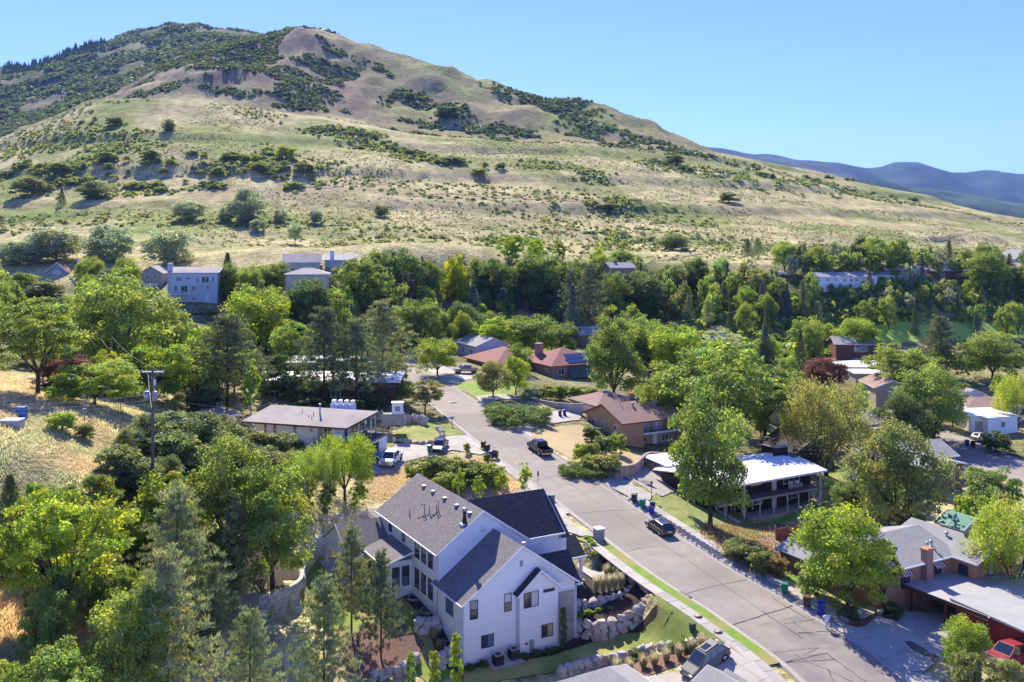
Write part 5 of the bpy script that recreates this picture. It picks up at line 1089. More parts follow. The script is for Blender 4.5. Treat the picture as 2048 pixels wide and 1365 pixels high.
def crown_mesh(kind, seed):
    r = np.random.default_rng(seed); name = kind
    def surf(K, c, a, inner=.3, lo=-.75):
        d = unit(r.normal(size=(K*4,3))); d = d[d[:,2] > lo][:K]; q = np.where(r.random(len(d)) < inner, r.uniform(.25,.75,len(d)), r.uniform(.8,1.0,len(d)))
        lump = 1+.16*np.sin(d[:,0]*5+seed)*np.cos(d[:,1]*4+seed*2)+.1*np.sin(d[:,2]*7+seed)
        return np.array(c)+d*np.array(a)*(q*lump)[:,None]
    if kind == 'round': C = surf(95,(0,0,.53),(.39,.39,.40),.3,-.9); V,T = leaves(C, r.uniform(.09,.16,len(C)), 190, .0140, r)
    elif kind == 'oval': C = surf(100,(0,0,.52),(.37,.37,.43),.3,-1); V,T = leaves(C, r.uniform(.08,.15,len(C)), 185, .0140, r, flat=1.1)
    elif kind == 'airy':
        C = surf(90,(0,0,.56),(.41,.41,.37),.4,-.75); V,T = leaves(C, r.uniform(.07,.13,len(C)), 180, .0135, r, flat=.7, shell=.3, tintv=.28)
    elif kind == 'spread':
        C = surf(90,(0,0,.42),(.42,.42,.42),.25,-.7); V,T = leaves(C, r.uniform(.075,.135,len(C)), 190, .0150, r, flat=.8, tintv=.28)
    elif kind == 'willow':
        C = surf(95,(0,0,.56),(.38,.38,.36),.3,-.6); V,T = leaves(C, r.uniform(.06,.10,len(C)), 180, .014, r, flat=1.8, droop=1.8, aspect=.35, needle=True); 
    elif kind == 'bush': C = surf(60,(0,0,.26),(.40,.40,.54),.25,-.3); V,T = leaves(C, r.uniform(.10,.17,len(C)), 100, .03, r, flat=.9, tintv=.25)
    elif kind == 'ball': C = surf(90,(0,0,.40),(.36,.36,.42),.2,-1); V,T = leaves(C, r.uniform(.12,.19,len(C)), 110, .022, r, tintv=.2)
    elif kind == 'clump':   # small far shrub
        C = surf(18,(0,0,.22),(.36,.36,.50),.2,-.3); V,T = leaves(C, r.uniform(.16,.26,len(C)), 42, .06, r, tintv=.25)
    elif kind == 'far':
        C = surf(44,(0,0,.50),(.38,.38,.42),.2,-.95); V,T = leaves(C, r.uniform(.12,.19,len(C)), 80, .030, r, tintv=.28)
    elif kind == 'sapling':
        C = surf(60,(0,0,.58),(.30,.30,.38),.6,-1); V,T = leaves(C, r.uniform(.05,.11,len(C)), 60, .024, r, shell=.1)
    elif kind == 'column':
        z = np.linspace(.08,.95,42); a = r.uniform(0,6.28,42); q = .36*np.sqrt(np.clip(1-((z-.45)/.56)**2,0.02,1)); C = np.stack([q*np.cos(a)*.6,q*np.sin(a)*.6,z],1)
        V,T = leaves(C, np.full(42,.0)+r.uniform(.14,.2,42), 90, .03, r, flat=.35, upb=.6)
    elif kind in ('pine','pinelight'):
        Cs = []; L = 15 if kind == 'pine' else 12
        for i in range(L):
            z = .20+.76*i/(L-1); R_ = .46*(1-((z-.20)/.86)**1.25)+.03; nb = 7 if i < L-3 else 5; a0 = r.random()*6.28
            for k in range(nb):
                a = a0+6.283*k/nb+r.normal()*.25; ln_ = R_*r.uniform(.6,1.1)
                for q in np.linspace(.3,1,4): Cs.append((math.cos(a)*ln_*q+r.normal()*.015, math.sin(a)*ln_*q+r.normal()*.015, z+.05*q-.02+r.normal()*.012))
        C = np.array(Cs); V,T = leaves(C, r.uniform(.032,.065,len(C)), 34, .019, r, aspect=.2, flat=.75, shell=.2, needle=True, tintv=.3)
    elif kind == 'spruce':
        Cs = []
        for i in range(22):
            z = .06+.9*i/21; R_ = .43*(1-z)**.9+.015; nb = 9 if i < 14 else 6; a0 = r.random()*6.28
            for k in range(nb):
                a = a0+6.283*k/nb; ln_ = R_*r.uniform(.8,1.12)
                for q in (.55,1.0): Cs.append((math.cos(a)*ln_*q, math.sin(a)*ln_*q, z-.05*q*R_*2+r.normal()*.006))
        C = np.array(Cs); V,T = leaves(C, r.uniform(.035,.06,len(C)), 26, .022, r, aspect=.3, flat=.5, shell=.2, needle=True, droop=.5)
    elif kind == 'creeper':
        C = np.stack([*(r.uniform(-.46,.46,(2,190))), r.uniform(.0,.5,190)],1); C = C[np.hypot(C[:,0],C[:,1]) < .47]
        V,T = leaves(C, r.uniform(.06,.11,len(C)), 80, .028, r, aspect=.3, flat=1.6, needle=True)
    elif kind == 'grass':
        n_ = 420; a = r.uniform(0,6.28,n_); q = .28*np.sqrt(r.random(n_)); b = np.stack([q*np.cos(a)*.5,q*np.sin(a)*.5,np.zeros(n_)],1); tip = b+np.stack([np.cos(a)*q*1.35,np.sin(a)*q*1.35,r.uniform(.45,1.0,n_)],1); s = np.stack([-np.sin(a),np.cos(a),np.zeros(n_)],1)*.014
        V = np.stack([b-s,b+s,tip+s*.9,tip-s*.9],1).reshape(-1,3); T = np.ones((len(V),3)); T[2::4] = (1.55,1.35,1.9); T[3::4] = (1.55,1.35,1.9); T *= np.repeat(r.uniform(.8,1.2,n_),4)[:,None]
    n_ = len(V)//4
    return npmesh('crown', V, np.arange(n_*4).reshape(-1,4), M['needle'] if kind in ('pine','pinelight','spruce','creeper') else M['dryleaf'] if kind == 'grass' else M['leaf'], False, colattr=T)
def trunk_mesh(kind, seed):
    r = random.Random(seed); mb = MB()
    if kind in ('pine','pinelight','spruce'):
        mb.tube([(0,0,-.03),(0,0,.3),(.004,.0,.65),(0,0,.95)], [.019,.015,.009,.002], 7)
        for i in range(16):
            z = .25+.04*i; a = r.random()*6.28; ln_ = .36*(1-z); mb.tube([(0,0,z),(math.cos(a)*ln_,math.sin(a)*ln_,z+.03)], [.004,.001], 4)
        return mb.mesh('trunk', M['pinebark'])
    if kind == 'sapling':
        for k in range(3):
            a = r.random()*6.28; mb.tube([(math.cos(a)*.02,math.sin(a)*.02,-.03),(math.cos(a)*.05,math.sin(a)*.05,.4),(math.cos(a)*.12,math.sin(a)*.12,.9)], [.013,.01,.003], 6)
        return mb.mesh('trunk', M['birch'])
    if kind in ('bush','clump','column','creeper','grass'):
        for k in range(4): a = r.random()*6.28; mb.tube([(0,0,-.05),(math.cos(a)*.15,math.sin(a)*.15,.5)], [.02,.006], 5)
        return mb.mesh('trunk', M['bark'])
    h0 = .16 if kind != 'airy' else .22
    mb.tube([(0,0,-.04),(.003,.002,.05),(.006,0,h0)], [.032,.024,.02], 9)
    for k in range(6):
        a = k*1.05+r.uniform(-.3,.3); t = r.uniform(.14,.26); p1 = (math.cos(a)*t*.5,math.sin(a)*t*.5,h0+.14); p2 = (math.cos(a)*t,math.sin(a)*t,h0+.34+r.uniform(0,.12))
        mb.tube([(0.006,0,h0-.02),p1,p2], [.014,.010,.003], 6)
        for j in range(3):
            b = a+r.uniform(-1.1,1.1); mb.tube([p1,(p1[0]+math.cos(b)*.13,p1[1]+math.sin(b)*.13,p1[2]+.12),(p1[0]+math.cos(b)*.2,p1[1]+math.sin(b)*.2,p1[2]+.24)], [.006,.004,.0015], 5)
    return mb.mesh('trunk', M['bark'])
LIB = {}
NV = {'ball':2,'round':3,'oval':3,'airy':3,'spread':3,'willow':2,'bush':3,'clump':3,'far':4,'sapling':2,'column':1,'pine':3,'spruce':2,'creeper':2,'grass':2}
for i_, (k_, n_) in enumerate(NV.items()): LIB[k_] = [(crown_mesh(k_, 100*i_+j), trunk_mesh(k_, 100*i_+j)) for j in range(n_)]
TC = {'bright':(.33,.43,.055),'yellow':(.46,.50,.03),'lime':(.37,.46,.09),'green':(.225,.31,.08),'mid':(.285,.365,.085),'dark':(.14,.20,.07),'olive':(.29,.32,.12),
 'pine':(.31,.345,.165),'pined':(.19,.22,.115),'blue':(.14,.20,.18),'silver':(.38,.44,.33),'purple':(.21,.09,.08),'sage':(.26,.28,.18),'oak':(.235,.285,.11),'brush':(.11,.15,.07),'scrub':(.21,.25,.10),'dry':(.36,.29,.13),'bare':(.24,.17,.12)}
trng = random.Random(11)
CAT = {'ball':('tree','tree'),'bush':('shrub','shrub'),'clump':('shrub','shrub'),'pine':('pine_tree','pine tree'),'spruce':('spruce_tree','spruce'),'sapling':('young_tree','tree'),'creeper':('juniper_shrub','shrub'),'grass':('grass_clump','ornamental grass'),'column':('column_tree','tree')}
def plant(kind, colr, P0, hgt, wid, label, group=None, name=None, cat=None, jit=.12):
    nm, ct = CAT.get(kind, ('tree','tree')); nm = name or nm; ct = cat or ct
    cm, tk = trng.choice(LIB[kind]); c = TC[colr]; j = 1+trng.uniform(-jit,jit); j2 = 1+trng.uniform(-jit,jit)*.6
    t = thing(nm, label, ct, P0, trng.uniform(0,6.28), group)
    o = obj('crown', cm, t, None, None, (wid,wid,hgt)); o.color = (c[0]*j*j2, c[1]*j, c[2]*j, 1)
    if kind not in ('clump','creeper','grass'): obj('trunk', tk, t, None, None, (wid**.5*hgt**.5*.9 if kind in ('round','oval','airy','spread','far') else wid*.6+hgt*.2,)*2+(hgt,))
    return t
def tree(px, yt, yb, w, kind, colr, label, **k):
    p = at(px, yb); s = p.y/F; return plant(kind, colr, p, (yb-yt)*s*1.04, w*s*1.06, label, **k)
T_ = """130 962 1255 255 airy bright|yellow-green locust with forked dark trunk in the lower left corner
-15 1035 1240 170 airy bright|yellow-green tree cut by the left edge beside the forked locust
20 952 1078 95 spruce dark|dark juniper-like tree below the dry grassy knoll at the left edge
350 925 1135 225 spread bright|broad bright green tree just below the utility pole
462 888 1120 190 oval mid|tall fresh green tree left of the white stemmed saplings
545 950 1168 190 oval mid|rounded green tree overhanging the curved block wall
285 985 1130 150 spread olive|olive green tree between the forked locust and the pines
255 930 1040 120 spread oak|low olive tree on the edge of the knoll below the guy wire
355 988 1262 225 pine pine|tall grey-green pine with visible dark trunk above the lower pines
468 1018 1240 120 pine pine|narrow grey-green pine beside the curved block wall
335 1118 1440 265 pine pine|largest grey-green pine low in the left half
262 1175 1430 190 oval mid|light green leafy tree left of the largest low pine
500 1232 1440 170 pine pine|pine at the bottom edge right of the largest low pine
648 1172 1430 175 pine pine|pale green pine at the bottom edge left of the mulch bed
703 1062 1268 128 pine pine|slim pine in front of the covered patio of the white house
762 1115 1318 118 pine pined|darker pine beside the sun room of the white house
115 1278 1440 190 spread lime|lime green bushy tree at the bottom left
10 1312 1450 120 spread lime|lime green foliage at the bottom left corner
205 1120 1260 110 spread mid|shaded green undergrowth tree right of the forked locust
425 1135 1300 130 pine pine|pine half hidden behind the largest low pine
913 1272 1400 36 column bright|rightmost of three narrow column trees below the white house
868 1306 1410 34 column bright|middle one of three narrow column trees below the white house
822 1308 1395 30 column mid|leftmost of three narrow column trees below the white house
690 866 1000 150 willow bright|feathery bright green elm in front of the long low white house
618 892 1015 130 willow mid|feathery green elm left of the brightest elm by the driveway
655 948 1048 55 sapling mid|white stemmed aspen left of the white house roof
718 955 1030 55 sapling bright|white stemmed aspen nearest the covered patio roof
608 950 1062 55 sapling mid|thin aspen above the block wall, leftmost of three
455 640 812 215 pine pined|broad dark pine with red-brown trunk behind the small shed
502 720 838 62 sapling bright|light green birch in front of the bright white flat roof
560 700 800 90 spread dark|dark tree between the broad pine and the white flat roof
648 625 808 175 pine pined|left of the two tall pines hiding the white flat roof
712 648 812 160 pine pined|right, darker one of the two tall pines hiding the white flat roof
765 612 790 175 pine pine|pale layered pine leaning over the head of the street
75 598 790 215 airy mid|wide leafy tree at left with dark curving trunk
228 555 760 235 round mid|largest round green tree left of the pale blue house
330 612 742 125 oval mid|green tree beneath the retaining terrace of the pale blue house
130 700 785 118 spread purple|purple plum tree beside the yellow-green thicket
190 715 812 185 spread bright|yellow-green spreading tree right of the purple plum
305 672 805 150 spread bright|bright green tree just behind the utility pole crossarm
392 690 812 140 spread mid|green tree between the utility pole and the broad dark pine
518 578 708 155 round bright|light green round tree below the brown fence terrace
725 504 640 115 airy green|tall slender tree with twin dark trunks above the pines
620 560 690 120 round dark|dark round tree behind the left tall pine
585 640 745 100 airy mid|green tree behind the broad dark pine
250 518 602 68 round mid|green tree behind the beige gabled house
178 513 595 60 round mid|green tree right of the red roofed house
45 540 610 95 spread mid|mid green tree just left of the red roofed house
88 556 612 95 bush pined|dark spreading shrub below the red roofed house
455 507 575 46 spruce dark|dark pointed conifer behind the pale blue house
468 530 600 75 oval green|leafy tree touching the right end of the pale blue house
520 532 600 88 round green|round dark green tree left of the salmon roofed house
560 530 598 66 round green|second round green tree left of the salmon roofed house
632 548 602 90 round green|low round trees below the grey multi gabled roof
795 500 612 118 round dark|large dark green round tree right of the slender tall tree
748 530 610 70 oval dark|dark tree squeezed between the slender tree and large dark one
862 524 620 66 oval green|grey-green oval tree left of the yellow one
910 514 610 62 oval yellow|bright yellow-green tree in the middle of the wood
925 555 618 36 bush yellow|yellow shrub at the foot of the yellow-green tree
985 520 612 95 round dark|dark green tree right of the yellow-green tree
1020 462 545 66 airy bright|sparse light green tree reaching above the wood against the hill
1072 476 540 42 airy bright|small sparse light tree on the cut bank
1076 505 615 112 round green|broad green tree below the sparse light trees
1132 525 612 80 oval green|green tree with sunlit left side above the blue spruces
1196 498 575 48 oval bright|narrow bright tree standing above the dark conifers
1242 498 550 54 round green|round green tree at the foot of the hill
1278 548 640 125 round dark|massive dark green tree left of the long wooded slope
1225 552 648 100 oval green|green tree between the conifers and the massive dark tree
1180 535 680 92 pine pined|tallest dark conifer in the middle of the wood
1142 545 672 72 pine pined|dark conifer left of the tallest one
946 572 662 66 spruce blue|leftmost blue spruce below the yellow-green tree
1006 578 668 66 spruce blue|wide blue spruce in the centre of the wood
1112 582 660 44 spruce blue|slim blue spruce left of the tall dark conifers
1145 572 690 54 spruce blue|blue spruce directly under the tall dark conifers
875 678 752 98 round bright|round bright tree beside the parked tan pickup
986 727 796 78 round olive|dusty olive round tree on the lawn corner by the street
1032 714 790 64 oval bright|bright tree in front of the red hipped roof
790 703 778 64 airy olive|small airy tree at the inside bend of the street
800 748 808 55 bush mid|green shrub on the bank left of the street
850 758 828 86 airy olive|leaning airy tree over the left kerb of the street
1228 638 806 138 oval green|tall dense maple right of the red roofed house
1442 688 900 265 airy mid|huge light green ash behind the white roofed house
1325 752 868 120 round mid|round green tree beside the tan brick house
1530 728 872 190 airy green|spreading green tree right of the huge ash
1420 795 1052 185 oval mid|tall loose tree with pale trunk in front of the white roof
1652 756 952 215 willow olive|spreading olive green tree in the right middle
1868 738 885 155 round green|dense round bright tree above the white flat garage
1800 862 1078 200 round oak|very dense dark tree right of the white roofed house
1808 795 905 115 round dark|dark tree between the dense round tree and the spreading one
1695 1022 1218 215 round bright|bright leafy tree in front of the orange brick house
1632 1110 1190 80 bush mid|lower left bough-like bush joined to the bright leafy tree
1765 1080 1225 95 airy mid|thin leaning tree against the wall of the orange brick house
1925 1238 1352 105 round bright|small round tree beside the red flatbed pickup
2028 985 1215 190 willow lime|light yellow-green tree at the right edge beside the orange house
1985 925 1025 118 spread green|green tree in front of the side street at right
1945 975 1062 80 bush bright|yellow-green shrub tree below the overhead wires
1650 718 782 98 round purple|round copper-purple tree in the right middle distance
1530 652 735 52 spruce blue|blue spruce behind the huge ash
1600 662 750 44 spruce dark|dark narrow spruce left of the purple tree
1712 640 712 100 round bright|broad rounded bright tree at the left end of the golf lawn
1880 640 755 120 pine pined|dark pine in front of the golf lawn
1952 628 700 30 spruce blue|small blue spruce standing on the golf lawn
1985 668 760 130 round mid|wide green tree right of the dark pine by the lawn
1800 690 800 160 airy mid|wide light green tree below the golf lawn
2035 745 860 95 willow lime|weeping yellow-green tree at the right edge
1975 505 592 90 round green|largest bushy round tree on the hillside row
1440 655 742 90 airy silver|silvery grey tree right of the far grey roof
1350 655 760 130 round bright|light green tree just above the left side of the huge ash
1290 640 738 100 round mid|green tree right of the tall maple top
1060 632 712 130 round mid|light leafy tree behind the red roofed house
990 632 712 110 airy bright|bright tree left behind the red roofed house
1120 645 708 90 round green|green tree at the back corner of the red hipped roof
925 612 696 100 round dark|dark tree behind the grey roofed white house
1040 690 748 60 oval mid|small green tree at the driveway of the tan pickup
840 600 705 110 round green|green tree above the head of the street
1935 1285 1400 60 bush olive|olive shrubs at the lower right corner
2020 1310 1420 90 spread olive|olive tree in the lower right corner
1120 478 540 24 airy mid|tiny tree on the cut bank right of the sparse trees
"""
for ln in T_.strip().split('\n'):
    a, lab = ln.split('|'); a = a.split(); tree(*[float(v) for v in a[:4]], a[4], a[5], lab)
# shrubs and hedges near the houses
S_ = """1062 772 798 40 bush silver|pale flowering shrub, first from the left in the hedge over the concrete wall
1092 768 800 44 bush mid|round shrub, second from the left in the hedge over the concrete wall
1122 766 800 40 bush green|third shrub in the hedge over the concrete wall
1152 768 800 42 bush mid|fourth shrub in the hedge over the concrete wall
1182 772 800 36 bush green|last shrub on the right in the hedge over the concrete wall
1205 868 908 42 bush dark|dark evergreen shrub against the side wall of the tan brick house
1183 848 885 40 bush dark|upper dark evergreen shrub against the side wall of the tan brick house
1232 862 908 44 bush mid|light green shrub at the front corner of the tan brick house
1165 880 925 40 bush mid|upright shrub above the junipers by the stone retaining wall
1185 878 925 36 bush olive|slim upright shrub between two rounder ones by the stone wall
1215 900 952 66 bush olive|bushy shrub behind the end of the stone retaining wall
1180 905 945 50 bush mid|green shrub left of the bushy one by the stone wall
1040 800 846 130 creeper green|wide spreading juniper bank below the concrete retaining wall
1000 798 828 70 creeper green|upper left end of the juniper bank beside the kerb
1150 918 952 66 creeper green|low juniper spilling onto the kerb left of the shrubs
1185 925 955 56 creeper green|low juniper with a small sign in front of the shrubs
840 915 962 66 bush mid|green shrub, left end of the thicket above the white house roof
875 905 958 70 bush oak|dark shrub in the thicket above the white house roof
910 910 965 66 bush green|middle shrub of the thicket above the white house roof
950 915 968 70 bush oak|broad shrub in the thicket left of the wheelie bins
985 922 972 60 bush mid|right end shrub of the thicket by the kerb
895 938 985 60 bush mid|lower front shrub of the thicket above the white house
840 945 990 40 sapling bright|young leafy tree behind the ridge of the white house
918 935 1002 44 sapling bright|first young tree in the row beside the black roof
957 945 1008 46 sapling bright|second young tree in the row beside the black roof
1004 940 992 42 sapling bright|third young tree in the row beside the black roof
1050 925 992 48 sapling lime|young tree nearest the kerb beside the black roof
934 882 908 16 bush mid|tiny shrub at the mouth of the left driveway
974 902 928 18 bush green|tiny shrub beside the three wheelie bins
125 818 862 62 bush lime|round green bush on the dry knoll
170 842 878 44 bush olive|smaller dusty bush right of the round bush on the knoll
1500 1080 1125 90 bush oak|dark weedy shrub at the shaded end of the right lawn
1470 1075 1112 60 bush olive|weedy shrub beside the pavement below the big loose tree
1520 1095 1150 46 bush oak|dark shrub by the broken bank above the pavement
1555 1105 1150 40 bush dry|dry tan shrub on the bank near the brown fence
1590 1090 1135 60 bush dry|rust coloured dry brush below the brown fence
1640 1080 1110 70 bush dry|rust coloured dry brush left of the orange house
1850 838 880 60 bush olive|shrub beside the parked tan sedan
1992 858 905 60 bush dark|dark spiny shrub in front of the white flat garage
1700 1205 1245 40 bush dark|dark shrub at the end of the brick planter by the carport
1785 1200 1240 46 bush dark|dark shrub beside the carport mouth
1820 1010 1075 60 bush dark|shaded shrub at the foot of the dense dark tree
1990 1085 1125 70 bush mid|garden shrubs beside the green roofed shed
1145 620 655 40 bush green|shrub in the terraced garden in the wood
1080 590 622 50 bush mid|clipped shrub in the terraced garden in the wood
700 790 830 56 bush dark|dark shrub behind the long white house
750 780 815 60 bush oak|shrub beside the little white hut
610 745 800 70 spread lime|lime green tree in front of the bright white flat roof
410 770 832 80 bush dark|dark shrub above the small white shed
620 790 822 60 bush dark|shaded shrub along the back of the tan roof
"""
for ln in S_.strip().split('\n'):
    a, lab = ln.split('|'); a = a.split(); tree(*[float(v) for v in a[:4]], a[4], a[5], lab)
# gambel oaks on the slope between the pole and the drive: nothing tells them apart
for px, yb, w in ((232,945,95),(262,905,80),(300,892,105),(338,925,110),(362,882,105),(398,905,110),(405,950,100),(440,900,100),(462,942,110),(498,915,100),(520,955,95),(548,922,95),(575,952,80),(330,965,90),(275,975,90),(560,985,90),(500,990,90),(612,870,40),(585,905,50)):
    w *= trng.uniform(.9,1.12); tree(px, yb-w*.66, yb, w, trng.choice(('bush','bush','ball')), trng.choice(('oak','olive','oak','scrub')), 'low olive green scrub oak on the slope below the small shed', group='scrub oaks on the slope by the pole', cat='scrub oak', name='scrub_oak')
# woods: trees placed where the photograph shows a closed canopy, kept off what it shows between them
KEEP = [(55,512,152,592),(283,532,330,588),(338,540,437,612),(560,520,628,575),(645,522,690,556),(520,728,730,772),(380,812,472,868),(495,805,800,915),(878,668,952,732),(905,722,960,752),(955,700,1195,795),(1152,652,1198,698),(1100,785,1370,905),(800,732,905,810),(1562,542,1600,562),(1645,545,1708,568),(1862,535,1932,560),(1755,645,2060,690),(1670,680,1714,720),(1685,714,1762,764),(1745,766,1796,820),(1922,805,2020,885),(1838,868,1965,975),(1418,650,1450,672),(300,600,450,640),(800,690,880,725),(1645,715,1700,775),(1530,850,1600,885),(885,510,940,600),(1035,585,1085,640),(0,700,70,745)]
placed = []
def wood(x0,x1,y0,y1,n,h0,h1,kinds,label,group,fn=None,wr=(.6,.95),tries=30):
    c = 0
    for _ in range(n*tries):
        if c >= n: break
        px = trng.uniform(x0,x1); yb = trng.uniform(y0,y1)
        if fn and not fn(px,yb): continue
        if 1640 < px < 2070 and 622 < yb < 660: continue
        p = at(px,yb); hh = trng.uniform(h0,h1)*(.5 if 1660 < px < 2060 and 585 < yb < 625 else 1); s = F/p.y; k, co = trng.choice(kinds)
        w = hh*trng.uniform(*wr)*(.45 if k == 'spruce' else .7 if k == 'pine' else 1)
        if any(math.hypot(p.x-q[0],p.y-q[1]) < (w+q[2])*.30 for q in placed): continue
        bx = (px-w*s*.5, yb-hh*s, px+w*s*.5, yb)
        if any(bx[0] < K[2]-3 and bx[2] > K[0]+3 and bx[1] < K[3]-4 and bx[3] > K[1]+ (K[3]-K[1])*.8 for K in KEEP): continue
        placed.append((p.x,p.y,w)); c += 1
        plant(k, co, p, hh, w, label[0 if k not in ('pine','spruce') else 1], group=group+(' conifers' if k in ('pine','spruce') else ''))
MX = [('far','green'),('far','mid'),('far','dark'),('far','green'),('far','oak'),('pine','pined'),('spruce','dark'),('far','mid'),('round','green'),('pine','pine'),('far','silver'),('far','olive'),('spruce','blue'),('round','mid'),('far','purple') if False else ('far','green'),('spruce','bare')]
wood(590,1290,575,640,48,9,14,MX,('rounded green tree in the dense wood between the street and the hill','dark conifer in the dense wood between the street and the hill'),'trees of the middle wood')
wood(600,1300,640,705,34,8,12,[('far','mid'),('round','mid'),('far','bright'),('far','green'),('pine','pine'),('round','green')],('light green tree in the lower part of the middle wood','grey-green conifer in the lower part of the middle wood'),'lower trees of the middle wood')
wood(1290,2080,580,645,80,9,14,MX+[('far','dark'),('far','oak'),('spruce','blue')],('rounded green tree on the wooded slope below the hillside houses','dark conifer on the wooded slope below the hillside houses'),'trees of the wooded slope')
wood(1240,2080,645,760,42,7,12,[('far','mid'),('round','mid'),('far','bright'),('far','green'),('pine','pine'),('airy','mid'),('spruce','dark')],('green tree between the wooded slope and the big ash','conifer between the wooded slope and the big ash'),'trees of the right middle distance')
wood(1400,2080,770,860,16,5,9,[('round','green'),('far','mid'),('airy','mid'),('far','dark')],('green garden tree among the roofs at right','garden conifer among the roofs at right'),'garden trees among the right-hand roofs')
wood(-40,600,600,700,30,8,13,[('far','mid'),('round','mid'),('far','green'),('pine','pine'),('far','bright')],('green tree in the wood below the left hillside houses','grey-green conifer in the wood below the left hillside houses'),'trees of the left wood')
wood(-40,520,705,800,22,6,10,[('far','bright'),('round','mid'),('spread','bright'),('far','green')],('yellow-green tree in the thicket behind the knoll','conifer in the thicket behind the knoll'),'trees of the thicket behind the knoll')
wood(520,800,770,800,8,4,7,[('far','dark'),('far','oak')],('shaded tree behind the long white house','conifer behind the long white house'),'shaded trees behind the long white house')
wood(1290,2080,543,575,24,5,10,[('far','green'),('far','mid'),('far','oak'),('spruce','dark'),('far','silver')],('small tree at the foot of the hill beside the hillside houses','small conifer at the foot of the hill beside the hillside houses'),'trees at the foot of the hill on the right', fn=lambda x,y: y > 575-(x-1290)*.04-8)
wood(1600,1740,585,602,7,6,8,[('far','green'),('far','mid'),('far','oak')],('green tree','conifer'),'trees along the white ranch house',tries=80)
wood(1560,2080,540,560,34,8,13,[('far','green'),('far','mid'),('round','green'),('far','oak'),('pine','pined'),('far','silver'),('far','dark'),('round','mid')],('tree','conifer'),'trees behind the hillside houses',tries=80)
wood(640,1290,556,578,14,6,10,[('far','green'),('far','dark'),('far','oak')],('green tree along the top edge of the middle wood','conifer along the top edge of the middle wood'),'trees along the top edge of the middle wood')
wood(1690,1900,1000,1060,6,5,8,[('round','oak'),('far','dark')],('dark tree behind the roofs of the orange brick house','conifer'),'dark trees behind the orange brick house')
wood(20,520,1180,1330,10,4,7,[('spread','oak'),('spread','mid'),('bush','oak')],('shaded scrub tree in the lower left wood','conifer'),'shaded scrub trees in the lower left')
wood(60,320,1060,1160,6,5,8,[('spread','mid'),('airy','bright')],('green scrub tree below the knoll','conifer'),'scrub trees below the knoll')
wood(1275,1600,770,885,16,6,9.5,[('round','mid'),('airy','mid'),('round','bright'),('far','mid')],('green garden tree','conifer'),'garden trees around the huge ash',tries=60)
wood(1560,2000,760,900,10,5,8,[('round','mid'),('airy','mid'),('far','bright')],('green garden tree','conifer'),'garden trees around the beige roofs',tries=60)
# silver olives and oaks on the hillside, each told apart by its place
H_ = """112 448 522 118 ball silver|large silver-grey olive tree above the red roofed house
62 478 530 84 ball silver|silver-grey olive tree left of the largest one
216 448 524 112 ball silver|large silver-grey olive tree above the beige gabled house
20 482 530 60 ball silver|silver-grey olive tree at the left edge of the hill foot
335 452 528 108 ball silver|lone rounded silver-grey tree above the pale blue house
374 396 442 72 ball silver|rounded silver-grey shrub with long shadow, left of the pair of pale shrubs
496 376 444 88 ball silver|tallest pale silver shrub on the green hillside patch
452 414 444 40 ball silver|small silver shrub at the left foot of the tallest pale one
560 418 446 34 ball silver|small silver shrub right of the tallest pale one
631 416 448 32 ball silver|small round silver shrub on the green strip of the hillside
514 436 462 34 bush silver|low pale shrub below the green strip
590 448 488 34 round silver|little olive tree with visible trunk on the dry slope
190 362 398 78 ball oak|broad dark oak clump above the hillside terrace at left
124 378 410 22 spruce dark|lone dark juniper on the terrace at left
60 350 392 70 bush oak|oak clump at the far left of the terrace
762 408 434 34 ball oak|round dark oak on the green strip right of centre
337 238 262 32 ball oak|lone oak near the top of the pale bench
228 230 252 38 bush oak|oak clump on the pale bench left of the lone oak
572 288 318 46 bush bright|brightest green oak on the slope
606 322 348 48 bush oak|dark oak below the brightest green oak
520 325 345 40 bush oak|oak left of the dark oak
300 296 322 46 bush oak|oak clump below the pale bench at left
212 300 325 44 bush oak|oak clump left of centre below the bench
122 322 352 56 bush oak|large oak clump on the left slope
1345 465 500 66 ball oak|dark spreading oak on the brow of the cut bank
1458 382 406 42 bush oak|round oak on the middle of the right slope
1515 478 520 40 pine pine|pine on the cut bank right of the dark spreading oak
1495 480 522 26 pine pined|slimmer pine beside the pine on the cut bank
956 334 352 36 bush mid|green round oak on the mid slope
820 182 200 30 bush oak|small oak cluster on the face of the mountain
895 206 240 56 bush dark|dark oak cluster on the shaded mountain face
1210 405 420 46 bush oak|low oak patch on the right slope
1350 305 330 40 bush oak|oak patch below the right end of the ridge
"""
for ln in H_.strip().split('\n'):
    a, lab = ln.split('|'); a = a.split(); tree(*[float(v) for v in a[:4]], a[4], a[5], lab, **({'name':'hillside_oak','cat':'scrub oak'} if 'oak ' in lab+' ' and a[4] in ('bush','ball') else {}))
def oaks(n, x0,x1,y0,y1,h0,h1,co,label,group,fn=None):
    c = 0; prev = None
    for _ in range(n*20):
        if c >= n: break
        px = trng.uniform(x0,x1); py = trng.uniform(y0,y1)
        if fn and not fn(px,py): continue
        p = at(px,py); hh = trng.uniform(h0,h1); c += 1
        if prev is not None and trng.random() < .62: q = prev+Vector((trng.uniform(-1,1)*11,trng.uniform(-1,1)*8,0)); p = Vector((q.x,q.y,G(q.x,q.y)-.3))
        prev = p
        plant('clump', trng.choice(co), p, hh, hh*trng.uniform(1.2,2.2), label, group=group, name='hillside_oak', cat='scrub oak')
oaks(110, 0,640, 290,390, 3.5,6.5, ('oak','oak','olive','mid'), 'green scrub oak in the belt across the left hillside', 'scrub oaks of the left hillside', lambda x,y: abs(y-(355-x*.03)) < 36)
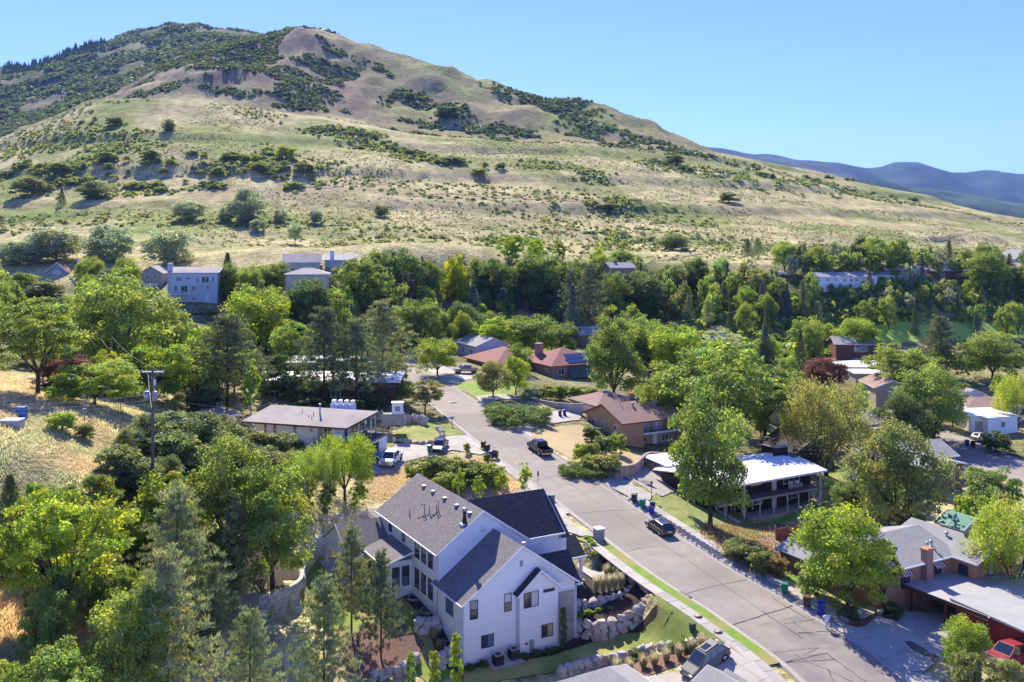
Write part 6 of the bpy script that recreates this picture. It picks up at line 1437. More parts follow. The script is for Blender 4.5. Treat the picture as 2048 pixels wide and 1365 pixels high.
oaks(30, 740,1000, 285,340, 4,7, ('oak','dark'), 'dark scrub oak in the band right of the bench', 'scrub oaks right of the bench', lambda x,y: abs(y-(298+(x-740)*.16)) < 12)
oaks(45, 1280,1960, 318,420, 3.5,6.5, ('oak','dark'), 'dark scrub oak along the brow of the right slope', 'scrub oaks on the brow of the right slope', lambda x,y: abs(y-(325+(x-1300)*.125)) < 14)
# ------------------------------------------------ cover that nobody could count
def blobs(name, PX, size, flat, colr, label, leaf=7, seed=1):
    """low scrub as leafy tufts: every plant a handful of leaf-sized faces"""
    r = np.random.default_rng(seed); C = np.array(PX); n = len(C)
    rad = r.uniform(size[0], size[1], n); 
    idx = np.repeat(np.arange(n), leaf); N = len(idx); d = unit(r.normal(size=(N,3))); d[:,2] = np.abs(d[:,2])
    pos = C[idx]+d*rad[idx][:,None]*np.array([1,1,flat])*r.uniform(.4,1,N)[:,None]
    nrm = unit(d+r.normal(size=(N,3))*.4); t = unit(np.cross(nrm, r.normal(size=(N,3)))); b = np.cross(nrm,t); s = (rad[idx]*r.uniform(.35,.7,N))[:,None]
    V = np.stack([pos-t*s,pos-b*s*.8,pos+t*s,pos+b*s*.8],1).reshape(-1,3)
    cl = r.uniform(.75,1.25,n)[idx]*r.uniform(.85,1.15,N); hue = r.normal(0,.1,n)[idx]; T = np.repeat(np.stack([cl*(1+hue),cl,cl*(1-hue)],1),4,axis=0)
    o = obj(name, npmesh(name, V, np.arange(N*4).reshape(-1,4), M['leaf'], False, colattr=T), kind='stuff', label=label, cat=name.replace('_',' ')); c = TC[colr]; o.color = c+(1,)
    return o
def scatter(n, x0,x1,Y0,Y1, fn, seed, dens=None):
    """points on the hill by column and distance"""
    r = np.random.default_rng(seed); u = r.uniform(x0,x1,n); Y = np.sqrt(r.uniform(Y0**2,Y1**2,n)); X = (u-CX)/F*Y
    k = fn(u, X, Y); X = X[k]; Y = Y[k]; return np.stack([X, Y, Gn(X,Y)],1)
nz_ = lambda X,Y,s,sd: fbm(X,Y,s,4,sd)
blobs('sagebrush', scatter(34000,-500,2500,400,950,lambda u,X,Y: (nz_(X*.5,Y,60,51) > .03)&(Y > 410), 61), (.4,1.2), .7, 'sage', 'grey-green sagebrush dotted over the dry hillside', 7)
blobs('hillside_scrub', scatter(14000,-500,2500,430,1000,lambda u,X,Y: (nz_(X*.4,Y*1.3,110,52) > .08), 62), (.9,2.4), .7, 'scrub', 'low scrub in bands over the hillside', 10)
blobs('mountain_oak_brush', scatter(66000,-300,1300,980,1700,lambda u,X,Y: (nz_(X*.8,Y,48,53)+.17*np.exp(-((u-470)/150)**2)*np.clip((Y-1080)/90,-.6,1)-.30*np.clip((u-620-(1350-Y)*1.1)/80,0,1)*(1-1.25*(1-np.abs(fbm(X,Y*.55,170,4,3))*4.2 < .1)) > .06), 63), (1.6,3.6), .9, 'brush', 'dark oak brush covering the steep mountain face', 8)
blobs('mountain_forest', scatter(46000,-700,900,1450,2750,lambda u,X,Y: (nz_(X,Y,90,54) > -.09)&(u < 720), 64), (4,9), .9, 'brush', 'blue-green forest over the left mountain behind', 6)
r_ = np.random.default_rng(9)
pts_ = scatter(1500,-500,210,2350,2650,lambda u,X,Y: np.ones_like(u,bool), 65)
r = np.random.default_rng(3); n = len(pts_); hh = r.uniform(10,24,n); V = []; 
ang = r.uniform(0,6.28,n)
for k in range(4):
    a = ang+k*1.5708; V.append(pts_+np.stack([np.cos(a)*hh*.22,np.sin(a)*hh*.22,hh*.0],1))
V.append(pts_+np.stack([hh*0,hh*0,hh],1)); V = np.stack(V,1).reshape(-1,3); b0 = np.arange(n)[:,None]*5
Fc = np.concatenate([b0+np.array([[k,(k+1)%4,4]]) for k in range(4)],0)
o = obj('ridge_conifers', npmesh('ridge_conifers', V, Fc, M['leaf'], False, colattr=np.ones((len(V),3))*.8), kind='stuff', label='row of tiny dark conifers along the far left ridge', cat='conifers'); o.color = TC['dark']+(1,)
# dry grass on the knoll and the lower slopes
def grass(name, n, region, hgt, colr, label, seed, w=.05, tilt=.35):
    r = np.random.default_rng(seed); x0,x1,y0,y1 = region; px = r.uniform(x0,x1,n*3); Y = 1/np.sqrt(r.uniform(1/y1**2,1/y0**2,n*3)); X = (px-CX)/F*Y; Z = Gn(X,Y)
    k = NOGRASS(X,Y,Z); X = X[k][:n]; Y = Y[k][:n]; Z = Z[k][:n]; m = len(X)
    g = fbm(X,Y,5,3,seed); h_ = hgt*r.uniform(.4,1.2,m)*(1+g*1.4); a = r.uniform(0,6.28,m); dx = np.cos(a)*h_*tilt+g*h_; dy = np.sin(a)*h_*tilt
    s = np.stack([-np.sin(a),np.cos(a),a*0],1)*w*r.uniform(.6,1.6,m)[:,None]; B = np.stack([X,Y,Z-.03],1); Tt = B+np.stack([dx,dy,h_],1)
    V = np.stack([B-s,B+s,Tt],1).reshape(-1,3); cl = r.uniform(.7,1.25,m)*(1+g*.8); hue = fbm(X,Y,9,3,seed+1)
    T = np.repeat(np.stack([cl*(1-np.clip(hue*1.3,-.05,.25)),cl,cl*(1-.2*hue)],1),3,axis=0)
    o = obj(name, npmesh(name, V, np.arange(m*3).reshape(-1,3), M['dryleaf'], False, colattr=T), kind='stuff', label=label, cat='grass'); o.color = TC[colr]+(1,); return o
TC['straw'] = (.74,.61,.36); TC['rust'] = (.34,.19,.10)
NOGRASS = lambda X,Y,Z: (X < -.0) & (np.hypot(X+30,Y-88) > 0)
def off_built(X,Y,Z):
    py = HY-F*Z/Y; px = CX+F*X/Y
    return (px < 500-(py-900)*.25) | (py < 780)
NOGRASS = off_built
grass('dry_grass', 150000, (-150,520,62,150), .36, 'straw', 'dry straw coloured grass over the knoll and the lower left slope', 71, .05)
NOGRASS = lambda X,Y,Z: ((HY-F*Z/Y) < 1000) & ((HY-F*Z/Y) > 905) & ((CX+F*X/Y) > 735) & ((CX+F*X/Y) < 1035) & (np.abs((HY-F*Z/Y)-960) < 45)
grass('verge_grass', 14000, (730,1040,115,150), .4, 'straw', 'straw grass on the vacant verge above the white house', 72, .05)
NOGRASS = lambda X,Y,Z: ((CX+F*X/Y) > 1400+((HY-F*Z/Y)-1075)*1.25) & ((HY-F*Z/Y) < 1150) & ((HY-F*Z/Y) > 1050) & ((CX+F*X/Y) < 1690)
grass('bank_grass', 12000, (1400,1690,100,135), .5, 'rust', 'rusty dry grass on the bank below the brown fence', 73, .05)

def inwood(u,X,Y):
    Z = Gn(X,Y); py = HY-F*Z/Y; lim = np.interp(u,[0,700,900,1300,1700,2048],[575,572,560,560,562,560]); ok = (py > lim)&(py < 735)
    for K in KEEP: ok &= ~((u > K[0]-8)&(u < K[2]+8)&(py > K[1])&(py < K[3]+28))
    return ok
blobs('wood_undergrowth', scatter(15000,-100,2200,190,370,inwood, 66), (1.0,2.4), 1.0, 'mid', 'green undergrowth filling the wood between the trees', 20, 5)

def pixscatter(poly, n, seed, wid):
    """thickets along a line seen on the slope, spread in real metres"""
    r = np.random.default_rng(seed); L = [at(*p) for p in poly]; L = resample(L, 6); out = []
    for _ in range(n):
        p = L[r.integers(len(L))]; X = p.x+r.normal()*wid*.6; Y = p.y+r.normal()*wid; 
        if fbm(np.array([X]), np.array([Y]), 40, 3, 88)[0] > -.06: out.append((X, Y, G(X,Y)))
    return out
TH = []
for pl, n, w in (([(1010,182),(1090,200),(1160,240),(1230,290)],1100,34),([(1060,205),(1120,212),(1180,222)],400,22),([(775,195),(820,190),(850,200)],160,10),([(870,215),(910,222),(925,235)],220,12),([(640,262),(740,275)],120,8),([(940,262),(1010,262),(1060,270)],260,12),([(650,95),(710,108)],120,8),([(800,245),(870,255)],160,10),([(1270,278),(1340,300),(1400,318)],260,18)): TH += pixscatter(pl, n, len(TH)+5, w)
blobs('mountain_thickets', TH, (2.0,4.2), .9, 'brush', 'dark oak thickets in the hollows of the mountain face', 12, 8)
TL = []
for pl, n, w in (([(0,300),(120,292),(230,300)],500,26),([(60,345),(200,330),(420,318),(560,330)],1100,24),([(0,375),(90,368),(200,350)],500,16),([(260,378),(400,362),(520,355),(640,352)],600,16),([(640,262),(760,300),(880,325)],400,14),([(1300,325),(1450,350),(1600,372),(1750,392)],700,22),([(1060,330),(1200,350)],250,14),([(640,258),(760,270)],150,8),([(1180,408),(1260,412)],160,9),([(960,480),(1120,490),(1250,480)],260,9)): TL += pixscatter(pl, n, len(TL)+9, w)
blobs('hillside_thickets', TL, (1.3,2.9), .85, 'oak', 'low green oak thickets in belts across the grassy hillside', 12, 9)
# ------------------------------------------------ boulder walls and terraces
def W3(L): return [Vector(pix(*p)) for p in L]
def boulder_mesh(seed):
    bm = bmesh.new(); r = random.Random(seed)
    for _ in range(20):
        p = Vector((r.gauss(0,1),r.gauss(0,1),r.gauss(0,1))).normalized(); c = Vector([max(-.62,min(.62,t_)) for t_ in p])*.8; bm.verts.new(c*r.uniform(.9,1.08))
    g_ = bmesh.ops.convex_hull(bm, input=bm.verts[:]); bmesh.ops.delete(bm, geom=[v for v in bm.verts if not v.link_faces], context='VERTS')
    bmesh.ops.bevel(bm, geom=bm.edges[:], offset=.05, segments=1, affect='EDGES')
    me = bpy.data.meshes.new('boulder'); bm.to_mesh(me); bm.free(); return me
M['rockA'] = mat('pale boulder', (.56,.50,.42), (.40,.36,.32), 2.2, .9, .05, bscale=5); M['rockB'] = mat('grey boulder', (.38,.37,.36), (.50,.48,.45), 2.5, .9, .05, bscale=5); M['rockC'] = mat('tan boulder', (.52,.38,.28), (.40,.30,.24), 2.2, .9, .05, bscale=5)
BM_ = []
for s_ in range(7):
    for mm in ('rockA','rockB','rockC','rockA'):
        me = boulder_mesh(s_) ; me.materials.append(M[mm]); BM_.append(me)
brn = random.Random(21)
def rocks(par, line, rows, size, lean=.18, z=None, jit=.1):
    """rows of boulders piled along a line of ground points; each boulder is a part"""
    pts = resample(line, .25)
    for r_ in range(rows):
        L = brn.uniform(0,.4); acc = 0; nxt = L
        for i in range(1, len(pts)):
            acc += (pts[i]-pts[i-1]).length
            if acc >= nxt:
                w = size*brn.uniform(.75,1.35); hgt = size*brn.uniform(.78,1.0); nxt = acc+w*.93
                d = (pts[min(i+1,len(pts)-1)]-pts[i-1]).normalized(); nx = Vector((-d.y,d.x,0))
                p = pts[i]+nx*(lean*r_*size+brn.uniform(-.05,.05)); p.z += size*.36+r_*size*.74+brn.uniform(-.04,.04)
                o = obj('boulder', brn.choice(BM_), par, p-par.location); o.rotation_euler = (brn.uniform(-.35,.35),brn.uniform(-.35,.35),math.atan2(d.y,d.x)+brn.choice((0,math.pi))+brn.uniform(-.2,.2)); o.scale = (w*1.12, size*1.15, hgt*1.1)
low = W3(LOW)
upp = W3([(1150,1226,-38.5),(1200,1219,-38.5),(1245,1205,-38.45),(1266,1187,-38.2),(1264,1168,-37.6)])
t = thing('boulder_wall', 'lower tier of the curved boulder retaining wall right of the white house', 'boulder wall', low[0]); rocks(t, low[:5], 3, .78); rocks(t, low[4:], 2, .7)
t = thing('boulder_wall', 'upper tier of the curved boulder retaining wall right of the white house', 'boulder wall', upp[0]); rocks(t, upp, 2, .76)
def terrace(name, front, back, zf, zb, m):
    P_ = [(p.x,p.y,z) for p,z in zip(front,zf)]+[(p.x,p.y,z) for p,z in zip(back[::-1],zb[::-1])]; n = len(P_); c = (sum(p[0] for p in P_)/n, sum(p[1] for p in P_)/n, sum(p[2] for p in P_)/n)
    return MB().add(P_+[(x,y,z-3) for x,y,z in P_]+[c], [(i,(i+1)%n,2*n) for i in range(n)]+[(i,i+n,(i+1)%n+n,(i+1)%n) for i in range(n)]).build(name, M[m], kind='structure')
fl_ = [p+Vector((.3,.55,0)) for p in low]; fu = [p+Vector((.2,.5,0)) for p in upp]
q = frame_pt(WH, 12.2, .3); q2 = frame_pt(WH, 12.4, 5.2); e_ = Vector(pix(1265,1150,-37.15)); e2_ = Vector(pix(1212,1118,-37.0))
terrace('terrace_bed', fl_, [q, Vector(pix(1262,1160,-37.1))], [-38.35,-38.35,-38.2,-37.8,-37.3,-36.95,-36.85], [-38.35,-37.3], 'mulch'); terrace('terrace_bed', fu, [q2, frame_pt(WH,15,5.2), Vector(pix(1176,1086,-36.95)), Vector(pix(1232,1128,-37.0)), e_], [-37.15,-37.15,-37.1,-37.05,-36.98], [-37.0,-37.0,-36.95,-37.0,-36.97], 'mulch')
w2 = W3([(1120,1352,-40.4),(1160,1338,-40.35),(1205,1326,-40.2),(1250,1318,-40.0),(1290,1306,-39.6),(1330,1300,-39.2),(1400,1292,-38.7),(1430,1288,-38.4)])
t = thing('boulder_wall', 'long low boulder wall between the lawn and the silver car driveway', 'boulder wall', w2[0]); rocks(t, [p-Vector((0,0,.45)) for p in w2], 2, .72)
b_ = [p+Vector((.3,-1.6,-.0)) for p in w2]; 
t = thing('boulder_group', 'pile of pale boulders at the corner of the shrub bed beside the white house', 'boulders', at(845,1258)); rocks(t, [at(830,1258),at(850,1268),at(872,1262)], 2, .8); rocks(t, [at(838,1250),at(866,1250)], 1, .8)
t = thing('boulder_wall', 'boulder wall curving below the front lawn corner of the white house', 'boulder wall', at(850,1340)); rocks(t, [at(742,1365),at(775,1358),at(800,1352),at(822,1338),at(838,1322)], 2, .62); rocks(t, [at(862,1345),at(885,1338),at(905,1322),at(915,1310)], 3, .66)
t = thing('boulder_wall', 'white boulders on the bank above the small lawn left of the street', 'boulder wall', at(790,842)); rocks(t, [at(745,838),at(770,842),at(800,848),at(830,846),at(850,850)], 2, .9)
t = thing('boulder_wall', 'row of boulders edging the small lawn along the left driveway', 'boulder wall', at(800,880)); rocks(t, [at(785,884),at(805,885),at(840,890),at(872,885),at(885,872),at(875,858)], 1, .75)
t = thing('boulder_edge', 'scattered edging stones below the front walk of the white house', 'stones', at(1190,1110)); rocks(t, [at(1168,1092),at(1180,1108),at(1200,1128),at(1222,1150)], 1, .42)
t = thing('rock_pile', 'broken rocks tumbling beside the patio of the white roofed house', 'rocks', at(1440,1035)); rocks(t, [at(1428,1020),at(1445,1030),at(1462,1040),at(1475,1048)], 1, .5); rocks(t, [at(1340,985),at(1365,995),at(1395,1002),at(1420,1015)], 1, .35)
# cobbles of the verge: one heap, nobody could count them
r = np.random.default_rng(77); n = 5200; V = []; 
strip_i = r.integers(i_rd, i_r1-1, n); base = np.array([[p.x,p.y,p.z] for p in offset_line(RC, RW+1.0)]); nrm_ = np.array([[q.x-p.x,q.y-p.y,0] for p,q in zip(offset_line(RC,0), offset_line(RC,1))])
Pc = base[strip_i]+nrm_[strip_i]*r.uniform(-.35,.6,n)[:,None]+np.stack([r.uniform(-.5,.5,n)*.4,r.uniform(-.5,.5,n),np.full(n,.15)],1)
sz = r.uniform(.05,.12,n); oc = np.array([[1,0,0],[0,1,0],[-1,0,0],[0,-1,0],[0,0,.8]])
V = (Pc[:,None]+oc[None]*(sz[:,None,None]*r.uniform(.7,1.3,(n,5,1)))).reshape(-1,3); b0 = np.arange(n)[:,None]*5
Fc = np.concatenate([b0+np.array([[k,(k+1)%4,4]]) for k in range(4)],0)
M['cobble'] = mat('cobbles', (.17,.17,.18), (.42,.40,.38), 9, .9); obj('verge_cobbles', npmesh('verge_cobbles', V, Fc, M['cobble']), kind='stuff', label='grey cobbles filling the verge on the right of the street', cat='cobbles')
# block retaining walls
M['block'] = mat('pale block', (.62,.58,.51), (.50,.47,.42), 1.2, .9, .04, bscale=5); M['block2'] = mat('grey block', (.50,.48,.45), (.42,.40,.38), 1.2, .9, .04, bscale=5)
def blocks(name, label, line, rows, bw, bh, th=.4, m=('block','block2'), cap=None, cat='stone wall'):
    t = thing(name, label, cat, line[0]); pts = resample(line, .1)
    cache = {}
    for r_ in range(rows):
        acc = 0; start = 0; L = bw*(.5 if r_ % 2 else 1)
        for i in range(1, len(pts)):
            acc += (pts[i]-pts[i-1]).length
            if acc >= L or i == len(pts)-1:
                a = pts[start]; b = pts[i]; ln_ = (b-a).length; d = (b-a).normalized(); w = max(ln_-.03,.1); k = (round(w,1), brn.choice(m))
                if k not in cache: cache[k] = MB().box(-w/2,w/2,-th/2,th/2,.015,bh-.015).mesh('block', M[k[1]])
                c = (a+b)/2; o = obj('block', cache[k], t, (c.x-t.location.x, c.y-t.location.y, c.z-t.location.z+r_*bh)); o.rotation_euler = (0,0,math.atan2(d.y,d.x)); o.location += Vector((-d.y,d.x,0))*(brn.uniform(-.03,.03)+.04*r_)
                start = i; acc = 0; L = bw*brn.uniform(.7,1.3)
    return t
bl_ = W3([(430,1225,-37.9),(487,1226,-37.9),(531,1234,-37.9),(579,1215,-37.9),(606,1193,-37.9),(608,1150,-37.9)])
blocks('block_wall', 'curved pale block retaining wall below the dark mulch slope', bl_, 5, 1.0, .42)
blocks('block_wall', 'tall block retaining wall behind the covered patio of the white house', W3([(606,1146,-37.9),(640,1118,-37.9),(665,1102,-37.8),(690,1090,-37.8)]), 6, 1.1, .42)
M['slabstone'] = mat('rough upright stone', (.36,.29,.22), (.26,.21,.17), 1.5, .9, .08, bscale=4)
blocks('stone_wall', 'curved wall of rough upright stones at the end of the tan house yard', [at(*p) for p in ((1218,952),(1245,956),(1268,950),(1284,936),(1300,926),(1340,928),(1385,934))], 1, .55, 1.75, .5, ('slabstone','rockC'))
blocks('planter_wall', 'low brown block planter wall beside the mailbox driveway', [at(*p) for p in ((1672,1232),(1700,1256),(1735,1252),(1778,1222))], 2, .8, .35, .35, ('slabstone','brownwood'))
# round clipped bushes on the terraces
TC['box'] = (.30,.42,.04); TC['reed'] = (.33,.35,.18)
def onz(px, py, z): return Vector(pix(px,py,z))
BX = [(245,190,'first'),(268,215,'second'),(295,240,'third'),(245,268,'fourth'),(355,285,'fifth'),(300,310,'sixth'),(350,345,'seventh')]
for x, y, o_ in BX: p = onz(1120+x/4.476, 1060+(y+22)/4.476, -36.95); p.z = max(p.z, G(p.x,p.y)); plant('bush', 'box', p, .62, .95, o_+' clipped bush from the top along the front walk of the white house', cat='clipped bush', name='clipped_bush')
LX = [(615,455,-37.5,'top'),(670,505,-37.9,'second'),(705,560,-38.2,'third'),(690,605,-38.3,'fourth'),(615,645,-38.35,'fifth'),(545,690,-38.35,'sixth'),(460,705,-38.35,'seventh'),(350,720,-38.35,'eighth'),(255,740,-38.35,'ninth'),(175,765,-38.35,'last')]
for x, y, z, o_ in LX: plant('bush', 'box', onz(1120+x/4.476, 1060+(y+26)/4.476, z), .72, 1.05, o_+' round bush, counting down the bed between the two boulder tiers', cat='clipped bush', name='clipped_bush')
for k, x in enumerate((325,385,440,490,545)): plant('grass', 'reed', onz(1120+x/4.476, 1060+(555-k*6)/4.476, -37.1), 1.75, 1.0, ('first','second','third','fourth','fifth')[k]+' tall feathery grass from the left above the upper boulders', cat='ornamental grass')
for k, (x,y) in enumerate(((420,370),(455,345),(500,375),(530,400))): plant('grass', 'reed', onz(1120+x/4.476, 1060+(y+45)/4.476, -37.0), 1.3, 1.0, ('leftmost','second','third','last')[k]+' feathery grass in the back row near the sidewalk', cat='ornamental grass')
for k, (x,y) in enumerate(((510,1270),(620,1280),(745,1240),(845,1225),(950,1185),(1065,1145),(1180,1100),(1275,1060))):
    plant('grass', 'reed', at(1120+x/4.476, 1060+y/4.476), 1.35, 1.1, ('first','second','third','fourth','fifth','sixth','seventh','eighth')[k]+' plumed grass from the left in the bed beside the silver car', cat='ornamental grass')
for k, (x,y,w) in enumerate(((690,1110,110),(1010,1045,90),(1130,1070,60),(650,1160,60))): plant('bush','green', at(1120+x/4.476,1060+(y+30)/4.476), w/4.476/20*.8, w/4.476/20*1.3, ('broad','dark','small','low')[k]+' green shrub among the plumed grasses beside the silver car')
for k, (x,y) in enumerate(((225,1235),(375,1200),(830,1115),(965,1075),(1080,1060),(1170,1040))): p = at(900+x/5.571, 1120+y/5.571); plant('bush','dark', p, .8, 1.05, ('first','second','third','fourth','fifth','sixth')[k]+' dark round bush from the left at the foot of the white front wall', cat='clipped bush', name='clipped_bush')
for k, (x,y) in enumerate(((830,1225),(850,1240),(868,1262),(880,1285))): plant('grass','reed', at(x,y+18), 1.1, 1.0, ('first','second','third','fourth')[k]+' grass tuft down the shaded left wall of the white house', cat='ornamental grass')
tree(1127,1218,1300,22,'column','dark','slim climbing evergreen in front of the stone veneer')
tree(1168,1158,1182,22,'bush','olive','wispy shrub at the right corner of the white house')
tree(1149,1165,1188,18,'bush','dark','dark shrub at the right corner of the white house')
tree(1366,1270,1300,14,'column','bright','upright green yucca-like plant beside the sidewalk')
tree(1100,1290,1345,1,'clump','dark','x') if False else None
# ------------------------------------------------ vehicles (x forward)
M['tyre'] = mat('tyre', (.015,.015,.016), rough=.85); M['rim'] = mat('alloy', (.5,.5,.52), rough=.3, metal=.8); M['chrome'] = mat('chrome', (.6,.6,.62), rough=.15, metal=1)
M['autoglass'] = mat('car glass', (.02,.025,.03), rough=.04, spec=1.0); M['plastic'] = mat('black plastic', (.02,.02,.02), rough=.6)
M['headlamp'] = mat('headlamp', (.75,.77,.8), rough=.1); M['taillamp'] = mat('tail lamp', (.5,.01,.01), rough=.25)
def shell(prof, w, inset=.10, drop=.07):
    """a body from a side outline, its flanks rounded"""
    n = len(prof); zc = sum(p[1] for p in prof)/n; cx = sum(p[0] for p in prof)/n; rings = []
    for y, k in ((-w,.0),(-w+.05,.55),(-w+inset*1.6,1),(w-inset*1.6,1),(w-.05,.55),(w,.0)):
        rings.append([(cx+(x-cx)*(1-(1-k)*.05), y, z-(1-k)*drop*(1 if z > zc else -.6)) for x, z in prof])
    vs = [p for r_ in rings for p in r_]; fs = [tuple(range(n)), tuple(range(6*n-1,5*n-1,-1))]
    for k in range(5):
        for i in range(n): fs.append((k*n+i, (k+1)*n+i, (k+1)*n+(i+1)%n, k*n+(i+1)%n))
    return MB().add(vs, [f[::-1] for f in fs])
def cabin(par, x0,x1,x2,x3, z0,z1, w0,w1, m, door=2):
    """x0,x1 bottom rear/front; x2,x3 roof rear/front"""
    vs = [(x0,-w0,z0),(x1,-w0,z0),(x1,w0,z0),(x0,w0,z0),(x2,-w1,z1),(x3,-w1,z1),(x3,w1,z1),(x2,w1,z1)]
    bm = bmesh.new(); bv = [bm.verts.new(v) for v in vs]
    for f in ((0,3,2,1),(4,5,6,7),(0,1,5,4),(1,2,6,5),(2,3,7,6),(3,0,4,7)): bm.faces.new([bv[i] for i in f])
    bmesh.ops.bevel(bm, geom=[e for e in bm.edges if min(v.co.z for v in e.verts) > z0+.01], offset=.11, segments=3, affect='EDGES')
    me = bpy.data.meshes.new('cabin'); bm.to_mesh(me); bm.free(); me.materials.append(m); obj('cabin', me, par)
    V = [Vector(v) for v in vs]
    def pane(a,b,c,d,s0,s1,t0,t1,out,name):
        P_ = lambda s,t_: (a*(1-s)+b*s)*(1-t_)+(d*(1-s)+c*s)*t_
        q = [P_(s0,t0),P_(s1,t0),P_(s1,t1),P_(s0,t1)]; o = Vector(out)*.012
        MB().add([p+o for p in q]+[p-o for p in q], [(0,1,2,3),(7,6,5,4),(0,4,5,1),(1,5,6,2),(2,6,7,3),(3,7,4,0)]).build(name, M['autoglass'], par)
    pane(V[1],V[2],V[6],V[5],.06,.94,.08,.92,(1,0,.5),'windscreen'); pane(V[3],V[0],V[4],V[7],.08,.92,.15,.9,(-1,0,.5),'rear_window')
    for k in range(door):
        a, b = .08+k*.86/door, .08+(k+1)*.86/door-.05
        pane(V[0],V[1],V[5],V[4],a,b,.1,.86,(0,-1,.2),'side_window'); pane(V[2],V[3],V[7],V[6],1-b,1-a,.1,.86,(0,1,.2),'side_window')
_wm = {}
def wheels(par, xs, w, r, m='rim'):
    k = (r, m)
    if k not in _wm:
        ty = MB().tube([(0,-.11,0),(0,-.09,0),(0,.09,0),(0,.11,0)], [r*.93,r,r,r*.93], 18).mesh('tyre', M['tyre']); rm = MB().tube([(0,-.125,0),(0,.125,0)], r*.6, 10).mesh('rim', M[m]); ar = MB().tube([(0,-.1,0),(0,.1,0)], r*1.16, 18).mesh('wheel_arch', M['plastic']); _wm[k] = (ty, rm, ar)
    for x in xs:
        for s in (-1,1):
            wo = obj('wheel', _wm[k][0], par, (x, s*(w-.07), r)); obj('rim', _wm[k][1], wo); obj('wheel_arch', _wm[k][2], par, (x, s*(w-.11), r+.05))
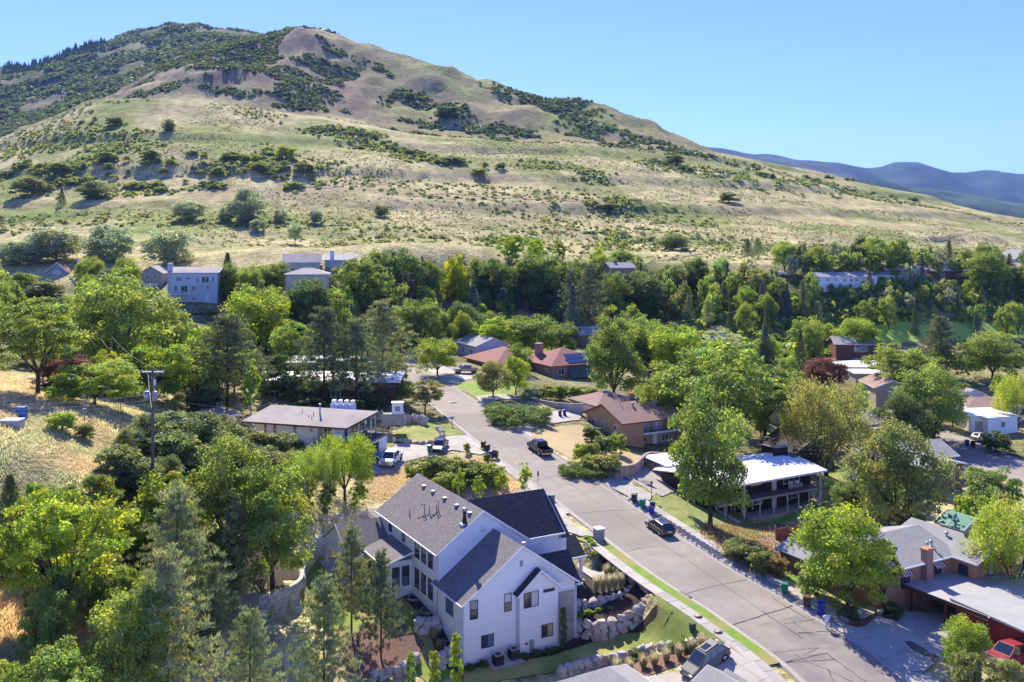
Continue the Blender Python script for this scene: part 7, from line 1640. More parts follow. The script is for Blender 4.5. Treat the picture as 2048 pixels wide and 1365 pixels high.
def car(label, P0, head, col, kind='sedan', rim='rim', scale=1, cat=None):
    t = thing({'sedan':'parked_car','hatch':'parked_car','suv':'parked_car','pickup':'pickup_truck','flatbed':'flatbed_truck'}[kind], label, cat or ('pickup truck' if kind == 'pickup' else 'truck' if kind == 'flatbed' else 'car'), P0, head)
    # tilt with the slope
    d = Vector((math.cos(head),math.sin(head))); g = lambda s: RZ(P0.x+d.x*s, P0.y+d.y*s); t.rotation_euler = (0, -math.atan2(g(2)-g(-2),4), head)
    m = col
    if kind in ('sedan','hatch','suv'):
        L = {'sedan':2.3,'hatch':2.2,'suv':2.35}[kind]; H = 1.72 if kind == 'suv' else 1.46; w = .92 if kind == 'suv' else .89; zb = .98 if kind == 'suv' else .86; r = .36 if kind == 'suv' else .33; c = .25
        prof = [(-L,.35),(-L,.62),(-L+.06,zb-.02),(-L+.55,zb+.03),(.75,zb+.04),(1.25,zb-.02),(L-.25,zb-.16),(L,.58),(L,.32),(L-.1,.24),(-L+.1,.24)]
        shell(prof, w).build('body', m, t)
        if kind == 'sedan': cabin(t,-1.75,1.1,-1.0,.25,zb,H,w-.06,w-.25,m)
        else: cabin(t,-2.16,1.25,-1.6,.12,zb,H,w-.05,w-.27,m,3)
        wheels(t,(-L+.82,L-.88),w,r,rim)
        for s in (-1,1):
            MB().box(L-.14,L+.01,s*(w-.2)-.17,s*(w-.2)+.15,zb-.30,zb-.17).build('headlight', M['headlamp'], t); MB().box(-L-.015,-L+.12,s*(w-.14)-.14,s*(w-.14)+.12,zb-.2,zb-.02).build('tail_light', M['taillamp'], t); MB().box(.75,.95,s*(w+.06)-.08,s*(w+.06)+.08,zb,zb+.14).build('mirror', m, t)
        MB().box(L-.03,L+.02,-.45,.45,.42,.62).build('grille', M['plastic'], t); MB().box(-L-.02,-L+.01,-.26,.26,.6,.74).build('number_plate', M['white'], t)
        if kind != 'sedan':
            MB().box(-.9,-.1,-.35,.35,H+.001,H+.012).build('sunroof', M['autoglass'], t)
    else:
        L = 2.9; w = .99; zb = 1.12; H = 1.92; r = .40
        prof = [(-.95 if kind == 'flatbed' else -L,.55),(-.95 if kind == 'flatbed' else -L,zb if kind == 'flatbed' else .75),(.8,zb) if kind == 'flatbed' else (-.9,.75),(1.45,zb+.03),(L-.15,zb-.06),(L,.9),(L,.5),(L-.1,.4),(-.9,.4)] if kind == 'flatbed' else [(-1.05,.5),(-1.05,zb),(1.45,zb+.03),(L-.15,zb-.05),(L,.92),(L,.5),(L-.1,.42),(-1.0,.42)]
        shell(prof, w).build('body', m, t); cabin(t,-1.05,1.75,-.95,.85,zb,H,w-.06,w-.2,m)
        if kind == 'pickup':
            b = MB(); b.box(-L,-1.07,-w+.03,-w+.13,.55,zb+.02); b.box(-L,-1.07,w-.13,w-.03,.55,zb+.02); b.box(-L,-L+.08,-w+.13,w-.13,.55,zb+.02); b.box(-1.15,-1.07,-w+.13,w-.13,.55,zb+.02)
            bo = b.build('bed', m, t); MB().box(-L+.08,-1.15,-w+.13,w-.13,.55,.68).build('bed_floor', M['plastic'], bo); bo['kind'] = 'part' if False else 'stuff'; del bo['kind']
            MB().box(-L-.03,-L,-.75,.75,.62,zb-.05).build('tailgate', m, t)
        else: MB().box(-3.3,-1.15,-1.1,1.1,1.0,1.1).build('flat_deck', M['wood'], t); MB().box(-1.2,-1.12,-1.0,1.0,1.1,1.75).build('headboard', M['darkmetal'], t); MB().box(-3.2,-.9,-.4,.4,.6,.95).build('chassis', M['plastic'], t)
        wheels(t,(-1.95,1.95),w,r,rim)
        for s in (-1,1):
            MB().box(L-.1,L+.015,s*(w-.2)-.17,s*(w-.2)+.17,.82,1.0).build('headlight', M['headlamp'], t); MB().box(-L-.015,-L+.05,s*(w-.1)-.06,s*(w-.1)+.06,.72,1.02).build('tail_light', M['taillamp'], t); MB().box(1.2,1.38,s*(w+.14)-.1,s*(w+.14)+.1,zb+.02,zb+.28).build('mirror', M['plastic'], t)
        MB().box(L-.02,L+.03,-.55,.55,.68,1.0).build('grille', M['chrome'], t); MB().box(L-.05,L+.1,-w+.05,w-.05,.45,.62).build('bumper', M['chrome'], t); MB().box(-L-.12,-L,-w+.05,w-.05,.5,.64).build('rear_bumper', M['chrome'], t)
    return t
def RZ(x, y):
    i = min(range(nr), key=lambda i: (RC[i].x-x)**2+(RC[i].y-y)**2)
    return roadz(x,y) if abs((RC[i]-Vector((x,y,RC[i].z))).length) < 4.3 else G(x,y)+.17
def onroad(px, py, off):
    i = sidx(px,py); p = RC[i]; d = (RC[i+1]-RC[i-1]); d.z = 0; d.normalize(); q = Vector((p.x+d.y*off, p.y-d.x*off, 0)); q.z = roadz(q.x,q.y); return q, math.atan2(d.y,d.x)
silver = mat('silver grey paint', (.16,.15,.14), rough=.55, spec=.15); dgrey = paint('dark grey paint', (.10,.095,.09), .3, .6); white_p = paint('white paint', (.78,.78,.77)); black_p = paint('black paint', (.012,.013,.015), .2); tan_p = paint('champagne paint', (.42,.36,.28), .3, .5); red_p = paint('worn red paint', (.32,.03,.035), .4)
p, hd = onroad(1322,1070,2.95); car('dark grey hatchback parked at the right kerb below the blue bin', p, hd, dgrey, 'hatch')
p, hd = onroad(1085,905,2.75); car('black pickup truck parked at the right kerb by the straw lawn', p, hd, black_p, 'pickup')
def place(px0,py0,px1,py1):            # rear and front of the vehicle on the ground
    a = at(px0,py0); b = at(px1,py1); c = (a+b)/2; c.z = G(c.x,c.y)+.17; return c, math.atan2(b.y-a.y,b.x-a.x)
p, hd = place(1448,1326,1378,1346); car('silver grey SUV with sunroof on the driveway at the bottom edge', p, R(28.9+180), silver, 'suv')
p, hd = place(796,918,768,943); car('white pickup truck facing the camera at the end of the left driveway', p, hd, white_p, 'pickup')
p, hd = place(886,893,874,908); car('dark sedan facing the camera in the middle of the left driveway', p, hd, black_p, 'sedan')
p, hd = place(722,922,756,918); car('black car nosing out of the open garage under the deck', p+Vector((.3,-.6,0)), R(-25), black_p, 'sedan')
p, hd = place(955,748,908,748); car('champagne pickup truck parked across the drive of the red roofed house', p, hd, tan_p, 'pickup')
p, hd = place(2058,1322,1988,1338); car('red flatbed truck in front of the dark red garage', p, hd, red_p, 'flatbed')
p, hd = place(1948,884,1978,880); car('tan sedan in front of the white flat garage', p, hd, tan_p, 'sedan')
p, hd = place(1890,948,1925,962); car('white pickup half hidden behind the upper grey roof at right', p, hd, white_p, 'pickup')
p, hd = place(1375,968,1400,960); car('white pickup with red tail light under the blue white carport', p, hd, white_p, 'pickup')
p, hd = place(2022,655,2040,656); car('tiny white car on the far road beyond the golf lawn', p, hd, white_p, 'sedan')
t = thing('golf_cart', 'golf cart alone on the bright green golf lawn', 'golf cart', at(1828,662)+Vector((0,0,.1)), 0)
MB().box(-1.1,1.1,-.55,.55,.3,.65).build('body', M['greypaint'], t); MB().box(-1.0,.8,-.6,.6,1.75,1.83).build('roof', M['greypaint'], t); MB().box(-.4,.1,-.5,.5,.65,.9).box(-.5,-.4,-.5,.5,.65,1.3).build('seat', M['white'], t); wheels(t,(-.75,.8),.55,.25); posts(t,[(-.95,-.5),(-.95,.5),(.75,-.5),(.75,.5)],.6,1.76,.05,'greypaint')
# ------------------------------------------------ wheelie bins
def bin_(label, p, rot, col, group, open_=0, tilt=0):
    m = mat(label.split()[0]+' plastic', col, rough=.5); t = thing('wheelie_bin', label, 'bin', p, rot, group)
    vs = [(-.26,-.27,.08),(.24,-.27,.08),(.24,.27,.08),(-.26,.27,.08),(-.32,-.33,1.02),(.32,-.33,1.02),(.32,.33,1.02),(-.32,.33,1.02)]
    MB().add(vs, [(0,3,2,1),(4,5,6,7),(0,1,5,4),(1,2,6,5),(2,3,7,6),(3,0,4,7)]).build('body', m, t)
    mb = MB(); mb.box(-.36,.38,-.36,.36,0,.05); mb.add([(-.36,-.34,.05),(.36,-.34,.05),(.36,.34,.05),(-.36,.34,.05),(-.1,-.25,.11),(.25,-.25,.11),(.25,.25,.11),(-.1,.25,.11)], [(4,5,6,7),(0,1,5,4),(1,2,6,5),(2,3,7,6),(3,0,4,7)])
    l = mb.build('lid', m, t); l.location = (0,0,1.025)
    if open_: l.location = (.42,0,.95); l.rotation_euler = (0,R(100),0); MB().box(-.28,.28,-.29,.29,1.021,1.03).build('opening', M['dark'], t)
    for s in (-1,1): MB().tube([(.24,s*.27,.12),(.24,s*.33,.12)], .12, 10).build('wheel', M['plastic'], t)
    MB().tube([(.38,-.25,.98),(.44,0,.98),(.38,.25,.98)], .02, 5).build('handle', m, t)
    if tilt: t.rotation_euler = (R(4),R(-12),rot)
    return t
GB = (.0,.16,.07); BB = (.01,.035,.28); KB = (.018,.02,.02); NBn = (.075,.045,.035)
def kerbpt(px, py, off): i = sidx(px,py); q = offset_line(RC,off)[i]; q.z += .14; return q
RT = R(65)
for px,py,lab,c,o_ in ((1541,1203,'green bin, leftmost of three at the lower right kerb',GB,0),(1572,1228,'brown black bin between the green and blue bins at the lower kerb',NBn,0),(1600,1243,'blue bin with open lid, rightmost of three at the lower kerb',BB,1)):
    bin_(lab, kerbpt(px,py,RW+.95) if px < 1590 else kerbpt(px,py,RW+1.0), RT, c, 'wheelie bins at the lower right kerb', o_)
for px,py,lab,c,o_,tl in ((1259,1008,'black bin, first of three above the grey hatchback',KB,0,0),(1276,1022,'teal green bin, middle of three above the grey hatchback',(.0,.2,.13),0,0),(1297,1034,'blue bin leaning with open lid, last of three above the grey hatchback',BB,1,1)): bin_(lab, kerbpt(px,py,RW+.85), RT, c, 'wheelie bins at the right kerb', o_, tl)
for px,py,lab,c,o_,off in ((990,898,'black bin, farthest of the group at the left kerb',KB,0,-4.95),(999,908,'second black bin at the left kerb',KB,0,-4.95),(1009,921,'brown bin with open top nearest on the left kerb',(.14,.07,.045),1,-4.95),(1003,918,'small blue bin squeezed between black and brown at the left kerb',BB,0,-5.7)): bin_(lab, kerbpt(px,py,off), RT+math.pi, c, 'wheelie bins at the left kerb', o_)
q = at(1120,834); bin_('dark green bin beside the blue one against the concrete wall', q+Vector((0,0,.1)), 0, (.02,.05,.04), 'bins by the concrete wall'); q = at(1129,833); bin_('blue bin against the concrete retaining wall', q+Vector((0,0,.1)), 0, BB, 'bins by the concrete wall')
q = at(1934,893); bin_('blue bin on the side street by the tan sedan', q+Vector((0,0,.1)), 0, BB, 'bins on the side street'); q = at(1946,896); bin_('black bin right of the blue one on the side street', q+Vector((0,0,.1)), 0, KB, 'bins on the side street')
q = at(844,1) if False else at(876,905); bin_('green bin in front of the dark sedan on the driveway', q+Vector((-1.2,-.6,.17)), 1, GB, 'bins on the left driveway')
# ------------------------------------------------ street furniture
p = kerbpt(1206,1083,-RW-1.1); t = thing('stone_pillar', 'square stone pillar with white cap beside the left kerb', 'pillar', p, NB)
MB().box(-.48,.48,-.48,.48,-.3,1.15).build('shaft', M['stonev'], t); MB().box(-.58,.58,-.58,.58,1.15,1.27).build('cap', M['white'], t)
p = at(1653,1262)+Vector((0,0,.15)); t = thing('mailbox', 'white mailbox on a white post at the right pavement', 'mailbox', p, R(20))
MB().box(-.08,.08,-.08,.08,-.2,1.0).build('post', M['white'], t); MB().box(-.3,.3,-.14,.14,1.0,1.2).tube([(-.3,0,1.2),(.3,0,1.2)], .14, 12).build('box', M['white'], t); MB().box(-.28,.28,-.03,.03,.75,.85).build('brace', M['white'], t)
p = kerbpt(900,852,-RW-1.2); t = thing('mailbox', 'dark mailbox on a thin post beside the upper left kerb', 'mailbox', p, R(20)); MB().box(-.05,.05,-.05,.05,-.2,1.1).build('post', M['wood'], t); MB().box(-.35,.35,-.2,.2,1.1,1.5).build('box', M['greypaint'], t)
t = thing('utility_box', 'small dark green utility box on the lawn beside the sidewalk', 'utility box', at(1385,1262)+Vector((0,0,.05)), R(20)); MB().box(-.25,.25,-.2,.2,0,.6).build('body', M['acgreen'], t); MB().box(-.28,.28,-.23,.23,.6,.66).build('lid', M['acgreen'], t)
M['teal'] = mat('teal metal', (.10,.22,.20), rough=.6); t = thing('transformer_box', 'pale teal ground transformer beside the left driveway entrance', 'utility box', at(1100,1004)+Vector((0,0,.1)), NB); MB().box(-.5,.5,-.4,.4,0,.75).build('body', M['teal'], t); MB().box(-.53,.53,-.43,.43,.75,.82).build('lid', M['teal'], t)
p = kerbpt(1090,985,-RW-.95); t = thing('street_sign', 'narrow street sign on a tall post at the left kerb behind the black roof', 'sign', p, R(30)); MB().cyl(0,0,-.2,2.6,.04,n=8).build('post', M['metal'], t); MB().box(-.04,.04,-.16,.16,1.9,2.6).build('plate', M['wood'], t)
t = thing('garden_lamp', 'low black garden lamp post on the edge of the right driveway', 'lamp post', at(1303,1000)+Vector((0,0,.1)), 0); MB().cyl(0,0,-.2,1.9,.04,n=8).build('post', M['darkmetal'], t); MB().box(-.14,.14,-.14,.14,1.9,2.2).build('lantern', M['greypaint'], t); MB().tube([(0,0,2.2),(0,0,2.4)], [.2,.02], 8).build('cap', M['darkmetal'], t)
t = thing('gravel_pile', 'small grey gravel pile on the right driveway', 'gravel pile', at(1281,966)+Vector((0,0,.1)), 0); mb = MB(); r7 = random.Random(3)
mb.add([(0,0,.62)]+[(1.1*math.cos(a*.4189)*r7.uniform(.8,1.1),.8*math.sin(a*.4189)*r7.uniform(.8,1.1),.3) for a in range(15)]+[(2.1*math.cos(a*.4189),1.5*math.sin(a*.4189),0) for a in range(15)], [(0,1+i,1+(i+1)%15) for i in range(15)]+[(1+i,16+i,16+(i+1)%15,1+(i+1)%15) for i in range(15)], True); mb.build('heap', M['gravel'], t)
t = thing('yard_sign', 'small white sign among the low junipers', 'sign', at(1181,945)+Vector((0,-.5,.3)), R(-10)); MB().box(-.35,.35,-.02,.02,.3,.65).build('plate', M['white'], t); MB().box(-.02,.02,-.01,.01,-.5,.3).build('stake', M['metal'], t)
p = sidx(929,806); p = RC[p]; t = thing('manhole_cover', 'round manhole ring in the upper part of the street', 'manhole', (p.x,p.y,p.z+.085), 0); MB().cyl(0,0,0,.012,.85,n=24).build('collar', M['concrete2'], t); MB().cyl(0,0,.0121,.02,.4,n=20).build('cover', M['darkmetal'], t)
i = sidx(1368,1192); p = offset_line(RC,-RW-.32)[i]; d = RC[i+1]-RC[i-1]; t = thing('storm_drain', 'dark storm drain grate in the left gutter', 'drain', p+Vector((0,0,.04)), math.atan2(d.y,d.x)); MB().box(-1.0,1.0,-.3,.25,0,.03).build('grate', M['darkmetal'], t)
mb = MB()
for k in range(14): mb.box(-.95+k*.14,-.90+k*.14,-.26,.2,.03,.045)
mb.build('bar', M['metal'], t)['kind'] = 'stuff'
for k,(x,y) in enumerate(((1396,1236),(1436,1267))): t = thing('meter_cover', ('upper','lower')[k]+' round meter lid in the grass strip by the kerb', 'meter cover', at(x,y)+Vector((0,0,.14)), 0); MB().cyl(0,0,0,.03,.42,n=16).build('ring', M['redmulch'], t); MB().cyl(0,0,.031,.05,.28,n=16).build('lid', M['rockC'], t)
for k,(x,y,s) in enumerate(((1373,1281,.55),(1388,1281,.6),(1398,1279,.3))): t = thing('stepping_stone', ('left','middle','small right')[k]+' white flat stone on the lawn by the utility box', 'stone', at(x,y)+Vector((0,0,.06)), k); MB().prism([(s*math.cos(a*.9)*(1+.2*math.sin(a*2.1)),s*.8*math.sin(a*.9)) for a in range(7)],0,.06).build('slab_top', M['white'], t)
# things on the knoll
t = thing('vent_standpipe', 'blue bent steel pipe standing on the dry knoll', 'pipe', at(46,838), R(180)); MB().box(-.35,.35,-.35,.35,-.2,1.4).build('riser', M['blue'], t); MB().box(.35,.85,-.22,.22,1.05,1.4).build('elbow', M['blue'], t); MB().box(.6,.85,-.2,.2,.8,1.05).build('outlet', M['blue'], t)
t = thing('concrete_vault', 'low pale concrete box at the left edge of the knoll', 'concrete box', at(25,850), 0); MB().box(-1.05,1.05,-.7,.7,-.3,.55).build('walls', M['cream'], t); MB().box(-1.1,1.1,-.75,.75,.55,.65).build('lid', M['white'], t)
t = thing('meter_post', 'slim post with a grey meter box on the knoll', 'post', at(169,846), 0); MB().cyl(0,0,-.2,3.4,.05,n=8).build('post', M['metal'], t); MB().box(-.2,.2,-.15,.15,1.3,1.75).build('meter', M['greypaint'], t); MB().tube([(-.6,0,3.0),(0,0,3.35),(.1,0,3.3)], .05, 6).build('bracket', M['metal'], t)
fa, fb = at(228,812), at(256,884); t = thing('wire_fence', 'thin brownish wire fence running down the knoll beside the pole', 'fence', fa)
for k in range(7):
    p = fa.lerp(fb,k/6); p.z = G(p.x,p.y); q = p-fa; MB().cyl(q.x,q.y,q.z-.2,q.z+1.5,.045,n=6).build('post', M['wood'], t)
for h_ in (.5,1.0,1.45): MB().tube([fa.lerp(fb,k/6)-fa+Vector((0,0,G(*fa.lerp(fb,k/6)[:2])-fa.lerp(fb,k/6).z+h_)) for k in range(7)], .018, 4).build('wire', M['wood'], t)
# ------------------------------------------------ poles and wires
def upole(label, base, h_, arm=2.4, rot=0, trans=0):
    t = thing('utility_pole', label, 'utility pole', base, rot)
    MB().tube([(0,0,-1),(0,0,h_)], [.19,.13], 10).build('pole', M['wood'], t)
    if arm:
        MB().box(-arm/2,arm/2,-.06,.06,h_-.35,h_-.2).build('crossarm', M['metal'] if trans else M['wood'], t); MB().tube([(-arm*.3,-.07,h_-.3),(0,-.12,h_-1.0),(arm*.3,-.07,h_-.3)], .025, 4).build('brace', M['metal'], t)
        for x in (-arm*.46,-arm*.2,arm*.46): MB().cyl(x,0,h_-.2,h_-.0,.05,.03,8).build('insulator', M['white'], t)
    if trans:
        for x, c in ((-.55,'metal'),(.32,'rust')):
            o = MB().cyl(x,-.25,h_-3.3,h_-2.35,.28,n=14).build('transformer', M[c], t); MB().cyl(x,-.25,h_-2.35,h_-2.28,.31,.2,14).build('cap', M['metal'], o); MB().cyl(x,-.25,h_-2.28,h_-2.0,.05,n=6).build('bushing', M['white'], o)
        MB().cyl(.3,-.2,h_-1.7,h_-1.1,.12,n=8).build('cutout', M['white'], t)
    return t
M['rust'] = mat('rusty grey steel', (.36,.22,.16), (.42,.41,.40), 3, .7)
pb = Vector((-38.3,99,-26.2)); upole('tall wooden utility pole with crossarm and two transformers left of the house', pb, 12.1, 2.4, R(-2), 1)
def poleat(px, py_top, Y, z0, **k):
    z = (HY-py_top)*Y/F; return Vector(((px-CX)/F*Y, Y, z0)), z-z0
b2, h2 = poleat(186,632,175,-24.5); upole('utility pole rising from the round tree at left', b2, h2, 2.2, R(10))
b3, h3 = poleat(1911,930,128,-40); upole('wooden pole in front of the dark red brick house', b3, h3, 1.6, R(60))
b4, h4 = poleat(1853,638,296,-31.5); upole('distant wooden pole against the golf lawn', b4, h4, 1.8, 0)
b5, h5 = poleat(1471,622,300,-31); upole('distant pole in the middle of the wooded slope', b5, h5, 1.6, 0)
b6, h6 = poleat(2110,985,95,-39.7)
def wire(label, a, b, sag, r_=.012, n=14):
    a = Vector(a); b = Vector(b); t = thing('overhead_wire', label, 'wire', a); MB().tube([a.lerp(b,k/n)-a-Vector((0,0,sag*4*(k/n)*(1-k/n))) for k in range(n+1)], r_, 4).build('cable', M['wirem'], t)
M['wirem'] = mat('cable', (.32,.31,.30), rough=.6)
top = pb+Vector((0,0,11.9)); top2 = b2+Vector((0,0,h2-.2))
wire('left of two long wires from the tall pole to the pole in the tree', top+Vector((-1.1,0,0)), top2+Vector((-1,0,0)), 1.6); wire('right of two long wires from the tall pole to the pole in the tree', top+Vector((1.1,0,0)), top2+Vector((1,0,0)), 1.6)
for k,(z,y2) in enumerate(((-2.6,805),(-3.2,812),(-3.6,820))): wire(('upper','middle','lower')[k]+' of three wires running from the tall pole down to the left', pb+Vector((0,0,12.1+z)), Vector(pix(-260,y2,-19.5-k*.4)), .8, .02)
wire('service wire from the tall pole to the long white house', pb+Vector((0,0,9.4)), Vector((-37.6,141.5,-25.6)), .8, .02)
wire('steel guy wire slanting down from the tall pole to the lower left', pb+Vector((0,0,7.6)), at(222,972), 0, .02); wire('short guy wire from the tall pole up to the left tree', pb+Vector((0,0,7)), pb+Vector((-6,14,9.5)), .4, .02)
for k, z in enumerate((-.25,-.9,-1.6,-2.4)):
    wire(('top','second','third','lowest')[k]+' wire crossing in front of the dark red brick house', b3+Vector((0,0,h3+z)), Vector(pix(2120,1005+k*16,-36.2)), .35, .016)
for k in range(3): wire(('upper','middle','lower')[k]+' wire passing right of the tall maple', Vector(pix(1255,708+k*10,-27.5)), Vector(pix(1470,790+k*8,-31)), .6, .02)
wire('wire across the middle wood', b5+Vector((0,0,h5-.2)), Vector(pix(1130,655,-22)), 1.5, .03); wire('long wire above the right hand gardens', Vector(pix(1480,712,-28)), b3+Vector((0,0,h3-.3)), 2.0, .02)
# ------------------------------------------------ fences
fp_ = [pix(x,y,-39.55) for x,y in ((1552,1070),(1575,1066),(1594,1062),(1613,1058),(1633,1055),(1652,1052),(1676,1047),(1702,1043),(1725,1039))]
fp_ = [Vector((p[0],p[1],min(G(p[0],p[1]),-39.3))) for p in fp_]; o0 = fp_[0]; t = thing('board_fence', 'red brown panel fence with capped posts below the white roofed house', 'fence', o0)
for i, p in enumerate(fp_):
    q = p-o0; MB().box(q.x-.09,q.x+.09,q.y-.09,q.y+.09,q.z-.4,q.z+1.95).add([(q.x-.12,q.y-.12,q.z+1.95),(q.x+.12,q.y-.12,q.z+1.95),(q.x+.12,q.y+.12,q.z+1.95),(q.x-.12,q.y+.12,q.z+1.95),(q.x,q.y,q.z+2.08)], [(0,1,4),(1,2,4),(2,3,4),(3,0,4),(3,2,1,0)]).build('post', M['fencebrown'], t)
    if i < len(fp_)-1:
        a, b = p-o0, fp_[i+1]-o0; nb_ = 6; d = (b-a); zz = min(a.z,b.z)
        for k in range(nb_):
            s0 = a+d*((k+.08)/nb_); s1 = a+d*((k+.96)/nb_); nx = Vector((d.y,-d.x,0)).normalized()*.03
            MB().add([s0+nx,s1+nx,s1-nx,s0-nx], []).add([(v.x,v.y,zz+h_) for h_ in (-.3,1.8) for v in (s0+nx,s1+nx,s1-nx,s0-nx)], [(0,3,2,1),(4,5,6,7),(0,1,5,4),(1,2,6,5),(2,3,7,6),(3,0,4,7)]).build('board', M['fencebrown'], t)
def mesh_fence(label, pts, h_, posts_n, m='metal', rails=1):
    pts = [Vector(p) for p in pts]; o0 = pts[0]; t = thing('wire_mesh_fence', label, 'fence', o0); L = resample(pts, sum((pts[i+1]-pts[i]).length for i in range(len(pts)-1))/posts_n)
    for p in L: MB().cyl(p.x-o0.x,p.y-o0.y,p.z-o0.z-.2,p.z-o0.z+h_,.03,n=6).build('post', M[m], t)
    for k in range(rails+1): MB().tube([p-o0+Vector((0,0,h_-.05-k*(h_-.15)/max(rails,1))) for p in L], .02, 4).build('rail', M[m], t)
    mb = MB()
    for i in range(len(L)-1):
        a, b = L[i]-o0, L[i+1]-o0; n = max(2,int((b-a).length/.25))
        for k in range(n):
            p = a.lerp(b,k/n); q = a.lerp(b,(k+1)/n); mb.tube([p+Vector((0,0,.05)), q+Vector((0,0,h_-.08))], .006, 3, False).tube([q+Vector((0,0,.05)), p+Vector((0,0,h_-.08))], .006, 3, False)
    mb.build('mesh', M[m], t)['kind'] = 'stuff'
mesh_fence('chain link fence in the lower right corner', [at(1905,1365),at(1960,1338),at(2010,1318),at(2060,1300)], 1.3, 8)
mesh_fence('dark mesh fence around the green roofed shed', [at(1885,1060),at(1905,1085),at(1945,1092),at(1990,1100)], 1.7, 7, 'darkmetal')
mesh_fence('low pale fence by the hedge over the concrete wall', [at(1005,792),at(1040,796),at(1060,800)], 1.2, 6)
mesh_fence('mesh fence near the spreading green tree', [at(1530,835),at(1555,850),at(1600,862)], 1.5, 7)
# brown terrace fence below the pale blue house
t = thing('garden_fence', 'dark brown picket fence on the terrace below the pale blue house', 'fence', at(370,632)); o0 = t.location.copy(); L = [at(370,632),at(400,630),at(430,630),at(455,632)]
L = resample(L, 2.2)
for p in L: MB().box(p.x-o0.x-.07,p.x-o0.x+.07,p.y-o0.y-.07,p.y-o0.y+.07,p.z-o0.z-.3,p.z-o0.z+1.6).build('post', M['brownwood'], t)
for i in range(len(L)-1):
    a, b = L[i]-o0, L[i+1]-o0; edge(t, a+Vector((0,0,1.45)), b+Vector((0,0,1.45)), .15, 'brownwood', .06, 'rail'); edge(t, a+Vector((0,0,.55)), b+Vector((0,0,.55)), .5, 'brownwood', .06, 'board')
# ------------------------------------------------ past three hundred trees the smallest are joined into one mass
tl_ = []
for o in [o for o in bpy.data.objects if o.parent is None and o.name.split('.')[0] == 'tree' and o.get('group')]:
    cr = [c for c in o.children if c.name.startswith('crown')][0]; tl_.append((cr.scale.z*cr.scale.x/o.location.y**2, o, cr))
n_all = len([o for o in bpy.data.objects if o.name.split('.')[0] == 'tree' and o.parent is None]); tl_.sort(key=lambda a: a[0]); VV = []; TT = []
for _, o, cr in tl_[:max(0, n_all-296)]:
    me = cr.data; co = np.empty(len(me.vertices)*3,'f'); me.vertices.foreach_get('co', co); co = co.reshape(-1,4,3)[::4]
    tc_ = np.empty(len(me.vertices)*4,'f'); me.color_attributes['tint'].data.foreach_get('color', tc_); tc_ = tc_.reshape(-1,4,4)[::4]
    c0 = co.mean(1, keepdims=True); co = c0+(co-c0)*1.7; co = co.reshape(-1,3)*np.array(cr.scale); z = o.rotation_euler.z; cs, sn = math.cos(z), math.sin(z)
    VV.append(np.stack([co[:,0]*cs-co[:,1]*sn, co[:,0]*sn+co[:,1]*cs, co[:,2]],1)+np.array(o.location)); TT.append(tc_.reshape(-1,4)[:,:3]*np.array(cr.color)[:3])
    for c in list(o.children): bpy.data.objects.remove(c)
    bpy.data.objects.remove(o)
if VV:
    VV = np.concatenate(VV); TT = np.concatenate(TT); o = obj('small_far_trees', npmesh('small_far_trees', VV, np.arange(len(VV)).reshape(-1,4), M['leaf'], False, colattr=TT), kind='stuff', label='mass of the smallest far trees between the larger ones of the wood', cat='trees'); o.color = (1,1,1,1)
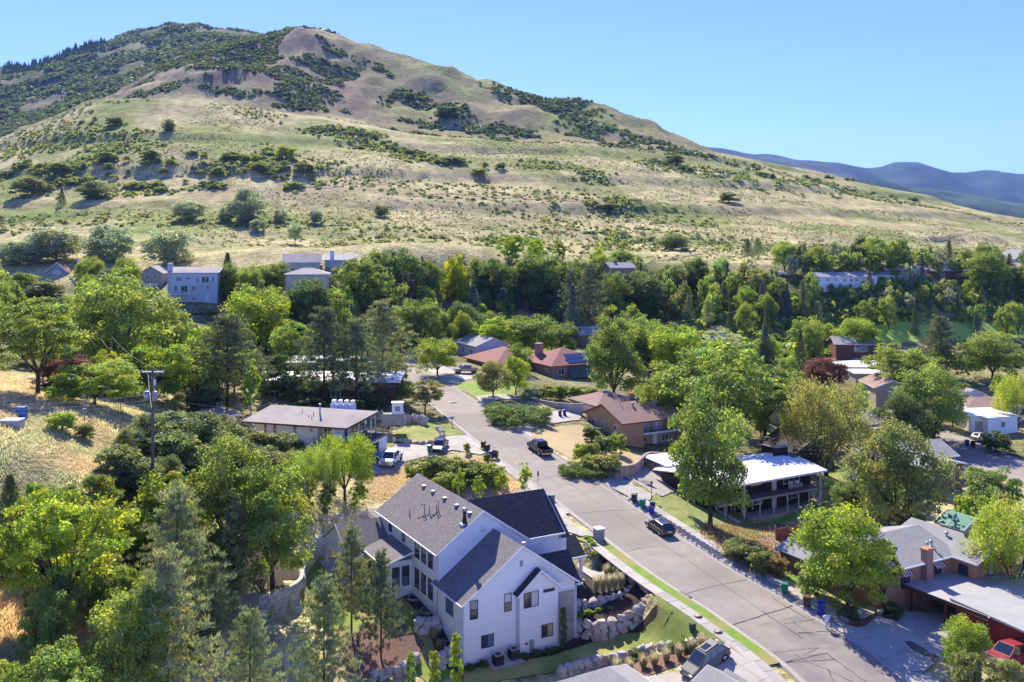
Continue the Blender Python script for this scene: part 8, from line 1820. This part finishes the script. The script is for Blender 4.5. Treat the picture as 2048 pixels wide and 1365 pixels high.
# ------------------------------------------------ every planted individual gets a label by what it stands beside
LM = [(130,540,'the red roofed house'),(385,570,'the pale blue house'),(305,558,'the beige gabled house'),(598,545,'the grey multi gabled roofs'),(665,535,'the white house with tall chimney'),(725,560,'the slender twin trunked tree'),(795,545,'the large dark round tree'),(910,555,'the yellow-green tree'),(1005,620,'the centre blue spruce'),(1180,600,'the tallest dark conifer'),(1278,590,'the massive dark tree'),(915,700,'the grey roofed white house'),(875,715,'the round tree by the tan pickup'),(1080,740,'the red hipped roof'),(1230,720,'the tall dense maple'),(1440,790,'the huge ash'),(1652,850,'the spreading olive tree'),(1868,810,'the dense tree above the flat garage'),(1650,745,'the purple tree'),(1790,660,'the golf lawn'),(1690,555,'the white ranch house'),(1612,550,'the orange ranch roof'),(1870,548,'the steel blue roof'),(1975,545,'the bushy tree of the hillside row'),(2010,560,'the right end of the hillside row'),(1690,700,'the brick house by the golf lawn'),(1712,680,'the broad bright tree by the lawn'),(1725,790,'the beige roofs'),(1955,845,'the white flat garage'),(455,720,'the broad dark pine'),(680,720,'the two tall pines'),(75,690,'the wide leafy tree at left'),(228,650,'the largest round tree at left'),(130,745,'the purple plum tree'),(305,760,'the utility pole crossarm'),(620,740,'the bright white flat roof'),(425,838,'the small shed'),(650,840,'the long white house'),(130,1100,'the forked locust'),(335,1280,'the largest low pine'),(20,1010,'the dark juniper-like tree'),(1530,800,'the spreading tree by the ash'),(1600,710,'the dark narrow spruce'),(1530,690,'the blue spruce behind the ash'),(1428,660,'the far grey roof'),(1162,673,'the brick house behind the maple'),(1345,500,'the oak on the cut bank brow'),(1850,1020,'the orange house roofs'),(2000,700,'the wide tree right of the dark pine'),(374,420,'the silver shrub with long shadow'),(496,410,'the tallest silver shrub'),(190,385,'the broad terrace oak'),(60,370,'the far left terrace oak'),(572,300,'the brightest green oak'),(520,335,'the oak left of the dark oak'),(337,250,'the lone bench oak'),(212,312,'the oak clump below the bench'),(300,310,'the middle oak clump'),(122,340,'the large left slope oak'),(762,420,'the oak on the green strip'),(956,343,'the mid slope oak'),(1210,412,'the low oak patch'),(1350,318,'the right end of the ridge'),(1458,395,'the round oak of the right slope'),(850,300,'the bench end'),(1600,370,'the far brow'),(400,900,'the olive oak slope'),(560,950,'the elms by the driveway')]
import collections
bykey = collections.defaultdict(list)
CN = {'far':'round','round':'round','pine':'pine','spruce':'pointed','spread':'spreading'}
for o in list(bpy.data.objects):
    g = o.get('group')
    if o.parent is None and g and any(k in g for k in ('wood','scrub','trees of','trees at','trees along','trees behind','garden trees','lower trees','dark trees','shaded','conifers')):
        cr = [c for c in o.children if c.name.startswith('crown')]
        if not cr: continue
        hh = cr[0].scale.z; P0 = o.location; px = CX+F*P0.x/P0.y; py = HY-F*(P0.z+hh*.55)/P0.y
        lm = min(LM, key=lambda l: (l[0]-px)**2+((l[1]-py)*1.6)**2); dx = px-lm[0]; dy = py-lm[1]
        ang = math.degrees(math.atan2(-dy, dx)) % 360; rel = ('right of','above and right of','above','above and left of','left of','below and left of','below','below and right of')[int((ang+22.5)//45) % 8]
        c = cr[0].color; bw = 'dark' if c[1] < .18 else 'light green' if c[1] > .28 else 'green'
        if o.name.startswith('pine'): kd = 'pine'
        elif o.name.startswith('spruce'): kd = 'pointed spruce'
        elif 'oak' in o.name: kd = 'scrub oak'
        elif o.name.startswith('shrub'): kd = 'shrub'
        else: kd = 'tree'
        bykey[(bw+' '+kd, rel, lm[2])].append((math.hypot(dx,dy), o))
ORD = ['closest','second','third','fourth','fifth','sixth','seventh','eighth','ninth','tenth','eleventh','twelfth','thirteenth','fourteenth','fifteenth','sixteenth']
for (kd, rel, lm), L in bykey.items():
    L.sort(key=lambda a: a[0])
    for i, (_, o) in enumerate(L): o['label'] = (ORD[min(i,15)]+' ' if len(L) > 1 else '')+kd+' '+rel+' '+lm
